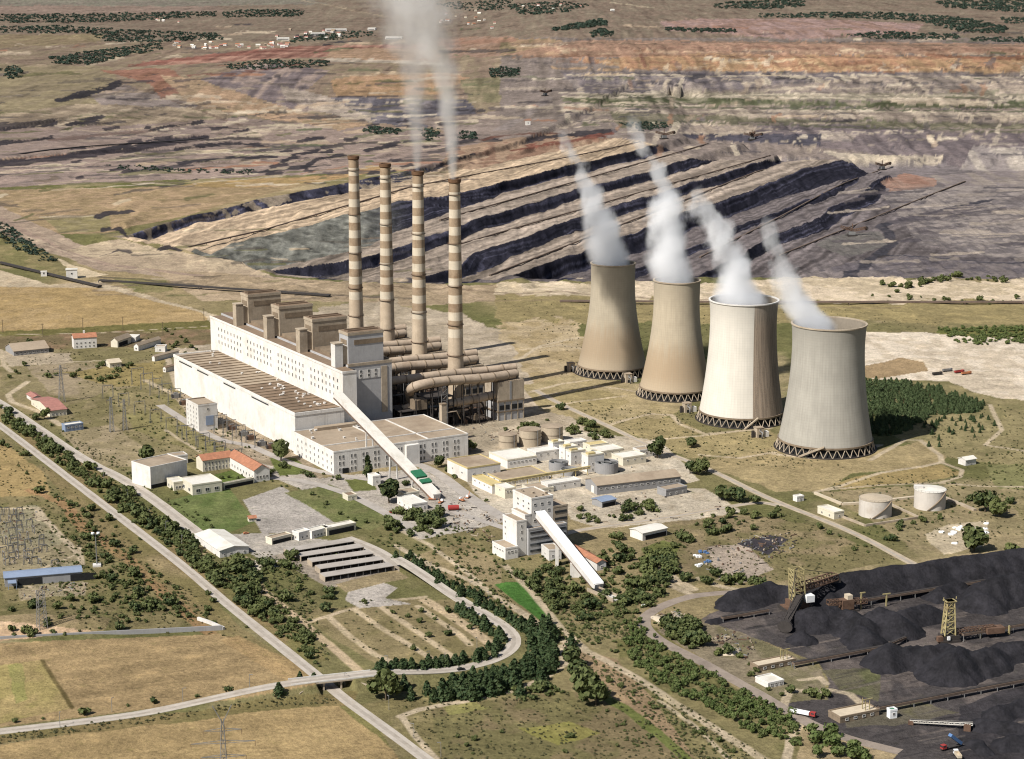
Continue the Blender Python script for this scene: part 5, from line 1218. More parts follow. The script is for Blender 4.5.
    o, lx, ly, h = B('rear_garage', 'second low white garage right behind the row of garages', 'garage', (163,372), 18, (171,369.5), 5, 'white', 'roofdark', rz=R(-32), kind='y', rise=1.4); link('window', win_mesh(2,1.6), o, (lx/2,0,1.6))
    o, lx, ly, h = B('yellow_house', 'small cream house with a tan roof in the switchyard garden', 'house', (110,368), (107,365), (120,366), 5, 'cream', 'sand', kind='x', rise=3); wr(o, lx, ly, h, 2, 1)
    o, lx, ly, h = B('corner_shed', 'white block half hidden behind the small garage by the hall', 'shed', (155,352), 12, (166,351), 5.5, 'white', 'roof', rz=R(0)); link('window', win_mesh(2,1.6), o, (lx/2,0,1.6))
    o, lx, ly, h = B('blue_roof_depot', 'long depot shed with a blue grey roof below the pale substation', 'depot', (5,587), 15, (82,580.5), 6.5, 'greywall', 'blueroof', rz=None, kind='x', rise=1.6); MB().box(9, 26, -.25, 0, .3, 5.2).box(46, 64, -.25, 0, .3, 5.2).build('bay_opening', 'dark', o); MB().box(2, 8, -8, -.3, 4.5, 5).box(2, 2.4, -8, -7.6, 0, 4.5).box(7.6, 8, -8, -7.6, 0, 4.5).build('lean_to', 'blueroof', o)
    # scattered white bags
    rr = random.Random(12)
    for i in range(26):
        px, py = rr.gauss(962, 14), rr.gauss(531, 5.5); g = G(px, py); m = MB(); s = rr.uniform(1.2, 3.4)
        for k in range(6):
            a_ = rr.uniform(0, 6.28); m.lathe([(s*rr.uniform(.4,.7), 0), (s*.5, s*.3), (.05, s*.42)], 8, (math.cos(a_)*s*.5, math.sin(a_)*s*.4))
        tag(m.build('rubble_heap', 'whitep', None, (g[0], g[1], 0)), 'white rubble heap dumped on the rough ground below the fuel tanks', 'rubble heap', 'white rubble heaps')
    for i, (px, py, w, c) in enumerate(((704,553,9,'blue'),(697,557,8,'whitep'),(705,562,7,'blue'),(700,566,6,'whitep'))):
        g = G(px, py); m = MB(); s = w*.45
        for k in range(5): x, y = rr.uniform(-s, s), rr.uniform(-s, s); m.box(x-1, x+1.2, y-.8, y+.9, 0, rr.uniform(.6, 1.8))
        tag(m.build('scrap_heap', c, None, (g[0], g[1], 0), .4), ['blue scrap heap at the top of the line by the yard lane','white scrap heap just below the blue one by the yard lane','second blue scrap heap in the line by the yard lane','lowest small white scrap heap in the line by the yard lane'][i], 'scrap heap')

def make_switchyards():
    def gantry(px, py, h, w, rz, lab, grp):
        g = G(px, py); t = thing('switch_gantry', lab, 'gantry', (g[0], g[1], 0), rz, grp); m = MB()
        for x in (-w/2, w/2):
            m.bar((x-.7, 0, 0), (x, 0, h), .28).bar((x+.7, 0, 0), (x, 0, h), .28)
            for k in range(4): m.bar((x-.6+.15*k, 0, h*k/5), (x+.6-.15*k, 0, h*(k+1)/5), .14)
        m.build('mast', 'steel', t); MB().bar((-w/2, 0, h), (w/2, 0, h), .35, .6).build('beam', 'steel', t)
        q = MB()
        for k in (-.3, 0, .3): q.bar((k*w, 0, h-.3), (k*w, 0, h-2.2), .22)
        q.build('insulator', 'rust', t); return t
    rr = random.Random(5)
    for i in range(11):
        for j in range(9):
            px = -14+i*7+rr.uniform(-1, 1)+j*1.6; py = 515+j*6.2+rr.uniform(-.6, .6)
            if px > 24+j*5.4 or px > 62 or rr.random() < .3: continue
            gantry(px+rr.uniform(-1.5,1.5), py, 5+rr.uniform(-1.5, 2.6), rr.uniform(3.5, 6), R(-58)+rr.choice((0, 1.57)), 'short steel switch gantry standing on the pale gravel substation', 'gantries in the pale substation')
    for i in range(13):
        px, py = 138+i*9.2, 384+i*5.4
        if 180 < px < 190: continue
        gantry(px, py, 17, 13, R(30), 'steel switch gantry in the row along the front of the turbine hall', 'gantries along the turbine hall')
    for i in range(9):
        px, py = 108+i*16, 398+i*8.2; gantry(px, py, 13, 11, R(30), 'steel switch gantry in the overgrown switchyard grass', 'gantries in the grass switchyard')
    for i in range(7):
        px, py = 182+i*9.5, 436+i*5.2; gantry(px, py, 10, 9, R(30), 'low steel gantry in the line below the narrow white switch house', 'gantries below the switch house')
    # transformers along the hall front
    for i, (px, py) in enumerate(((184,405),(192,409),(206,421),(221,424),(232,430),(244,436),(251,440),(262,446),(271,449),(176,398))):
        g = G(px, py); t = thing('power_transformer', 'rusty grey transformer with bushings on a slab before the turbine hall', 'transformer', (g[0], g[1], 0), RZ, 'transformers before the hall')
        MB().box(-3, 3, -2.2, 2.2, .4, 4.4).build('tank', 'steel' if i % 2 else 'rust', t); MB().box(-4, 4, -3, 3, -.1, .4).build('plinth', 'concrete', t)
        MB().box(-4.4, -3.1, -1.8, 1.8, .8, 4).box(3.1, 4.4, -1.8, 1.8, .8, 4).build('radiator', 'darksteel', t); MB().tube([(-2,0,5.6),(2,0,5.6)], .6, 8).build('conservator', 'steel', t)
        for x in (-1.6, 0, 1.6): MB().bar((x, 1.2, 4.4), (x*1.4, 1.6, 7), .35).build('bushing', 'rust', t)
    # lattice towers and poles
    def lattice(px, py, h, wb, lab, arms, top_v=False, rz=.4, nm='pylon', mt='steel', wt=1.2):
        g = G(px, py); t = thing(nm, lab, 'pylon', (g[0], g[1], 0), rz); m = MB(); n = 9; W = lambda z: wb+(wt-wb)*(z/h)**.8
        for sx in (-1,1):
            for sy in (-1,1):
                for k in range(n): a, b = h*k/n, h*(k+1)/n; m.bar((sx*W(a)/2, sy*W(a)/2, a), (sx*W(b)/2, sy*W(b)/2, b), .3)
        for k in range(n):
            a, b = h*k/n, h*(k+1)/n; w0, w1 = W(a)/2, W(b)/2
            for s in (-1,1):
                m.bar((-w0, s*w0, a), (w1, s*w1, b), .16).bar((w0, s*w0, a), (-w1, s*w1, b), .16).bar((s*w0, -w0, a), (s*w1, w1, b), .16).bar((s*w0, w0, a), (s*w1, -w1, b), .16)
        m.build('mast', mt, t)
        for z, L_ in arms:
            q = MB()
            for s in (-1,1): q.bar((0,0,z+1.2), (s*L_,0,z), .26).bar((0,0,z-.6), (s*L_,0,z), .26).bar((s*L_*.5, 0, z+.6), (s*L_*.5,0,z-.3), .15)
            q.build('crossarm', mt, t); q = MB()
            for s in (-1,1): q.bar((s*L_,0,z), (s*L_,0,z-3), .25)
            q.build('insulator', 'rust', t)
        if top_v:
            q = MB()
            for s in (-1,1): q.bar((0,0,h-2), (s*5,0,h+8), .4)
            q.build('horn', mt, t)
        return t
    g = G(225, 800)
    lattice(225, 800, 46, 6, 'tall lattice pylon with forked top standing in the bottom field', [(40, 10), (33, 17), (25, 12)], True, .15)
    lattice(42.5, 633, 30, 6, 'bare square lattice mast on the sandy mound', [], False, .6, 'lattice_mast', 'steel', 4)
    lattice(62, 402, 38, 6, 'grey lattice pylon behind the pink roofed house', [(34,7),(28,9)], False, .5)
    lattice(112, 432, 34, 4, 'slim lattice mast left of the switchyard row', [(31,4)], False, .5); lattice(125, 430, 30, 4, 'slim lattice mast right of its twin in the switchyard', [(27,4)], False, .5)
    for px, py, lab in ((163,335,'wooden power pole nearest the hall on the field edge'), (83,331,'power pole in the middle of the tan field edge'), (43,337,'power pole left of centre on the tan field edge'), (3,333,'power pole at the left end of the tan field edge'), (123,330,'dark twin power pole on the tan field edge'), (204,321,'power pole at the right corner of the tan field')):
        g = G(px, py); t = thing('power_pole', lab, 'power pole', (g[0], g[1], 0), .3, 'poles on the field edge'); MB().tube([(0,0,-.5),(0,0,16)], [.35,.22], 8).build('post', 'bark', t); MB().box(-2, 2, -.15, .15, 14.6, 14.9).build('crossarm', 'bark', t)
    for i, (px, py, h) in enumerate(((97,566,24),)):
        g = G(px, py); t = thing('floodlight_mast', 'white floodlight mast with two lamp heads beside the substation', 'mast', (g[0], g[1], 0), .2); MB().tube([(0,0,0),(0,0,h)], [.5,.25], 8).build('post', 'steel', t); MB().box(-2.6,2.6,-.2,.2,h,h+.4).build('crossarm', 'steel', t)
        for s in (-1,1): MB().lathe([(.2,h+.4),(1.3,h+.9),(1.2,h+1.9),(.2,h+2.2)], 12, (s*2,0), caps=True).build('lamp_head', 'whitep', t)
        MB().box(-3,3,-3,3,-.1,1.4).build('foot', 'white2', t)
    k = 0
    ll = ['grey lamp post beside the bend lane past the parking sheds', 'grey lamp post along the bridge end of the bend', 'grey lamp post on the verge of the field road', 'grey post beside the lower road near the bottom edge', 'grey lamp post along the perimeter road shrubs']
    for lab, pts in zip(ll, ([(470,594),(431,574),(400,560),(489,604)], [(388,669),(430,664),(477,650),(445,667),(345,686)], [(250,694),(183,704),(112,712),(60,727)], [(389,710),(414,738),(441,757)], [(128,500),(150,520),(182,546),(104,480),(166,532)])):
        for px, py in pts:
            k += 1; g = G(px, py); t = thing('lamp_post', lab, 'lamp post', (g[0], g[1], HZ(g[0], g[1])-.2), .6*k, lab.split(' ', 1)[1].replace('lamp post', 'lamp posts'))
            MB().tube([(0,0,0),(0,0,9)], [.2,.13], 6).build('post', 'steel', t); MB().box(-.1, 2.2, -.15, .15, 8.9, 9.2).build('arm', 'steel', t)
# ------------------------------------------------------------------ coal yard
def heap(lab, ridges, noise=1.2, group=None, cat='coal heap', mat='coal', nm='coal_heap', cell=1.6, slope=.72):
    """ridges: (px1, py1, px2, py2, height) crest lines surveyed on the ground; flanks fall at the angle of repose"""
    L = [(G(a, b)[:2], G(c, d)[:2], h) for a, b, c, d, h in ridges]
    pad = max(h for *_, h in L)/slope+6
    P = np.array([p for a, b, _ in L for p in (a, b)]); x0, y0 = P.min(0)-pad; x1, y1 = P.max(0)+pad
    nx, ny = int((x1-x0)/cell)+2, int((y1-y0)/cell)+2; xs = np.linspace(x0, x1, nx); ys = np.linspace(y0, y1, ny); X, Y = np.meshgrid(xs, ys)
    wx = X+fbm(X/14, Y/14, 5, 3)*3.5; wy = Y+fbm(X/14, Y/14, 6, 3)*3.5; Z = np.full(X.shape, -.6)
    for a, b, h in L:
        d = b-a; q = max(d@d, 1e-6); t = np.clip(((wx-a[0])*d[0]+(wy-a[1])*d[1])/q, 0, 1)
        r = np.hypot(wx-a[0]-t*d[0], wy-a[1]-t*d[1])
        ang = np.arctan2(wy-a[1]-t*d[1], wx-a[0]-t*d[0]); fur = (vnoise(ang*4.5+t*math.sqrt(q)*.22, r*.03, 55)-.5)*np.minimum(r*.22, 2.6)
        Z = np.maximum(Z, h-slope*np.sqrt(r*r+4)+slope*2+fur)
    m = sstep((Z+.5)/3); g = np.arctan2(wy-y0, wx-x0)
    Z = Z+m*(fbm(X/6, Y/6, 9, 4)*noise+np.abs(fbm(X/3.2, Y/3.2, 19, 2))*.7*noise)
    o0 = P.mean(0); mb = MB(); keep = Z > -.55
    idx = -np.ones(Z.shape, int); k = 0
    full = keep.copy(); full[:-1] |= keep[1:]; full[1:] |= keep[:-1]; f2 = full.copy(); f2[:,:-1] |= full[:,1:]; f2[:,1:] |= full[:,:-1]
    for j in range(ny):
        for i in range(nx):
            if f2[j,i]: idx[j,i] = k; k += 1; mb.v.append((X[j,i]-o0[0], Y[j,i]-o0[1], Z[j,i]))
    for j in range(ny-1):
        for i in range(nx-1):
            q = (idx[j,i], idx[j,i+1], idx[j+1,i+1], idx[j+1,i])
            if min(q) >= 0: mb.face(q)
    o = mb.build(nm, mat, None, (o0[0], o0[1], 0), smooth=True); return tag(o, lab, cat, group)
def conveyor(lab, a, b, z=3., w=3.2, g=None, terr=False, step=12, mat='belt', nm='belt_conveyor', grp=None):
    A, Bq = (GT(*a), GT(*b)) if terr else (G(*a), G(*b))
    t = thing(nm, lab, 'conveyor', (A[0], A[1], 0), 0, grp); n = max(2, int(np.hypot(*(Bq-A)[:2])/step)); P = []
    for i in range(n+1):
        p = A+(Bq-A)*i/n; P.append((p[0]-A[0], p[1]-A[1], (HZ(p[0], p[1]) if terr else 0)+z))
    if terr:                                            # the belt keeps an even grade over rough ground
        zz = np.array([p[2] for p in P]); s = np.convolve(np.pad(zz, 6, 'edge'), np.ones(13)/13, 'valid'); P = [(p[0], p[1], q) for p, q in zip(P, s)]
    h = MB(); m = MB()
    for p, q in zip(P[:-1], P[1:]): h.bar(p, q, w, 1.5)
    h.build('gantry', mat, t)
    for p, q in zip(P[:-1], P[1:]): m.bar((p[0],p[1],p[2]+.95), (q[0],q[1],q[2]+.95), w*.7, .35)
    m.build('belt', 'darksteel' if not terr else mat, t); m = MB()
    d = (Bq-A)[:2]; d = d/np.linalg.norm(d)
    for p in P[::1 if not terr else 2]:
        for s in (-1, 1): m.bar((p[0]-d[1]*s*w*.55, p[1]+d[0]*s*w*.55, p[2]-z-.5), (p[0]-d[1]*s*w*.4, p[1]+d[0]*s*w*.4, p[2]), .4 if not terr else .9)
    m.build('trestle', 'steel' if not terr else mat, t); return t
def truss(mb, p, q, w, h, n, th=.35):
    p, q = np.array(p, float), np.array(q, float); u = (q-p)/np.linalg.norm(q-p); s = np.cross(u, (0,0,1)); s /= np.linalg.norm(s); v = np.cross(s, u)
    c = [[p+(q-p)*k/n+s*w/2*a+v*h/2*b for k in range(n+1)] for a, b in ((-1,-1),(1,-1),(1,1),(-1,1))]
    for l in c: mb.bar(l[0], l[-1], th)
    for k in range(n):
        for i in range(4): mb.bar(c[i][k], c[(i+1)%4][k+1], th*.6)
    for k in range(n+1):
        for i in range(4): mb.bar(c[i][k], c[(i+1)%4][k], th*.6)
def make_coal_yard():
    heap('long high coal ridge with a straight crest along the back of the coal yard', [(822,600,842,595,12),(842,595,930,583,16.5),(930,583,1090,563,17.5)], .55)
    heap('broad coal heap with furrowed flanks in the middle of the yard behind the crane', [(808,626,830,622,12),(845,626,862,634,12),(880,626,895,632,13),(905,622,925,618,9),(800,640,806,642,5),(862,640,868,646,9)], 1.5)
    heap('steep coal heap at the right frame edge beside the long ridge', [(990,600,1040,592,16),(975,606,985,608,10),(940,598,955,592,8)], 1.4)
    heap('coal heap with two peaks in front of the yellow crane mast', [(885,664,893,660,11),(925,664,945,662,12),(948,675,956,668,15),(978,668,990,664,11),(1000,656,1060,652,9),(905,662,915,658,9)], 1.6)
    heap('low rough coal spread in the bottom right corner of the yard', [(1000,716,1040,706,6),(985,728,1030,735,5),(1010,745,1060,750,6),(975,745,985,752,3)], 1.8)
    heap('tiny fresh coal cone below the end of the loading belt', [(978,728,981,726,4)], .5)
    heap('dark low coal bank at the left end of the long ridge', [(738,604,770,596,10.5),(726,608,738,604,5),(772,596,800,600,8),(715,622,735,618,2.5)], .8)
    heap('small pale gravel heap beside the coal yard road', [(727,653,731,651,3)], .5, cat='gravel heap', mat='sand', nm='gravel_heap'); heap('pale gravel bank by the road bend at the yard entrance', [(657,618,672,626,1.6)], .5, cat='gravel heap', mat='sand', nm='gravel_heap')
    conveyor('rear yard conveyor running along the foot of the long coal ridge', (855,607), (985,586), 4)
    conveyor('middle conveyor leading right from the cream transfer house', (793,668), (884,651), 3); conveyor('front conveyor crossing the yard to the right frame edge', (878,713), (1060,678), 3.4)
    conveyor('conveyor joining the reclaimer mast to the right frame edge', (962,641), (1060,624), 4.5); conveyor('short conveyor left of the big stacker machine', (722,622), (768,614), 3)
    conveyor('long thin conveyor behind the peaks reaching the middle heap', (884,651), (905,642), 3, 2.4)
    for n, l, r, tp, lab in (((758,672), 9, (796,664.5), 667, 'long cream transfer house at the start of the middle conveyor'), ((840,723.5), 12, (879,715.5), 718, 'low cream roofed drive house at the start of the front conveyor')):
        o, lx, ly, h = bldg('drive_house', lab, 'drive house', n, l, r, tp, 'concdark', 'sand', rz=None); windows(o, 'R', 0, 4, 1, 2.4, 1.6, 2, lx-2, 1, 1)
        m = MB(); m.bar((lx-8,3,h),(lx-8,3,h+7),.4).bar((lx-5,3,h),(lx-5,3,h+7),.4).bar((lx-10,3,h+7),(lx-3,3,h+7),.5).bar((lx-8,6,h),(lx-8,6,h+7),.4); m.build('hoist_frame', 'crane', o)
    o, lx, ly, h = bldg('yard_office', 'small white flat roofed yard office beside the haul road', 'office', (768,688.5), (757,681.5), (782,684), 684, 'white', 'rooflight'); windows(o, 'R', 0, 3, 1, 1.6, 1.6, 1, lx-1, 1.2, 1)
    o, lx, ly, h = bldg('control_cabin', 'tiny white and green cabin right of the front drive house', 'cabin', (890,719), 4, (897,718), 5, 'whitep', 'green', rz=None); link('window', win_mesh(1.6,1.6), o, (lx/2,0,2))
    # stacker with a boom reaching down to the heap
    g = G(797, 610); t = thing('boom_stacker', 'big yellow brown boom stacker lowering its dark boom over the coal heap', 'stacker', (g[0], g[1], 0), R(20)); t.scale = (1.55, 1.55, 1.2)
    MB().box(-6,6,-5,5,0,2.4).box(-4,4,-4,4,2.4,6).build('undercarriage', 'rust', t)
    for x in (-5, 5): MB().box(x-1.4,x+1.4,-6.5,6.5,-.1,1.8).build('crawler', 'darksteel', t)
    m = MB(); truss(m, (0,0,6), (-1,0,25), 5, 5, 6, .55); m.build('mast', 'crane', t)
    m = MB(); truss(m, (1,-1,9), (-19,-25,4), 3, 3.2, 11, .5); m.build('boom', 'darksteel', t); MB().bar((1,-1,10.4), (-19,-25,5.4), 2.2, .5).build('boom_belt', 'darksteel', t)
    m = MB(); truss(m, (0,0,13), (22,6,15), 4, 3.4, 7, .55); m.build('counter_boom', 'rust', t); MB().box(20,24,4,8.5,11.5,14.5).build('counterweight', 'darksteel', t)
    m = MB(); m.bar((-1,0,25), (-17,-23,6), .3).bar((-1,0,25), (22,6,16.5), .3); m.build('stay_cable', 'darksteel', t)
    m = MB().tube([(-19.5,-25.5,3.6),(-18.5,-24.5,3.6)], 3.4, 16); m.build('bucket_wheel', 'darksteel', t); MB().box(2,6,-5,-1,6,10).build('cab', 'whitep', t); 
    g = G(848, 611); t = thing('tripper_car', 'rusty tripper car with cabin on the rear yard conveyor', 'tripper', (g[0], g[1], 0), R(20))
    MB().box(-7,7,-3.4,3.4,0,1.4).build('bogie', 'darksteel', t); m = MB(); truss(m, (-16,0,8), (14,0,6), 4, 3, 10, .5); m.build('frame', 'rust', t); MB().box(-6,3,-3,3,2,9).build('machine_house', 'rust', t); MB().box(-2,2,-2.5,2.5,9,12).build('cabin', 'sand', t); MB().bar((10,0,0),(10,0,12),.8).bar((9,0,12),(13,0,12),.7).build('hoist', 'crane', t); MB().bar((30,0,0),(30,0,9),.8).bar((27,0,9),(33,0,9),.7).build('hoist', 'crane', t)
    g = G(948, 641); t = thing('reclaimer_mast', 'pale yellow lattice reclaimer mast standing between two coal heaps', 'reclaimer', (g[0], g[1], 0), R(14)); t.scale = (.9, .9, .78); m = MB()
    for sx in (-1,1):
        for sy in (-1,1): m.bar((sx*4.2, sy*3.2, 6), (sx*2.6, sy*2.2, 36), .9)
    for k in range(5):
        a, b = 6+6*k, 12+6*k; f = lambda z: 4.2-1.6*(z-6)/30
        for s in (-1,1): m.bar((-f(a), s*2.8, a), (f(b), s*2.5, b), .4).bar((f(a), s*2.8, a), (-f(b), s*2.5, b), .4).bar((s*f(a), -2.8, a), (s*f(b), 2.5, b), .4)
        m.box(-f(b)-.4, f(b)+.4, -3, 3, b-.4, b+.2)
    m.build('mast', 'crane', t); MB().box(-4.2,4.2,-3.2,3.2,35.4,36.2).bar((-5,0,37),(-5,0,39),.5).bar((5,0,37),(5,0,39),.5).build('head_platform', 'crane', t)
    MB().box(-8,8,-5,5,0,2).box(-6,7,-4.4,4.4,2,6).build('undercarriage', 'darksteel', t); m = MB(); truss(m, (5,0,8), (38,2,8), 4, 3.4, 11, .5); m.build('bridge', 'rust', t); MB().box(-10,-4,-4.4,-1,1.6,6).build('machine_house', 'rust', t)
    MB().box(30,44,-3,4,4,9).build('tail_house', 'rust', t); MB().bar((26,0,0),(26,0,9),1.1).bar((50,2,0),(50,2,8),1.1).build('trestle', 'crane', t); MB().box(-3,-1,-5.6,-4.4,3,6).build('cab', 'whitep', t)
    g = G(955, 729); t = thing('loading_belt', 'low pale loading belt tilted towards the fresh coal cone', 'loader', (g[0], g[1], 0), R(-16)); m = MB(); truss(m, (-26,0,2.2), (10,0,4.4), 2, 1.4, 12, .3); m.build('frame', 'rooflight', t); MB().bar((-26,0,3), (10,0,5.2), 1.5, .3).build('belt', 'darksteel', t); MB().box(5,9,-2,2,0,4).build('drive', 'rust', t); MB().box(-27,-24,-1.2,1.2,0,2.4).build('hopper', 'rust', t)
    # vehicles
def truck(px, py, rz, lab, cab, load, tilt=0, L=9., grp=None, nm='tipper_truck'):
    g = G(px, py); t = thing(nm, lab, 'truck', (g[0], g[1], HZ(g[0], g[1])+.1), rz, grp)
    MB().box(-L*.62, L*.46, -1., 1., .75, 1.15).build('chassis', 'darksteel', t)
    c = MB().box(L*.22, L*.44, -1.25, 1.25, 1.1, 3.4).build('cab', cab, t); MB().box(L*.44, L*.45, -1.1, 1.1, 2.2, 3.2).box(L*.27, L*.4, -1.28, -1.25, 2.2, 3.1).box(L*.27, L*.4, 1.25, 1.28, 2.2, 3.1).build('windscreen', 'glass', c)
    me = None
    for x in (L*.34, -L*.3, -L*.48):
        for s in (-1, 1):
            if me is None: w = MB().tube([(0,-.2,0),(0,.2,0)], .55, 14).build('wheel', 'black', t, (x, s*1.05, .55)); me = w.data
            else: link('wheel', me, t, (x, s*1.05, .55))
    b = MB().box(0, L*.8, -1.3, 1.3, 0, .2).box(0, L*.8, -1.3, -1.2, .2, 1.8).box(0, L*.8, 1.2, 1.3, .2, 1.8).box(L*.79, L*.8, -1.2, 1.2, .2, 1.8).box(0, .1, -1.2, 1.2, .2, 1.6)
    o = b.build('load_body', load, t, (-L*.62, 0, 1.2)); o.rotation_euler = (0, -tilt, 0); return t
def car(px, py, rz, lab, paint, cat='car', s=1.):
    g = G(px, py); t = thing('parked_car' if cat == 'car' else 'van', lab, cat, (g[0], g[1], HZ(g[0], g[1])+.2), rz)
    sec = [(-2.1,.35),(2.1,.35),(2.15,.8),(1.1,.95),(.5,1.45),(-1.2,1.5),(-1.9,.98),(-2.15,.9)]
    m = MB(); b = len(m.v); m.v += [(x, -.85, z) for x, z in sec]+[(x, .85, z) for x, z in sec]; n = len(sec); m.face(range(n)); m.face(range(2*n-1, n-1, -1))
    for i in range(n): j = (i+1) % n; m.face((j, i, n+i, n+j))
    m.build('body', paint, t); MB().quad((.56,-.7,1.4),(1.05,-.74,1.0),(1.05,.74,1.0),(.56,.7,1.4)).quad((-1.0,-.87,1.4),(.4,-.87,1.38),(.8,-.87,1.0),(-1.5,-.87,1.02)).quad((-1.0,.87,1.4),(.4,.87,1.38),(.8,.87,1.0),(-1.5,.87,1.02)).build('window', 'glass', t)
    w = MB().tube([(0,-.12,0),(0,.12,0)], .33, 12).build('wheel', 'black', t, (1.3,-.75,.33))
    for x, y in ((1.3,.75),(-1.3,-.75),(-1.3,.75)): link('wheel', w.data, t, (x, y, .33))
    t.scale = (s, s, s); return t
def make_vehicles():
    t = truck(949, 749, R(-150), 'red cabbed tipper truck raising its bright blue tray in the coal yard', 'red', 'blue', R(38), 13)
    truck(957, 757, R(95), 'white truck standing below the red tipper truck', 'whitep', 'sand', 0, 8)
    truck(805, 716, R(-30), 'long truck with a white trailer and red cab on the haul road', 'red', 'whitep', 0, 15)
    for px, py, c, lab in ((938,375,'darksteel','dark dump truck at the left of the spoil clearing'), (948,371.5,'steel','grey dump truck just behind the dark one on the spoil clearing'), (960,373,'red','red loader on the pale spoil clearing'), (967,374.5,'orange','orange loader at the right end of the spoil clearing machines')): truck(px, py, .4, lab, c, c, 0, 11, None, 'dump_truck')
    car(461, 670.5, R(25), 'black car driving round the bend of the road', 'black', s=1.15)
    car(232, 554, R(-60), 'dark blue car parked behind the white store', 'blue'); car(246, 534, R(20), 'orange car parked at the edge of the paved yard', 'orange'); car(391, 513, R(-60), 'red car parked on the street by the long lawn', 'red'); car(293, 450, R(-60), 'dark car parked under the trees by the office end', 'darksteel')
    car(645, 606, R(60), 'white van parked at the bend of the haul road', 'whitep', 'van', 1.5)
    for i, (px, py, c) in enumerate(((432,500,'orange'),(441,503,'orange'),(462,501,'orange'),(436,497,'red'),(468,498,'orange'))):
        g = G(px, py); t = thing('site_machine', ['orange drilling machine left of the red tank trailer','orange machine close above the red tank trailer','orange machine right of the red tank trailer','little red machine at the gallery foot','orange machine furthest right at the gallery foot'][i], 'machine', (g[0], g[1], 0), i*1.1)
        MB().box(-3,3,-1.2,1.2,.6,1.5).build('body', c, t); MB().box(1,2.6,-1,1,1.5,3).build('cab', 'whitep', t); MB().bar((-1,0,1.5),(-4,0,4.5),.5).build('boom', c, t)
        for x in (-1, 1): MB().box(-2.8,2.8,x*1.1-.3,x*1.1+.3,0,.8).build('track', 'black', t)
    g = G(453.5, 510.5); t = thing('tank_trailer', 'bright red tank trailer on the paved lane below the coal gallery', 'trailer', (g[0], g[1], 0), R(10)); MB().tube([(-4.5,0,2.6),(-4.2,0,2.6),(4.2,0,2.6),(4.5,0,2.6)], [1.2,2.1,2.1,1.2], 18).build('tank', 'red', t); MB().box(-4,4,-1,1,.5,1.1).build('chassis', 'darksteel', t)
    for x in (-3, 3): MB().tube([(x,-1.3,.5),(x,1.3,.5)], .5, 12).build('axle', 'black', t)
    g = G(268-16, 521); t = thing('orange_kiosk', 'small orange roofed kiosk at the edge of the paved yard', 'kiosk', (g[0], g[1], 0), R(20)); MB().box(-3,3,-2.5,2.5,0,2.8).build('wall', 'cream', t); MB().gable(-3,3,-2.5,2.5,2.8,4.6,'x',.6,.3).build('roof', 'tile', t); link('window', win_mesh(1.6,1.4), t, (0,-2.5,.9))

def make_clutter():
    rr = random.Random(77)
    for nm, lab, areas, n, ms in (('debris', 'pipes, crates and scrap strewn over the paved works yards', [[(565,502),(640,492),(700,490),(735,512),(690,518),(600,526)],[(445,500),(500,512),(520,524),(470,524)],[(470,424),(545,432),(560,445),(480,440)],[(520,455),(560,440),(640,450),(660,470),(560,480)],[(455,512),(505,540),(490,545),(450,525)]], 260, ('concrete','rust','steel','belt','roof','darksteel')),
            ('scrap_rubble', 'dark scrap and rubble on the stained ground of the scrap yard', [[(704,548),(745,542),(775,565),(740,582),(708,575)],[(735,538),(790,532),(800,548),(770,560)],[(655,615),(690,612),(690,626),(665,632)],[(720,625),(760,645),(745,660),(710,640)]], 300, ('darksteel','rust','concrete','belt','steel')),
            ('rail_scrap', 'loose stones and pipes along the foot of the turbine hall', [[(172,386),(186,392),(296,446),(300,456),(270,450),(180,400)],[(20,588),(85,583),(86,595),(22,599)],[(2,512),(40,512),(70,560),(2,566)]], 190, ('concrete','concrete','steel','rust'))):
        m = MB()
        for i in range(n):
            px, py = sprinkle(rr.choice(areas), 1, rr)[0]; g = G(px, py); a = rr.uniform(0, 3.1); m.k = rr.randrange(len(ms)); k = rr.random()
            if k < .3: L = rr.uniform(2, 7); m.bar((g[0], g[1], .35), (g[0]+L*math.cos(a), g[1]+L*math.sin(a), .35), .6)
            else: s = rr.uniform(.35, 1.15); m.bar((g[0], g[1], 0), (g[0], g[1], s*rr.uniform(.6, 1.5)), s*1.4, s, (math.cos(a), math.sin(a), 0))
        tag(m.build(nm, list(ms)), lab, None, None, 'stuff')
def make_bridge():
    A, Bq = G(290,692), G(372,683); d = (Bq-A)[:2]; rz = math.atan2(d[1], d[0]); L = np.linalg.norm(d)
    # the two banks end in abutments; the deck spans the lower road between them
    xl = np.interp(ovr_line(A[0]+20), LOW[::-1,1], LOW[::-1,0])
    for _ in range(6): xl = np.interp(ovr_line(xl), LOW[::-1,1], LOW[::-1,0])
    y = ovr_line(xl); t = thing('overpass', 'small concrete overpass carrying the pale road across the lower road', 'bridge', (xl, y, 0), rz)
    z = 6.05
    MB().box(-18,18,-5.2,5.2,z-.9,z-.02).build('deck', 'concrete', t)
    for s in (-1,1):
        MB().box(-26,26,s*5.0-.2,s*5.0+.2,z,z+.9).build('parapet', 'white2', t); MB().box(s*14.5-.8,s*14.5+.8,-6.5,6.5,-.5,z-.9).build('abutment', 'concrete', t)
        for yy in (-3.4,3.4): MB().box(s*5.5-.5,s*5.5+.5,yy-.6,yy+.6,-.2,z-1.9).build('pier', 'concrete', t)
        MB().box(s*5.5-.7,s*5.5+.7,-4.8,4.8,z-1.9,z-.9).build('crosshead', 'concrete', t)
        for q in (-1,1): m = MB(); m.bar((s*15.3, q*6.5, 2.4), (s*22, q*12, 1.2), .6, 4.2); m.build('wing_wall', 'concrete', t)

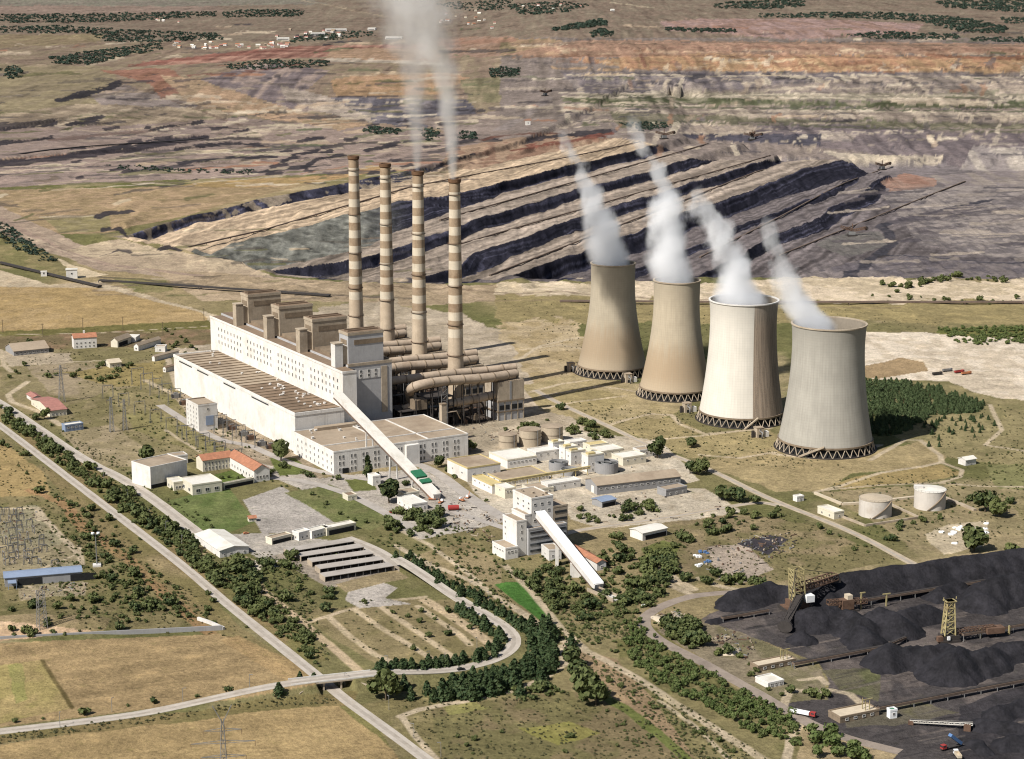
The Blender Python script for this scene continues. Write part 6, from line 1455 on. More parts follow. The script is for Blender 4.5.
# ------------------------------------------------------------------ vegetation
def bush_mesh(seed, h=1., w=1., n=170, kind='bush', q=.13):
    """leaf clumps spread through an uneven crown; unit height"""
    r = np.random.default_rng(seed); mb = MB(); k = 0
    if kind == 'cone': lobes = [(0,0,.1+.8*i/6,.34*(1-i/6.6)+.03) for i in range(7)]
    elif kind == 'poplar': lobes = [(r.normal(0,.03),r.normal(0,.03),.16+.74*i/5,.15*(1-abs(i-2)/5)) for i in range(6)]
    elif kind == 'tree': lobes = [(r.normal(0,.15),r.normal(0,.15),r.uniform(.42,.8),r.uniform(.17,.27)) for _ in range(8)]
    elif kind == 'far': lobes = [(r.normal(0,.25),r.normal(0,.25),r.uniform(.3,.6),r.uniform(.25,.38)) for _ in range(2)]
    else: lobes = [(r.normal(0,.2),r.normal(0,.2),r.uniform(.22,.68),r.uniform(.2,.34)) for _ in range(7)]
    for lx, ly, lz, lr in lobes:                       # dense heart of each bough
        b = len(mb.v); ico = [(0,0,1),(.89,0,.45),(.28,.85,.45),(-.72,.53,.45),(-.72,-.53,.45),(.28,-.85,.45),(.72,.53,-.45),(-.28,.85,-.45),(-.89,0,-.45),(-.28,-.85,-.45),(.72,-.53,-.45),(0,0,-1)]
        for p in ico: s = lr*r.uniform(.5,.85); mb.v.append((lx+p[0]*s, ly+p[1]*s, max(.02, lz+p[2]*s)))
        for f in ((0,1,2),(0,2,3),(0,3,4),(0,4,5),(0,5,1),(1,6,2),(2,7,3),(3,8,4),(4,9,5),(5,10,1),(6,7,2),(7,8,3),(8,9,4),(9,10,5),(10,6,1),(11,7,6),(11,8,7),(11,9,8),(11,10,9),(11,6,10)): mb.face(b+i for i in f)
    for _ in range(n):
        lx, ly, lz, lr = lobes[r.integers(len(lobes))]; d = r.normal(size=3); d /= np.linalg.norm(d); s = lr*r.uniform(.7,1.2)
        c = np.array((lx,ly,lz))+d*s; c[2] = max(.04, c[2]); a = r.normal(size=3); a /= np.linalg.norm(a); nn = d+.7*a; nn /= np.linalg.norm(nn)
        e1 = np.cross(nn, (0,0,1.01)); e1 /= np.linalg.norm(e1); e2 = np.cross(nn, e1); z = q*r.uniform(.5,1.1)*(.7 if kind in ('cone','poplar') else 1)
        mb.quad(c-e1*z-e2*z*.3, c+e1*z*.2-e2*z, c+e1*z+e2*z*.2, c-e1*z*.2+e2*z)
    return mb
def in_poly(x, y, poly):
    ins = False; j = len(poly)-1
    for i in range(len(poly)):
        xi, yi = poly[i]; xj, yj = poly[j]
        if (yi > y) != (yj > y) and x < (xj-xi)*(y-yi)/(yj-yi)+xi: ins = not ins
        j = i
    return ins
def sprinkle(poly, n, rr):
    xs = [p[0] for p in poly]; ys = [p[1] for p in poly]; out = []
    while len(out) < n:
        x, y = rr.uniform(min(xs), max(xs)), rr.uniform(min(ys), max(ys))
        if in_poly(x, y, poly): out.append((x, y))
    return out
def along(pts, w, n, rr):
    P = np.array(pts, float); L = np.concatenate([[0], np.cumsum(np.hypot(*np.diff(P, axis=0).T))]); out = []
    for i in range(n):
        s = (i+rr.uniform(0, 1))/n*L[-1]; out.append((np.interp(s, L, P[:,0])+rr.gauss(0, w*.5), np.interp(s, L, P[:,1])+rr.gauss(0, w*.28)))
    return out
def make_trees():
    rr = random.Random(21)
    PLOT = [(488,582),(508,578),(524,580),(564,624),(548,632)]
    MESH = {}
    for kind, nm, mt in (('bush','shrub','leaf'), ('tree','broadleaf_crown','leaf'), ('cone','conifer','needle'), ('bush','young_tree','leaf2'), ('poplar','poplar','leaf'), ('far','far_tree','farleaf')):
        L = []
        for s in range(5):
            o = bush_mesh(s*7+len(nm), n={'conifer':260,'broadleaf_crown':420,'far_tree':26}.get(nm, 230), q={'far_tree':.22}.get(nm, .13), kind='tree' if nm == 'young_tree' and s > 2 else kind).build(nm, mt); L.append(o.data); bpy.data.objects.remove(o)
        MESH[nm] = L
    trunk = {}
    tm = MB(); tm.tube([(0,0,-.03),(.01,0,.2),(0,.01,.42),(.01,0,.62)], [.035,.028,.022,.012], 7)
    for a in range(4): tm.tube([(0,0,.34+.06*a),(.13*math.cos(a*1.7),.13*math.sin(a*1.7),.5+.07*a)], [.014,.006], 5)
    o = tm.build('trunk', 'bark'); TR = o.data; bpy.data.objects.remove(o)
    def one(nm, px, py, h, lab, cat, grp, w=1., mesh=None, bare=False):
        g = G(px, py) if py > 300 else GT(px, py)
        o = link(nm, rr.choice(MESH[mesh or nm]), None, (g[0], g[1], HZ(g[0], g[1])-.1), rr.uniform(0, 6.28)); o.scale = (h*w*rr.uniform(.85,1.2), h*w*rr.uniform(.85,1.2), h); tag(o, lab, cat, grp); return o
    def full(px, py, h, lab, w=1., grp=None, mesh='broadleaf_crown', nm='broadleaf_tree'):
        g = G(px, py) if py > 300 else GT(px, py); t = thing(nm, lab, 'tree', (g[0], g[1], HZ(g[0], g[1])), rr.uniform(0, 6), grp)
        c = link('crown', rr.choice(MESH[mesh]), t); c.scale = (h*w, h*w, h); k = link('trunk', TR, t); k.scale = (h, h, h); return t
    # trees that stand apart
    for px, py, h, w, lab in ((281,461,21,.9,'tall dark tree at the left end of the office block'), (389,503,21,.95,'big leafy tree behind the small white gallery office'), (148,463,17,1.,'round tree behind the windowless white hall'), (657,458,18,.9,'dark round tree on the edge of the tower road'), (974,551,19,1.,'broad tree at the edge of the long coal ridge'),
            (985,512,19,.9,'pair leader tree right of the fuel tanks'), (999,517,14,1.,'round tree right beside the pair leader by the fuel tanks'), (386,700,17,1.1,'broad dark tree in front of the overpass bank'), (724,500,13,1.1,'left tree of the clump by the road fork'), (737,502,13,1.1,'right tree of the clump by the road fork'),
            (690,474,13,.8,'left tree of three behind the long grey warehouse'), (698,475,14,.8,'middle tree of three behind the long grey warehouse'), (705,473,12,.8,'right tree of three behind the long grey warehouse'), (45,419,11,.9,'dark tree in front of the pink roofed house'), (693,447,9,1.4,'low round bush tree on the dry tower lawn'),
            (1012,560,14,.9,'tree standing at the right edge above the coal ridge'), (755,504,8,1.1,'low tree by the gravel road right of the clump'), (584,697,19,1.,'tallest dark tree in the clump beside the railway track'), (578,682,15,1.,'upper tree in the clump beside the railway track'), (596,706,15,1.1,'lower right tree in the clump beside the railway track'), (571,668,15,1.,'spreading tree at the track junction'),
            (470,450,10,1.2,'round tree at the right end of the office block'), (438,467,11,.9,'tree before the office front by the avenue'), (30,345,7,1.1,'small tree beside the big grey barn')): full(px, py, h, lab, w)
    for px, py, h, lab in ((368,480,22,'slim poplar standing before the office front'),): full(px, py, h, lab, .9, None, 'poplar', 'poplar_tree')
    # conifers of the bend
    C1 = along([(401,557),(437,579),(474,600),(508,619),(531,637)], 6, 42, rr); C2 = along([(537,630),(550,648),(545,664),(527,676),(500,686),(452,695)], 15, 130, rr); C3 = along([(458,611),(488,628),(501,641),(490,657),(455,662),(420,669),(376,677)], 8, 62, rr)
    for p in C1: one('conifer', *p, rr.uniform(5.5,8), 'dark conifer in the straight row outside the bend', 'conifer', 'conifers outside the bend', 1.3)
    for p in C2: one('conifer', *p, rr.uniform(8,11.5), 'tall dark conifer packed in the thick outer curve of the bend', 'conifer', 'conifers in the thick curve', 1.25)
    for p in C3: one('conifer', *p, rr.uniform(5.5,8.2), 'dark conifer in the narrow row inside the bend', 'conifer', 'conifers inside the bend', 1.35)
    for px, py, h, lab in ((404,689,10,'lone conifer below the bend road by the bridge'), (411,700,9,'conifer left of the pair below the bend'), (427,694,9,'conifer of the pair right below the bend'), (434,701,9,'lowest conifer below the bend road'), (279,700,8,'dark round conifer on the field road verge'), (300,684,7,'conifer beside the lower road above the bridge'), (314,683,7,'right conifer of two above the bridge')): one('conifer', px, py, h, lab, 'conifer', None, 1.2)
    # shrub belts: the biggest stand alone
    belts = [('between the two parallel roads', along([(3,412),(32,437),(55,455),(87,475),(118,500),(150,522),(182,548),(215,578),(250,604),(272,616)], 17, 200, rr), 4, 9.5),
             ('on the rough ground right of the substation', sprinkle([(60,500),(90,512),(120,540),(165,580),(178,610),(150,622),(90,612),(95,580),(70,540)], 50, rr), 4, 8),
             ('beside the lower road verge', along([(50,520),(100,560),(150,600),(200,612),(215,600),(250,622)], 12, 26, rr), 3, 6),
             ('on the dry strip above the overpass', sprinkle([(225,560),(300,560),(340,590),(320,620),(300,600),(260,612),(245,590)], 42, rr), 4, 10),
             ('along the inner strip left of the sandy field', sprinkle([(262,612),(300,622),(330,660),(320,672),(290,650)], 24, rr), 3, 7),
             ('in the thicket below the coal gallery', sprinkle([(381,520),(400,512),(438,515),(442,528),(430,536),(392,536)], 52, rr), 6, 10),
             ('around the bunker building foot', sprinkle([(515,575),(560,566),(575,585),(600,610),(590,625),(560,612),(530,596)], 58, rr), 5, 10),
             ('in the thicket between hopper and haul road', sprinkle([(600,560),(640,545),(665,560),(672,590),(650,610),(618,620),(604,592)], 66, rr), 5, 10),
             ('around the oval grass ring', along([(668,560),(676,570),(664,552),(684,540),(650,566),(630,558),(612,540)], 10, 38, rr), 4, 8),
             ('on the slope above the scrap yard', sprinkle([(700,515),(770,508),(800,520),(760,530),(690,540)], 36, rr), 3, 7),
             ('beside the haul road bend at the coal yard', sprinkle([(662,628),(690,618),(704,640),(700,652),(672,648)], 34, rr), 6, 11),
             ('along the dark bank left of the long ridge', along([(728,577),(745,582),(765,588),(690,580)], 8, 22, rr), 5, 9), ('near the cream drive houses', along([(712,660),(738,652),(772,700),(800,690),(840,700)], 12, 16, rr), 4, 8),
             ('by the water treatment yard', along([(560,408),(590,425),(575,432),(617,438),(520,428),(548,420)], 10, 34, rr), 4, 8),
             ('along the yard wall below the long warehouse', along([(570,516),(600,522),(640,515),(656,505),(620,512)], 8, 28, rr), 4, 8),
             ('on the meadow by the track junction', sprinkle([(512,690),(560,686),(566,698),(520,702)], 20, rr), 4, 7), ('scattered over the meadow at the bottom', sprinkle([(440,720),(640,700),(700,750),(460,760)], 18, rr), 1.5, 4),
             ('along the dirt track to the bottom edge', along([(600,672),(640,700),(690,728),(740,757)], 10, 24, rr), 2, 4), ('in the young field inside the bend', sprinkle([(350,600),(460,605),(490,640),(380,660)], 16, rr), 2, 5),
             ('in the garden below the white house', along([(70,372),(85,378),(95,366),(130,368),(110,382),(20,372),(10,380)], 10, 38, rr), 3, 7), ('behind the settlement sheds', along([(150,336),(175,332),(190,345),(200,352),(165,345)], 10, 22, rr), 3, 6),
             ('on the administration lawns', along([(165,505),(185,520),(210,536),(222,538),(165,482),(250,478),(300,490),(350,520),(380,525)], 5, 40, rr), 2.5, 5.5), ('around the office avenue', along([(270,470),(300,476),(312,474),(400,483),(420,490),(450,470),(455,485),(475,492),(490,500)], 8, 36, rr), 3, 6.5),
             ('by the vivid green plot', along([(440,560),(470,590),(500,620),(540,600),(520,570)], 16, 22, rr), 2.5, 6), ('around the fuel tanks', along([(815,525),(845,545),(880,548),(905,525),(940,520),(970,505),(1010,500)], 10, 20, rr), 3, 7),
             ('on the left verge of the lower road', along([(5,430),(20,470),(30,480),(60,505),(120,530),(145,550)], 14, 26, rr), 3, 7), ('along the depot yard', along([(0,610),(40,608),(70,600),(30,637),(5,636),(80,632),(125,630)], 6, 18, rr), 3, 7),
             ('on the field road verge', along([(0,725),(35,719),(120,709),(145,706),(207,697),(280,692)], 3, 8, rr), 3, 6), ('near the spoil strip trees', along([(870,300),(900,296),(960,302),(1000,306),(1020,300)], 8, 20, rr), 4, 8), ('behind the cooling towers on the pale strip', along([(880,287),(905,288),(930,283),(945,280),(960,278),(990,280),(1000,282)], 4, 34, rr), 5, 10)]
    cand = []
    for where, pts, a, b in belts:
        for p in pts: cand.append((a*.6+(b*1.05-a*.6)*rr.random()**1.7, p, where))
    scale = lambda c: c[0]/(G(*c[1])[1] if c[1][1] > 0 else 9e9)
    cand.sort(key=scale, reverse=True)
    cand = [c for c in cand if not in_poly(*c[1], PLOT) and (c[1][1] < 300 or off_road(c[1]))]
    for h, p, where in cand[:300]: one('shrub', *p, h, 'green shrub %s' % where, 'shrub', 'shrubs %s' % where, 1.1)
    def mass(nm, lst, mesh, mat, lab, w=1.1):
        lst = [q for q in lst if not in_poly(*q[1], PLOT) and (q[1][1] < 300 or off_road(q[1]))]; gp = GTN([p for h, p in lst]); gz = HT(gp[:,0], gp[:,1])
        V = []; F = []; o = 0
        base = []
        for me in MESH[mesh]:
            v = np.empty(len(me.vertices)*3); me.vertices.foreach_get('co', v); base.append((v.reshape(-1,3), [tuple(p.vertices) for p in me.polygons]))
        for (h, p), g, g_z in zip(lst, gp, gz):
            v, f = rr.choice(base); a = rr.uniform(0, 6.28); c, s = math.cos(a), math.sin(a)
            q = np.stack([(v[:,0]*c-v[:,1]*s)*h*w+g[0], (v[:,0]*s+v[:,1]*c)*h*w+g[1], v[:,2]*h+g_z-.1], 1); V.append(q); F += [tuple(i+o for i in x) for x in f]; o += len(v)
        me = bpy.data.meshes.new(nm); me.from_pydata(np.concatenate(V).tolist(), [], F); me.materials.append(MT[mat]); me.update(); ob = link(nm, me); tag(ob, lab, None, None, 'stuff'); return ob
    Y0 = sprinkle([(624,622),(640,618),(660,645),(705,672),(770,705),(796,712),(800,748),(760,738),(700,705),(655,685),(626,655)], 330, rr)
    extra = [(rr.uniform(.8,2.6), p) for p in sprinkle([(0,420),(200,540),(300,620),(330,660),(300,560),(420,520),(640,560),(700,640),(640,660),(560,640),(380,560),(250,560),(120,460)], 1100, rr)]
    extra += [(rr.uniform(.7,2.2), p) for p in sprinkle([(40,480),(230,630),(60,600)], 420, rr)]+[(rr.uniform(.7,2), p) for p in sprinkle([(560,650),(620,665),(760,765),(640,760)], 160, rr)]+[(rr.uniform(.7,2.2), p) for p in sprinkle([(850,550),(1024,500),(1024,440),(880,490)], 120, rr)]+[(rr.uniform(.8,2.4), p) for p in sprinkle([(90,375),(170,385),(260,455),(150,450)], 150, rr)]
    extra += [(rr.uniform(2,5), p) for p in along([(3,412),(32,437),(55,455),(87,475),(118,500),(150,522),(182,548),(215,578),(250,604),(272,616),(310,645)], 17, 420, rr)]+[(rr.uniform(1.5,4), p) for p in sprinkle([(60,500),(90,512),(120,540),(165,580),(210,615),(150,626),(60,620),(95,580),(70,540)], 110, rr)]+[(rr.uniform(1.5,4.5), p) for p in sprinkle([(600,552),(650,545),(672,590),(650,612),(618,620),(560,612),(540,600),(575,590)], 130, rr)]+[(rr.uniform(1.2,3), p) for p in Y0]
    extra += [(rr.uniform(.8,2.4), p) for p in sprinkle([(440,560),(560,640),(640,640),(600,580),(500,570)], 200, rr)]
    mass('undergrowth', [(h, p) for h, p, _ in cand[300:]]+extra, 'shrub', 'leaf', 'small scrub and low bushes scattered over the rough ground')
    T = []
    for poly, n in (([(0,430),(60,480),(200,600),(250,640),(90,630),(0,600)], 900), ([(0,400),(200,540),(330,665),(300,560),(230,545),(100,450)], 900), ([(90,372),(190,390),(300,455),(150,470),(60,430)], 600), ([(400,700),(560,690),(760,770),(430,790)], 900), ([(300,600),(460,600),(495,640),(380,668)], 110), ([(560,640),(640,680),(780,765),(700,765)], 400), ([(440,555),(600,600),(640,640),(560,640)], 500), ([(640,545),(780,510),(900,560),(760,585)], 500), ([(820,480),(1024,470),(1024,540),(870,550)], 500), ([(560,400),(700,415),(850,470),(700,465)], 500), ([(500,300),(900,310),(1024,340),(870,330),(560,380)], 700), ([(0,340),(180,345),(160,380),(40,370)], 250), ([(0,736),(256,702),(360,696),(352,704),(250,709),(0,745)], 260), ([(880,385),(1024,410),(1024,470),(950,460)], 350)):
        T += [(rr.uniform(.5, 1.5), p) for p in sprinkle(poly, n, rr)]
    mass('weeds', T, 'far_tree', 'tuft', 'dry weed tufts dotted over the rough grassland', 1.3)
    # young plantation right of the dirt track
    Y1 = sprinkle([(624,622),(640,618),(660,645),(705,672),(770,705),(796,712),(800,748),(760,738),(700,705),(655,685),(626,655)], 290, rr)
    for p in Y1: one('young_tree', *p, rr.uniform(2.8,5.2), 'bright young tree in the plantation between dirt track and haul road', 'young tree', 'young trees of the plantation', .95)
    for p in ((812,735),(818,742),(832,738),(835,748),(838,756),(855,752),(862,758),(852,760),(818,757)): one('young_tree', *p, rr.uniform(7,10), 'bright young tree below the truck at the coal yard edge', 'young tree', 'young trees at the yard edge', 1.1)
    # the wood beside the grey tower reads as one mass
    mass('young_wood', [(rr.uniform(4.5,8), p) for p in sprinkle([(862,384),(900,383),(940,391),(984,406),(978,413),(930,416),(915,428),(895,436),(872,436),(866,425)], 760, rr)], 'conifer', 'needle2', 'dense young conifer wood behind the grey cooling tower', 1.15)
    for p in sprinkle([(920,425),(935,416),(985,416),(1000,428),(985,440),(950,445),(930,450)], 38, rr): one('sapling', *p, rr.uniform(3.5,6.5), 'scattered sapling at the right edge of the conifer wood', 'sapling', 'saplings beside the wood', .9, 'conifer')
    mass('reed_patch', [(rr.uniform(2.5,4.5), p) for p in sprinkle([(936,329),(1100,326),(1100,346),(960,345)], 420, rr)], 'shrub', 'leaf2', 'patch of green scrub on the strip before the pit', 1.2)
    # far-off woods
    def farwood(poly, n, lab, h=(9,15)): mass('distant_wood', [(rr.uniform(h[0]*.55, h[1]*.75), p) for p in sprinkle(poly, int(n*2.2), rr)], 'far_tree', 'farleaf', lab, 1.5)
    farwood([(-60,16),(100,14),(215,12),(215,17),(100,23),(-60,24)], 420, 'long dark wood below the far reddish dump', (12,20)); farwood([(222,12),(255,10),(305,11),(300,17),(222,18)], 130, 'far square wood right of the long dark wood', (12,20))
    farwood([(-60,28),(60,26),(120,30),(220,34),(225,40),(150,43),(105,42),(90,34),(-60,33)], 360, 'broad dark wood before the far village', (11,18)); farwood([(50,58),(90,52),(160,43),(163,50),(120,58),(90,66),(52,64)], 190, 'curving wood on the left hill', (10,16))
    farwood([(0,70),(15,66),(22,70),(22,78),(8,80)], 30, 'dark copse on the slope at the left edge'); farwood([(225,65),(270,60),(330,61),(328,67),(260,70),(230,70)], 120, 'thin dark wood beside the second pit', (8,13)); farwood([(360,130),(375,127),(402,130),(400,135),(370,134)], 40, 'copse on the rim behind the chimneys', (7,11))
    farwood([(420,131),(438,127),(440,138),(425,142)], 22, 'copse between the two smoke columns', (7,11)); farwood([(458,133),(475,132),(477,139),(460,140)], 22, 'copse right of the smoke column', (7,11)); farwood([(488,71),(500,68),(520,69),(518,77),(490,78)], 50, 'round copse above the chimney haze', (9,14))
    farwood([(552,29),(600,20),(608,22),(606,26),(555,32)], 110, 'slanting belt of trees on the far plain', (12,18)); farwood([(590,33),(600,29),(614,32),(612,37),(592,38)], 40, 'dark copse beside the slanting belt', (10,15)); farwood([(664,28),(700,29),(735,30),(735,33),(700,33),(666,31)], 80, 'narrow wood at the foot of the pink dump', (9,14))
    farwood([(760,14),(880,13),(960,18),(1008,28),(1005,34),(960,33),(920,22),(860,19),(760,18)], 330, 'broad green wood on the far right slope', (12,18)); farwood([(845,36),(880,32),(960,35),(958,40),(880,40)], 120, 'lower band of wood on the far right slope', (9,14)); farwood([(712,4),(768,1),(805,0),(805,7),(770,10),(715,9)], 120, 'dark wood at the top edge right of centre', (14,22))
    farwood([(935,2),(990,0),(1040,2),(1040,14),(1000,12),(945,8)], 170, 'dark wood in the top right corner', (14,22)); farwood([(1000,18),(1040,18),(1040,24),(1005,24)], 40, 'small wood at the right edge below the corner'); farwood([(970,38),(1040,38),(1040,43),(972,42)], 60, 'low wood strip by the right edge', (9,13))
    farwood([(510,5),(560,2),(590,6),(560,14),(520,16)], 110, 'loose wood on the far plain above the centre', (12,20)); farwood([(0,130+88),(0,222),(30,240),(58,262),(40,262),(0,240)], 60, 'green scrub belt along the left bank', (4,8)); farwood([(640,146-14),(668,128),(672,126),(660,122),(620,124),(640,131)], 60, 'green scrub below the pale terrace', (5,9))
    farwood([(300,35),(340,33),(370,30),(375,36),(330,41),(290,43)], 90, 'trees among the far village roofs', (10,16)); farwood([(430,4),(512,0),(520,10),(470,12)], 90, 'wood at the top edge behind the smoke', (12,20)); farwood([(105,165),(150,167),(185,170),(255,171),(250,175),(180,173),(120,170)], 60, 'dark hedge on the left spoil benches', (4,7))

def make_far_things():
    rr = random.Random(33)
    k = 0
    for (x0, x1, y0, y1, n) in ((172,290,43,50,34), (275,345,30,40,14), (150,180,20,24,4), (440,500,10,30,16), (520,640,2,12,6)):
        lab = ['pale house with a red roof in the far village on the left plain', 'pale house among trees in the far village right of the pink cliff', 'house alone on the far left plain', 'pale house in the far village behind the smoke', 'far farmhouse on the plain near the top edge'][k]; k += 1
        for i in range(n):
            p = GT(rr.uniform(x0, x1), rr.uniform(y0, y1)); t = thing('village_house', lab, 'house', tuple(p), rr.uniform(-.5,.5), lab.replace('pale house', 'pale houses').replace('house alone', 'houses alone').replace('far farmhouse', 'far farmhouses'))
            s = rr.uniform(.6, 1.3); MB().box(-8*s,8*s,-6*s,6*s,-3,7).gable_end(-8*s,8*s,-6*s,6*s,7,11,'x').build('wall', rr.choice(('white2','white','cream','concrete')), t); MB().gable(-8*s,8*s,-6*s,6*s,7,11,'x',.8,.4).build('roof', rr.choice(('tile','roof','tilepink','rooflight')), t)
            link('window', win_mesh(2.4,2.4), t, (0,-6*s,2))
    for px, py, L, lab in ((336,31,110,'long white factory roof in the far village'), (318,35,70,'shorter white factory shed left of the long one'), (394,39,80,'white long shed standing beside the smoke'), (283,40,60,'low cream shed at the left end of the far village'), (372,30,40,'small white shed far behind the smoke')):
        p = GT(px, py); t = thing('factory_shed', lab, 'factory', tuple(p), rr.uniform(-.1,.2)); MB().box(-L/2,L/2,-22,22,-4,11).build('wall', 'white', t); MB().box(-L/2-.5,L/2+.5,-22.5,22.5,11,12).build('roof', 'rooflight', t)
        MB().box(-L/2+4,L/2-4,-22.3,-22,3,6).build('window_band', 'glass', t)
    # belts on the pit benches
    for a, b, lab in (((180,245),(420,185),'brown belt conveyor on the uppermost pale bench left of the chimneys'), ((400,190),(640,142),'brown belt conveyor on the bench at the red scarp'), ((440,212+9),(708,144),'belt conveyor on the second bench of the pit'), ((455,247),(770,156),'belt conveyor on the third bench of the pit'),
                      ((490,276),(818,156),'belt conveyor on the fourth bench of the pit'), ((700,258),(880,172),'belt conveyor on the fifth bench ending at an excavator'), ((780,256),(965,182),'belt conveyor crossing the dark pit floor')):
        conveyor(lab, a, b, 1.6, 3.4, terr=True, step=40, grp='belt conveyors of the open pit')
    for a, b, lab in (((0,264),(100,288),'black belt line running in from the left edge to the white transfer house'), ((-40,166),(205,140),'long black belt line across the left spoil benches'), ((100,282),(330,297),'dark belt line passing behind the settlement field'), ((560,302),(1080,304),'thin rusty belt line along the strip before the pit')):
        conveyor(lab, a, b, 2.5, 7, terr=True, step=35, mat='darksteel' if 'rusty' not in lab else 'belt')
    for px, py, s, lab in ((72,278,1.5,'white transfer house on the black belt line at the left'), (44,276,.8,'small white drive house left of the transfer house'), (528,125,1.2,'white cabin at the head of the upper conveyors')):
        p = GT(px, py); t = thing('transfer_house', lab, 'transfer house', tuple(p), .2); MB().box(-5*s,5*s,-4*s,4*s,-2,8*s).build('wall', 'white', t); MB().box(-5.4*s,5.4*s,-4.4*s,4.4*s,8*s,8.6*s).build('roof', 'rooflight', t); link('window', win_mesh(2.4,2.4), t, (0,-4*s,4*s))
    for px, py, rz, lab in ((664,139,.4,'bucket excavator at the far end of the first bench'), (752,140,.2,'bucket excavator working the dark far end of the pit'), (882,170,.6,'excavator standing at the end of the fifth bench'), (545,96,.8,'excavator on the far grey terrace'), (852,236,0.,'excavator on the rounded dark floor heap'), (752,139,1.2,'second excavator beside the dark far end')):
        p = GT(px, py); t = thing('bucket_excavator', lab, 'excavator', tuple(p), rz, None); MB().box(-9,9,-7,7,-1,3).build('crawler', 'darksteel', t); MB().box(-6,6,-4,4,3,9).build('machine_house', 'steel', t); m = MB(); truss(m, (0,0,10), (26,0,16), 4, 4, 6, 1.); truss(m, (0,0,12), (-22,0,18), 4, 4, 5, 1.); m.build('boom', 'rust', t); MB().tube([(27,-1,15),(27,1,15)], 4, 16).build('bucket_wheel', 'darksteel', t); MB().bar((0,0,12),(0,0,24),1.4).build('mast', 'rust', t)
# ------------------------------------------------------------------ steam and smoke
def plume(nm, lab, base, pts, dens, col, soft=.35, nsc=.045, wob=1.5, env=1.7, aniso=.3):
    """pts: (px, py, half width px, density) rising from the mouth at base; the vapour is a real volume round that axis"""
    bx, by = base; W = []
    for px, py, hw, dn in pts:
        dx = (px-512)/FOC; dy = (379.5-py)/FOC; d1 = math.cos(TILT)+dy*math.sin(TILT); d2 = -math.sin(TILT)+dy*math.cos(TILT)
        W.append((dx*by/d1-bx, 450+by*d2/d1, hw*by/d1/FOC, dn))
    z0 = W[0][1]; z1 = W[-1][1]; H = z1-z0
    def at(z): return [np.interp(z, [w[1] for w in W], [w[k] for w in W]) for k in (0, 2, 3)]
    mb = MB(); n = 14; zs = np.linspace(0, H, n)
    mb.tube([(at(z0+z)[0], 0, z) for z in zs], [at(z0+z)[1]*env for z in zs], 16)
    m = bpy.data.materials.new(nm); m.use_nodes = True; nt = m.node_tree; nt.nodes.clear(); out = nt.nodes.new('ShaderNodeOutputMaterial')
    tc = nd(nt, 'ShaderNodeTexCoord'); sp = nd(nt, 'ShaderNodeSeparateXYZ'); nt.links.new(tc.outputs['Object'], sp.inputs[0]); x, y, z = sp.outputs
    t = mathn(nt, 'MULTIPLY', z, 1/H, clamp=True)
    def curve(k, lo, hi):
        c = nd(nt, 'ShaderNodeFloatCurve'); cv = c.mapping.curves[0]
        P = [((w[1]-z0)/H, (w[k]-lo)/(hi-lo)) for w in W]
        cv.points[0].location = P[0]; cv.points[-1].location = P[-1]
        for p in P[1:-1]: cv.points.new(*p)
        for p in cv.points: p.handle_type = 'AUTO_CLAMPED'
        c.mapping.update(); nt.links.new(t, c.inputs['Value']); return mathn(nt, 'ADD', mathn(nt, 'MULTIPLY', c.outputs[0], hi-lo), lo)
    xs = [w[0] for w in W]; cx = curve(0, min(xs)-1, max(xs)+1); rr_ = curve(2, 0, max(w[2] for w in W)*1.05); dd = curve(3, 0, max(w[3] for w in W)*1.02)
    n1 = noise_out(nt, nsc, 6, .62, coord='Object', sc3=(1, 1, .8)); n2 = noise_out(nt, nsc*.45, 2, .5, coord='Object')
    dx = mathn(nt, 'SUBTRACT', x, mathn(nt, 'ADD', cx, mathn(nt, 'MULTIPLY', mathn(nt, 'MULTIPLY', mathn(nt, 'SUBTRACT', n2, .5), rr_), 1.2)))
    q = mathn(nt, 'DIVIDE', mathn(nt, 'SQRT', mathn(nt, 'ADD', mathn(nt, 'MULTIPLY', dx, dx), mathn(nt, 'MULTIPLY', y, y))), rr_)
    q = mathn(nt, 'ADD', q, mathn(nt, 'MULTIPLY', mathn(nt, 'SUBTRACT', n1, .5), mathn(nt, 'MULTIPLY', mathn(nt, 'ADD', mathn(nt, 'MULTIPLY', t, 2.3), .28), wob)))
    f = mathn(nt, 'MULTIPLY', ramp(nt, q, 1.05, soft), mathn(nt, 'MULTIPLY', dd, dens))
    pv = nd(nt, 'ShaderNodeVolumePrincipled'); pv.inputs['Color'].default_value = (*col, 1); pv.inputs['Anisotropy'].default_value = aniso
    nt.links.new(f, pv.inputs['Density']); nt.links.new(pv.outputs[0], out.inputs['Volume'])
    try: m.cycles.volume_step_rate = .35
    except Exception: pass
    MT[nm] = m; o = mb.build(nm, m, None, (bx, by, z0)); return tag(o, lab, 'steam' if 'steam' in nm else 'smoke')
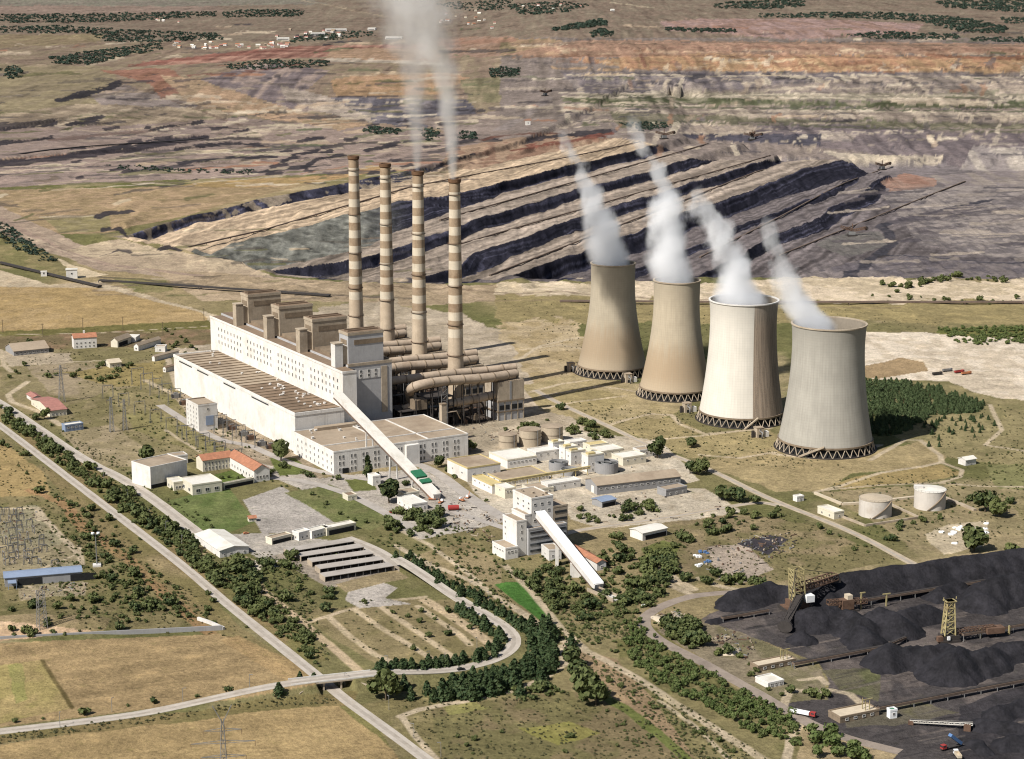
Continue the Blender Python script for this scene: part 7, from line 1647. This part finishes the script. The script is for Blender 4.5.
def make_steam():
    T = [(612,372), (675,394), (741,418.5), (825,447)]
    P = [[(612,268,21,1),(612,258,22,1),(607,246,21,1),(602,228,19,.95),(597,210,17,.85),(590,192,14,.7),(583,175,10.5,.65),(575,158,8.5,.5),(567,142,7,.36),(562,130,5,.05)],
         [(675,286,21,1),(675,276,22.5,1),(671,264,22,1),(668,248,20,1),(667,230,20,.95),(669,210,20,.85),(668,195,16,.75),(661,180,12,.6),(652,163,10,.6),(643,146,8.5,.45),(636,130,7,.3),(631,114,5,.04)],
         [(743,310,27,1),(744,299,28,1),(740,288,21,1),(735,272,18,.95),(730,256,18,.85),(724,240,18.5,.7),(716,226,18,.6),(708,212,16,.5),(702,200,13,.35),(696,188,9,.05)],
         [(818,334,21,1),(816,324,22,1),(804,310,20,1),(795,295,17,.85),(788,280,15,.7),(782,264,12,.5),(775,248,10.5,.42),(770,234,9,.35),(768,222,7,.2),(767,212,4,.03)]]
    L = ['white steam plume leaning left from the leftmost tan cooling tower', 'tallest white steam plume rising from the beige second cooling tower', 'white steam plume curling left from the half white cooling tower', 'thin white steam plume drifting left from the plain grey front tower']
    for b, p, l in zip(T, P, L): g = G(*b); plume('steam_plume', l, (g[0], g[1]), p, .1, (.985,.987,.99), .4, .042, 2.3, 1.85, 0.)
    g = G(456,415); plume('smoke_column', 'pale brown smoke column streaming up from the right end chimney', (g[0], g[1]), [(453,180,4,1),(453,174,5,1),(452,150,8,.8),(450,120,11,.7),(448,95,14,.6),(442,70,19,.5),(433,45,26,.42),(424,20,34,.34),(414,-10,42,.26),(404,-40,48,.1)], .13, (.96,.94,.91), .1, .05, 1.1, 1.6)
    g = G(420,400); plume('smoke_haze', 'thin brown smoke haze rising from the third chimney', (g[0], g[1]), [(417.5,171,3,1),(417.5,165,5,.9),(417,140,9,.6),(416,110,13,.5),(415,80,18,.42),(410,50,24,.36),(402,20,32,.3),(395,-10,40,.22),(385,-40,46,.1)], .10, (.94,.91,.87), .1, .05, 1.1, 1.6)

# ------------------------------------------------------------------ light and camera
def make_light():
    az = R(42); el = R(46)                              # light travels to the upper right of the picture
    d = np.array((math.cos(az)*math.cos(el), math.sin(az)*math.cos(el), -math.sin(el)))
    L = bpy.data.lights.new('sun', 'SUN'); L.energy = 5.0; L.angle = R(.5); L.color = (1., .965, .915)
    o = bpy.data.objects.new('sun', L); COL.objects.link(o)
    from mathutils import Vector
    o.rotation_euler = Vector(d).to_track_quat('-Z', 'Y').to_euler(); o.location = (-800, 0, 1500)
    w = bpy.data.worlds.new('World'); SC.world = w; w.use_nodes = True; nt = w.node_tree; nt.nodes.clear()
    s = nt.nodes.new('ShaderNodeTexSky'); s.sky_type = 'NISHITA'; s.sun_disc = False; s.sun_elevation = el; s.sun_rotation = math.atan2(-d[0], -d[1]); s.air_density = 1; s.dust_density = 2; s.altitude = 600
    b = nt.nodes.new('ShaderNodeBackground'); b.inputs[1].default_value = .06; o2 = nt.nodes.new('ShaderNodeOutputWorld')
    nt.links.new(s.outputs[0], b.inputs[0]); nt.links.new(b.outputs[0], o2.inputs[0])
def make_camera():
    c = bpy.data.cameras.new('camera'); c.sensor_width = 36; c.sensor_fit = 'HORIZONTAL'; c.lens = 36*FOC/1024; c.clip_start = 1; c.clip_end = 120000
    o = bpy.data.objects.new('camera', c); COL.objects.link(o); o.location = (0, 0, CAM_H); o.rotation_euler = (math.pi/2-TILT, 0, 0); SC.camera = o
    SC.view_settings.view_transform = 'Standard'; SC.view_settings.look = 'None'; SC.view_settings.gamma = 1; SC.view_settings.exposure = .38; SC.view_settings.use_curve_mapping = False
    cy = SC.cycles; cy.max_bounces = 12; cy.diffuse_bounces = 2; cy.glossy_bounces = 1; cy.transmission_bounces = 2; cy.volume_bounces = 12; cy.transparent_max_bounces = 8
    cy.caustics_reflective = False; cy.caustics_refractive = False; cy.use_adaptive_sampling = True; cy.adaptive_threshold = .01
    cy.volume_max_steps = 256
    SC.cycles.filter_width = 1.15
    try: cy.use_denoising = True; cy.denoiser = 'OPENIMAGEDENOISE'
    except Exception: pass
mats(); tower_mats()
make_camera(); make_light()
make_ground(); make_roads()
make_main_plant(); make_towers(); make_small_buildings(); make_switchyards()
make_coal_yard(); make_vehicles(); make_clutter(); make_bridge()
make_trees(); make_far_things()
make_steam()
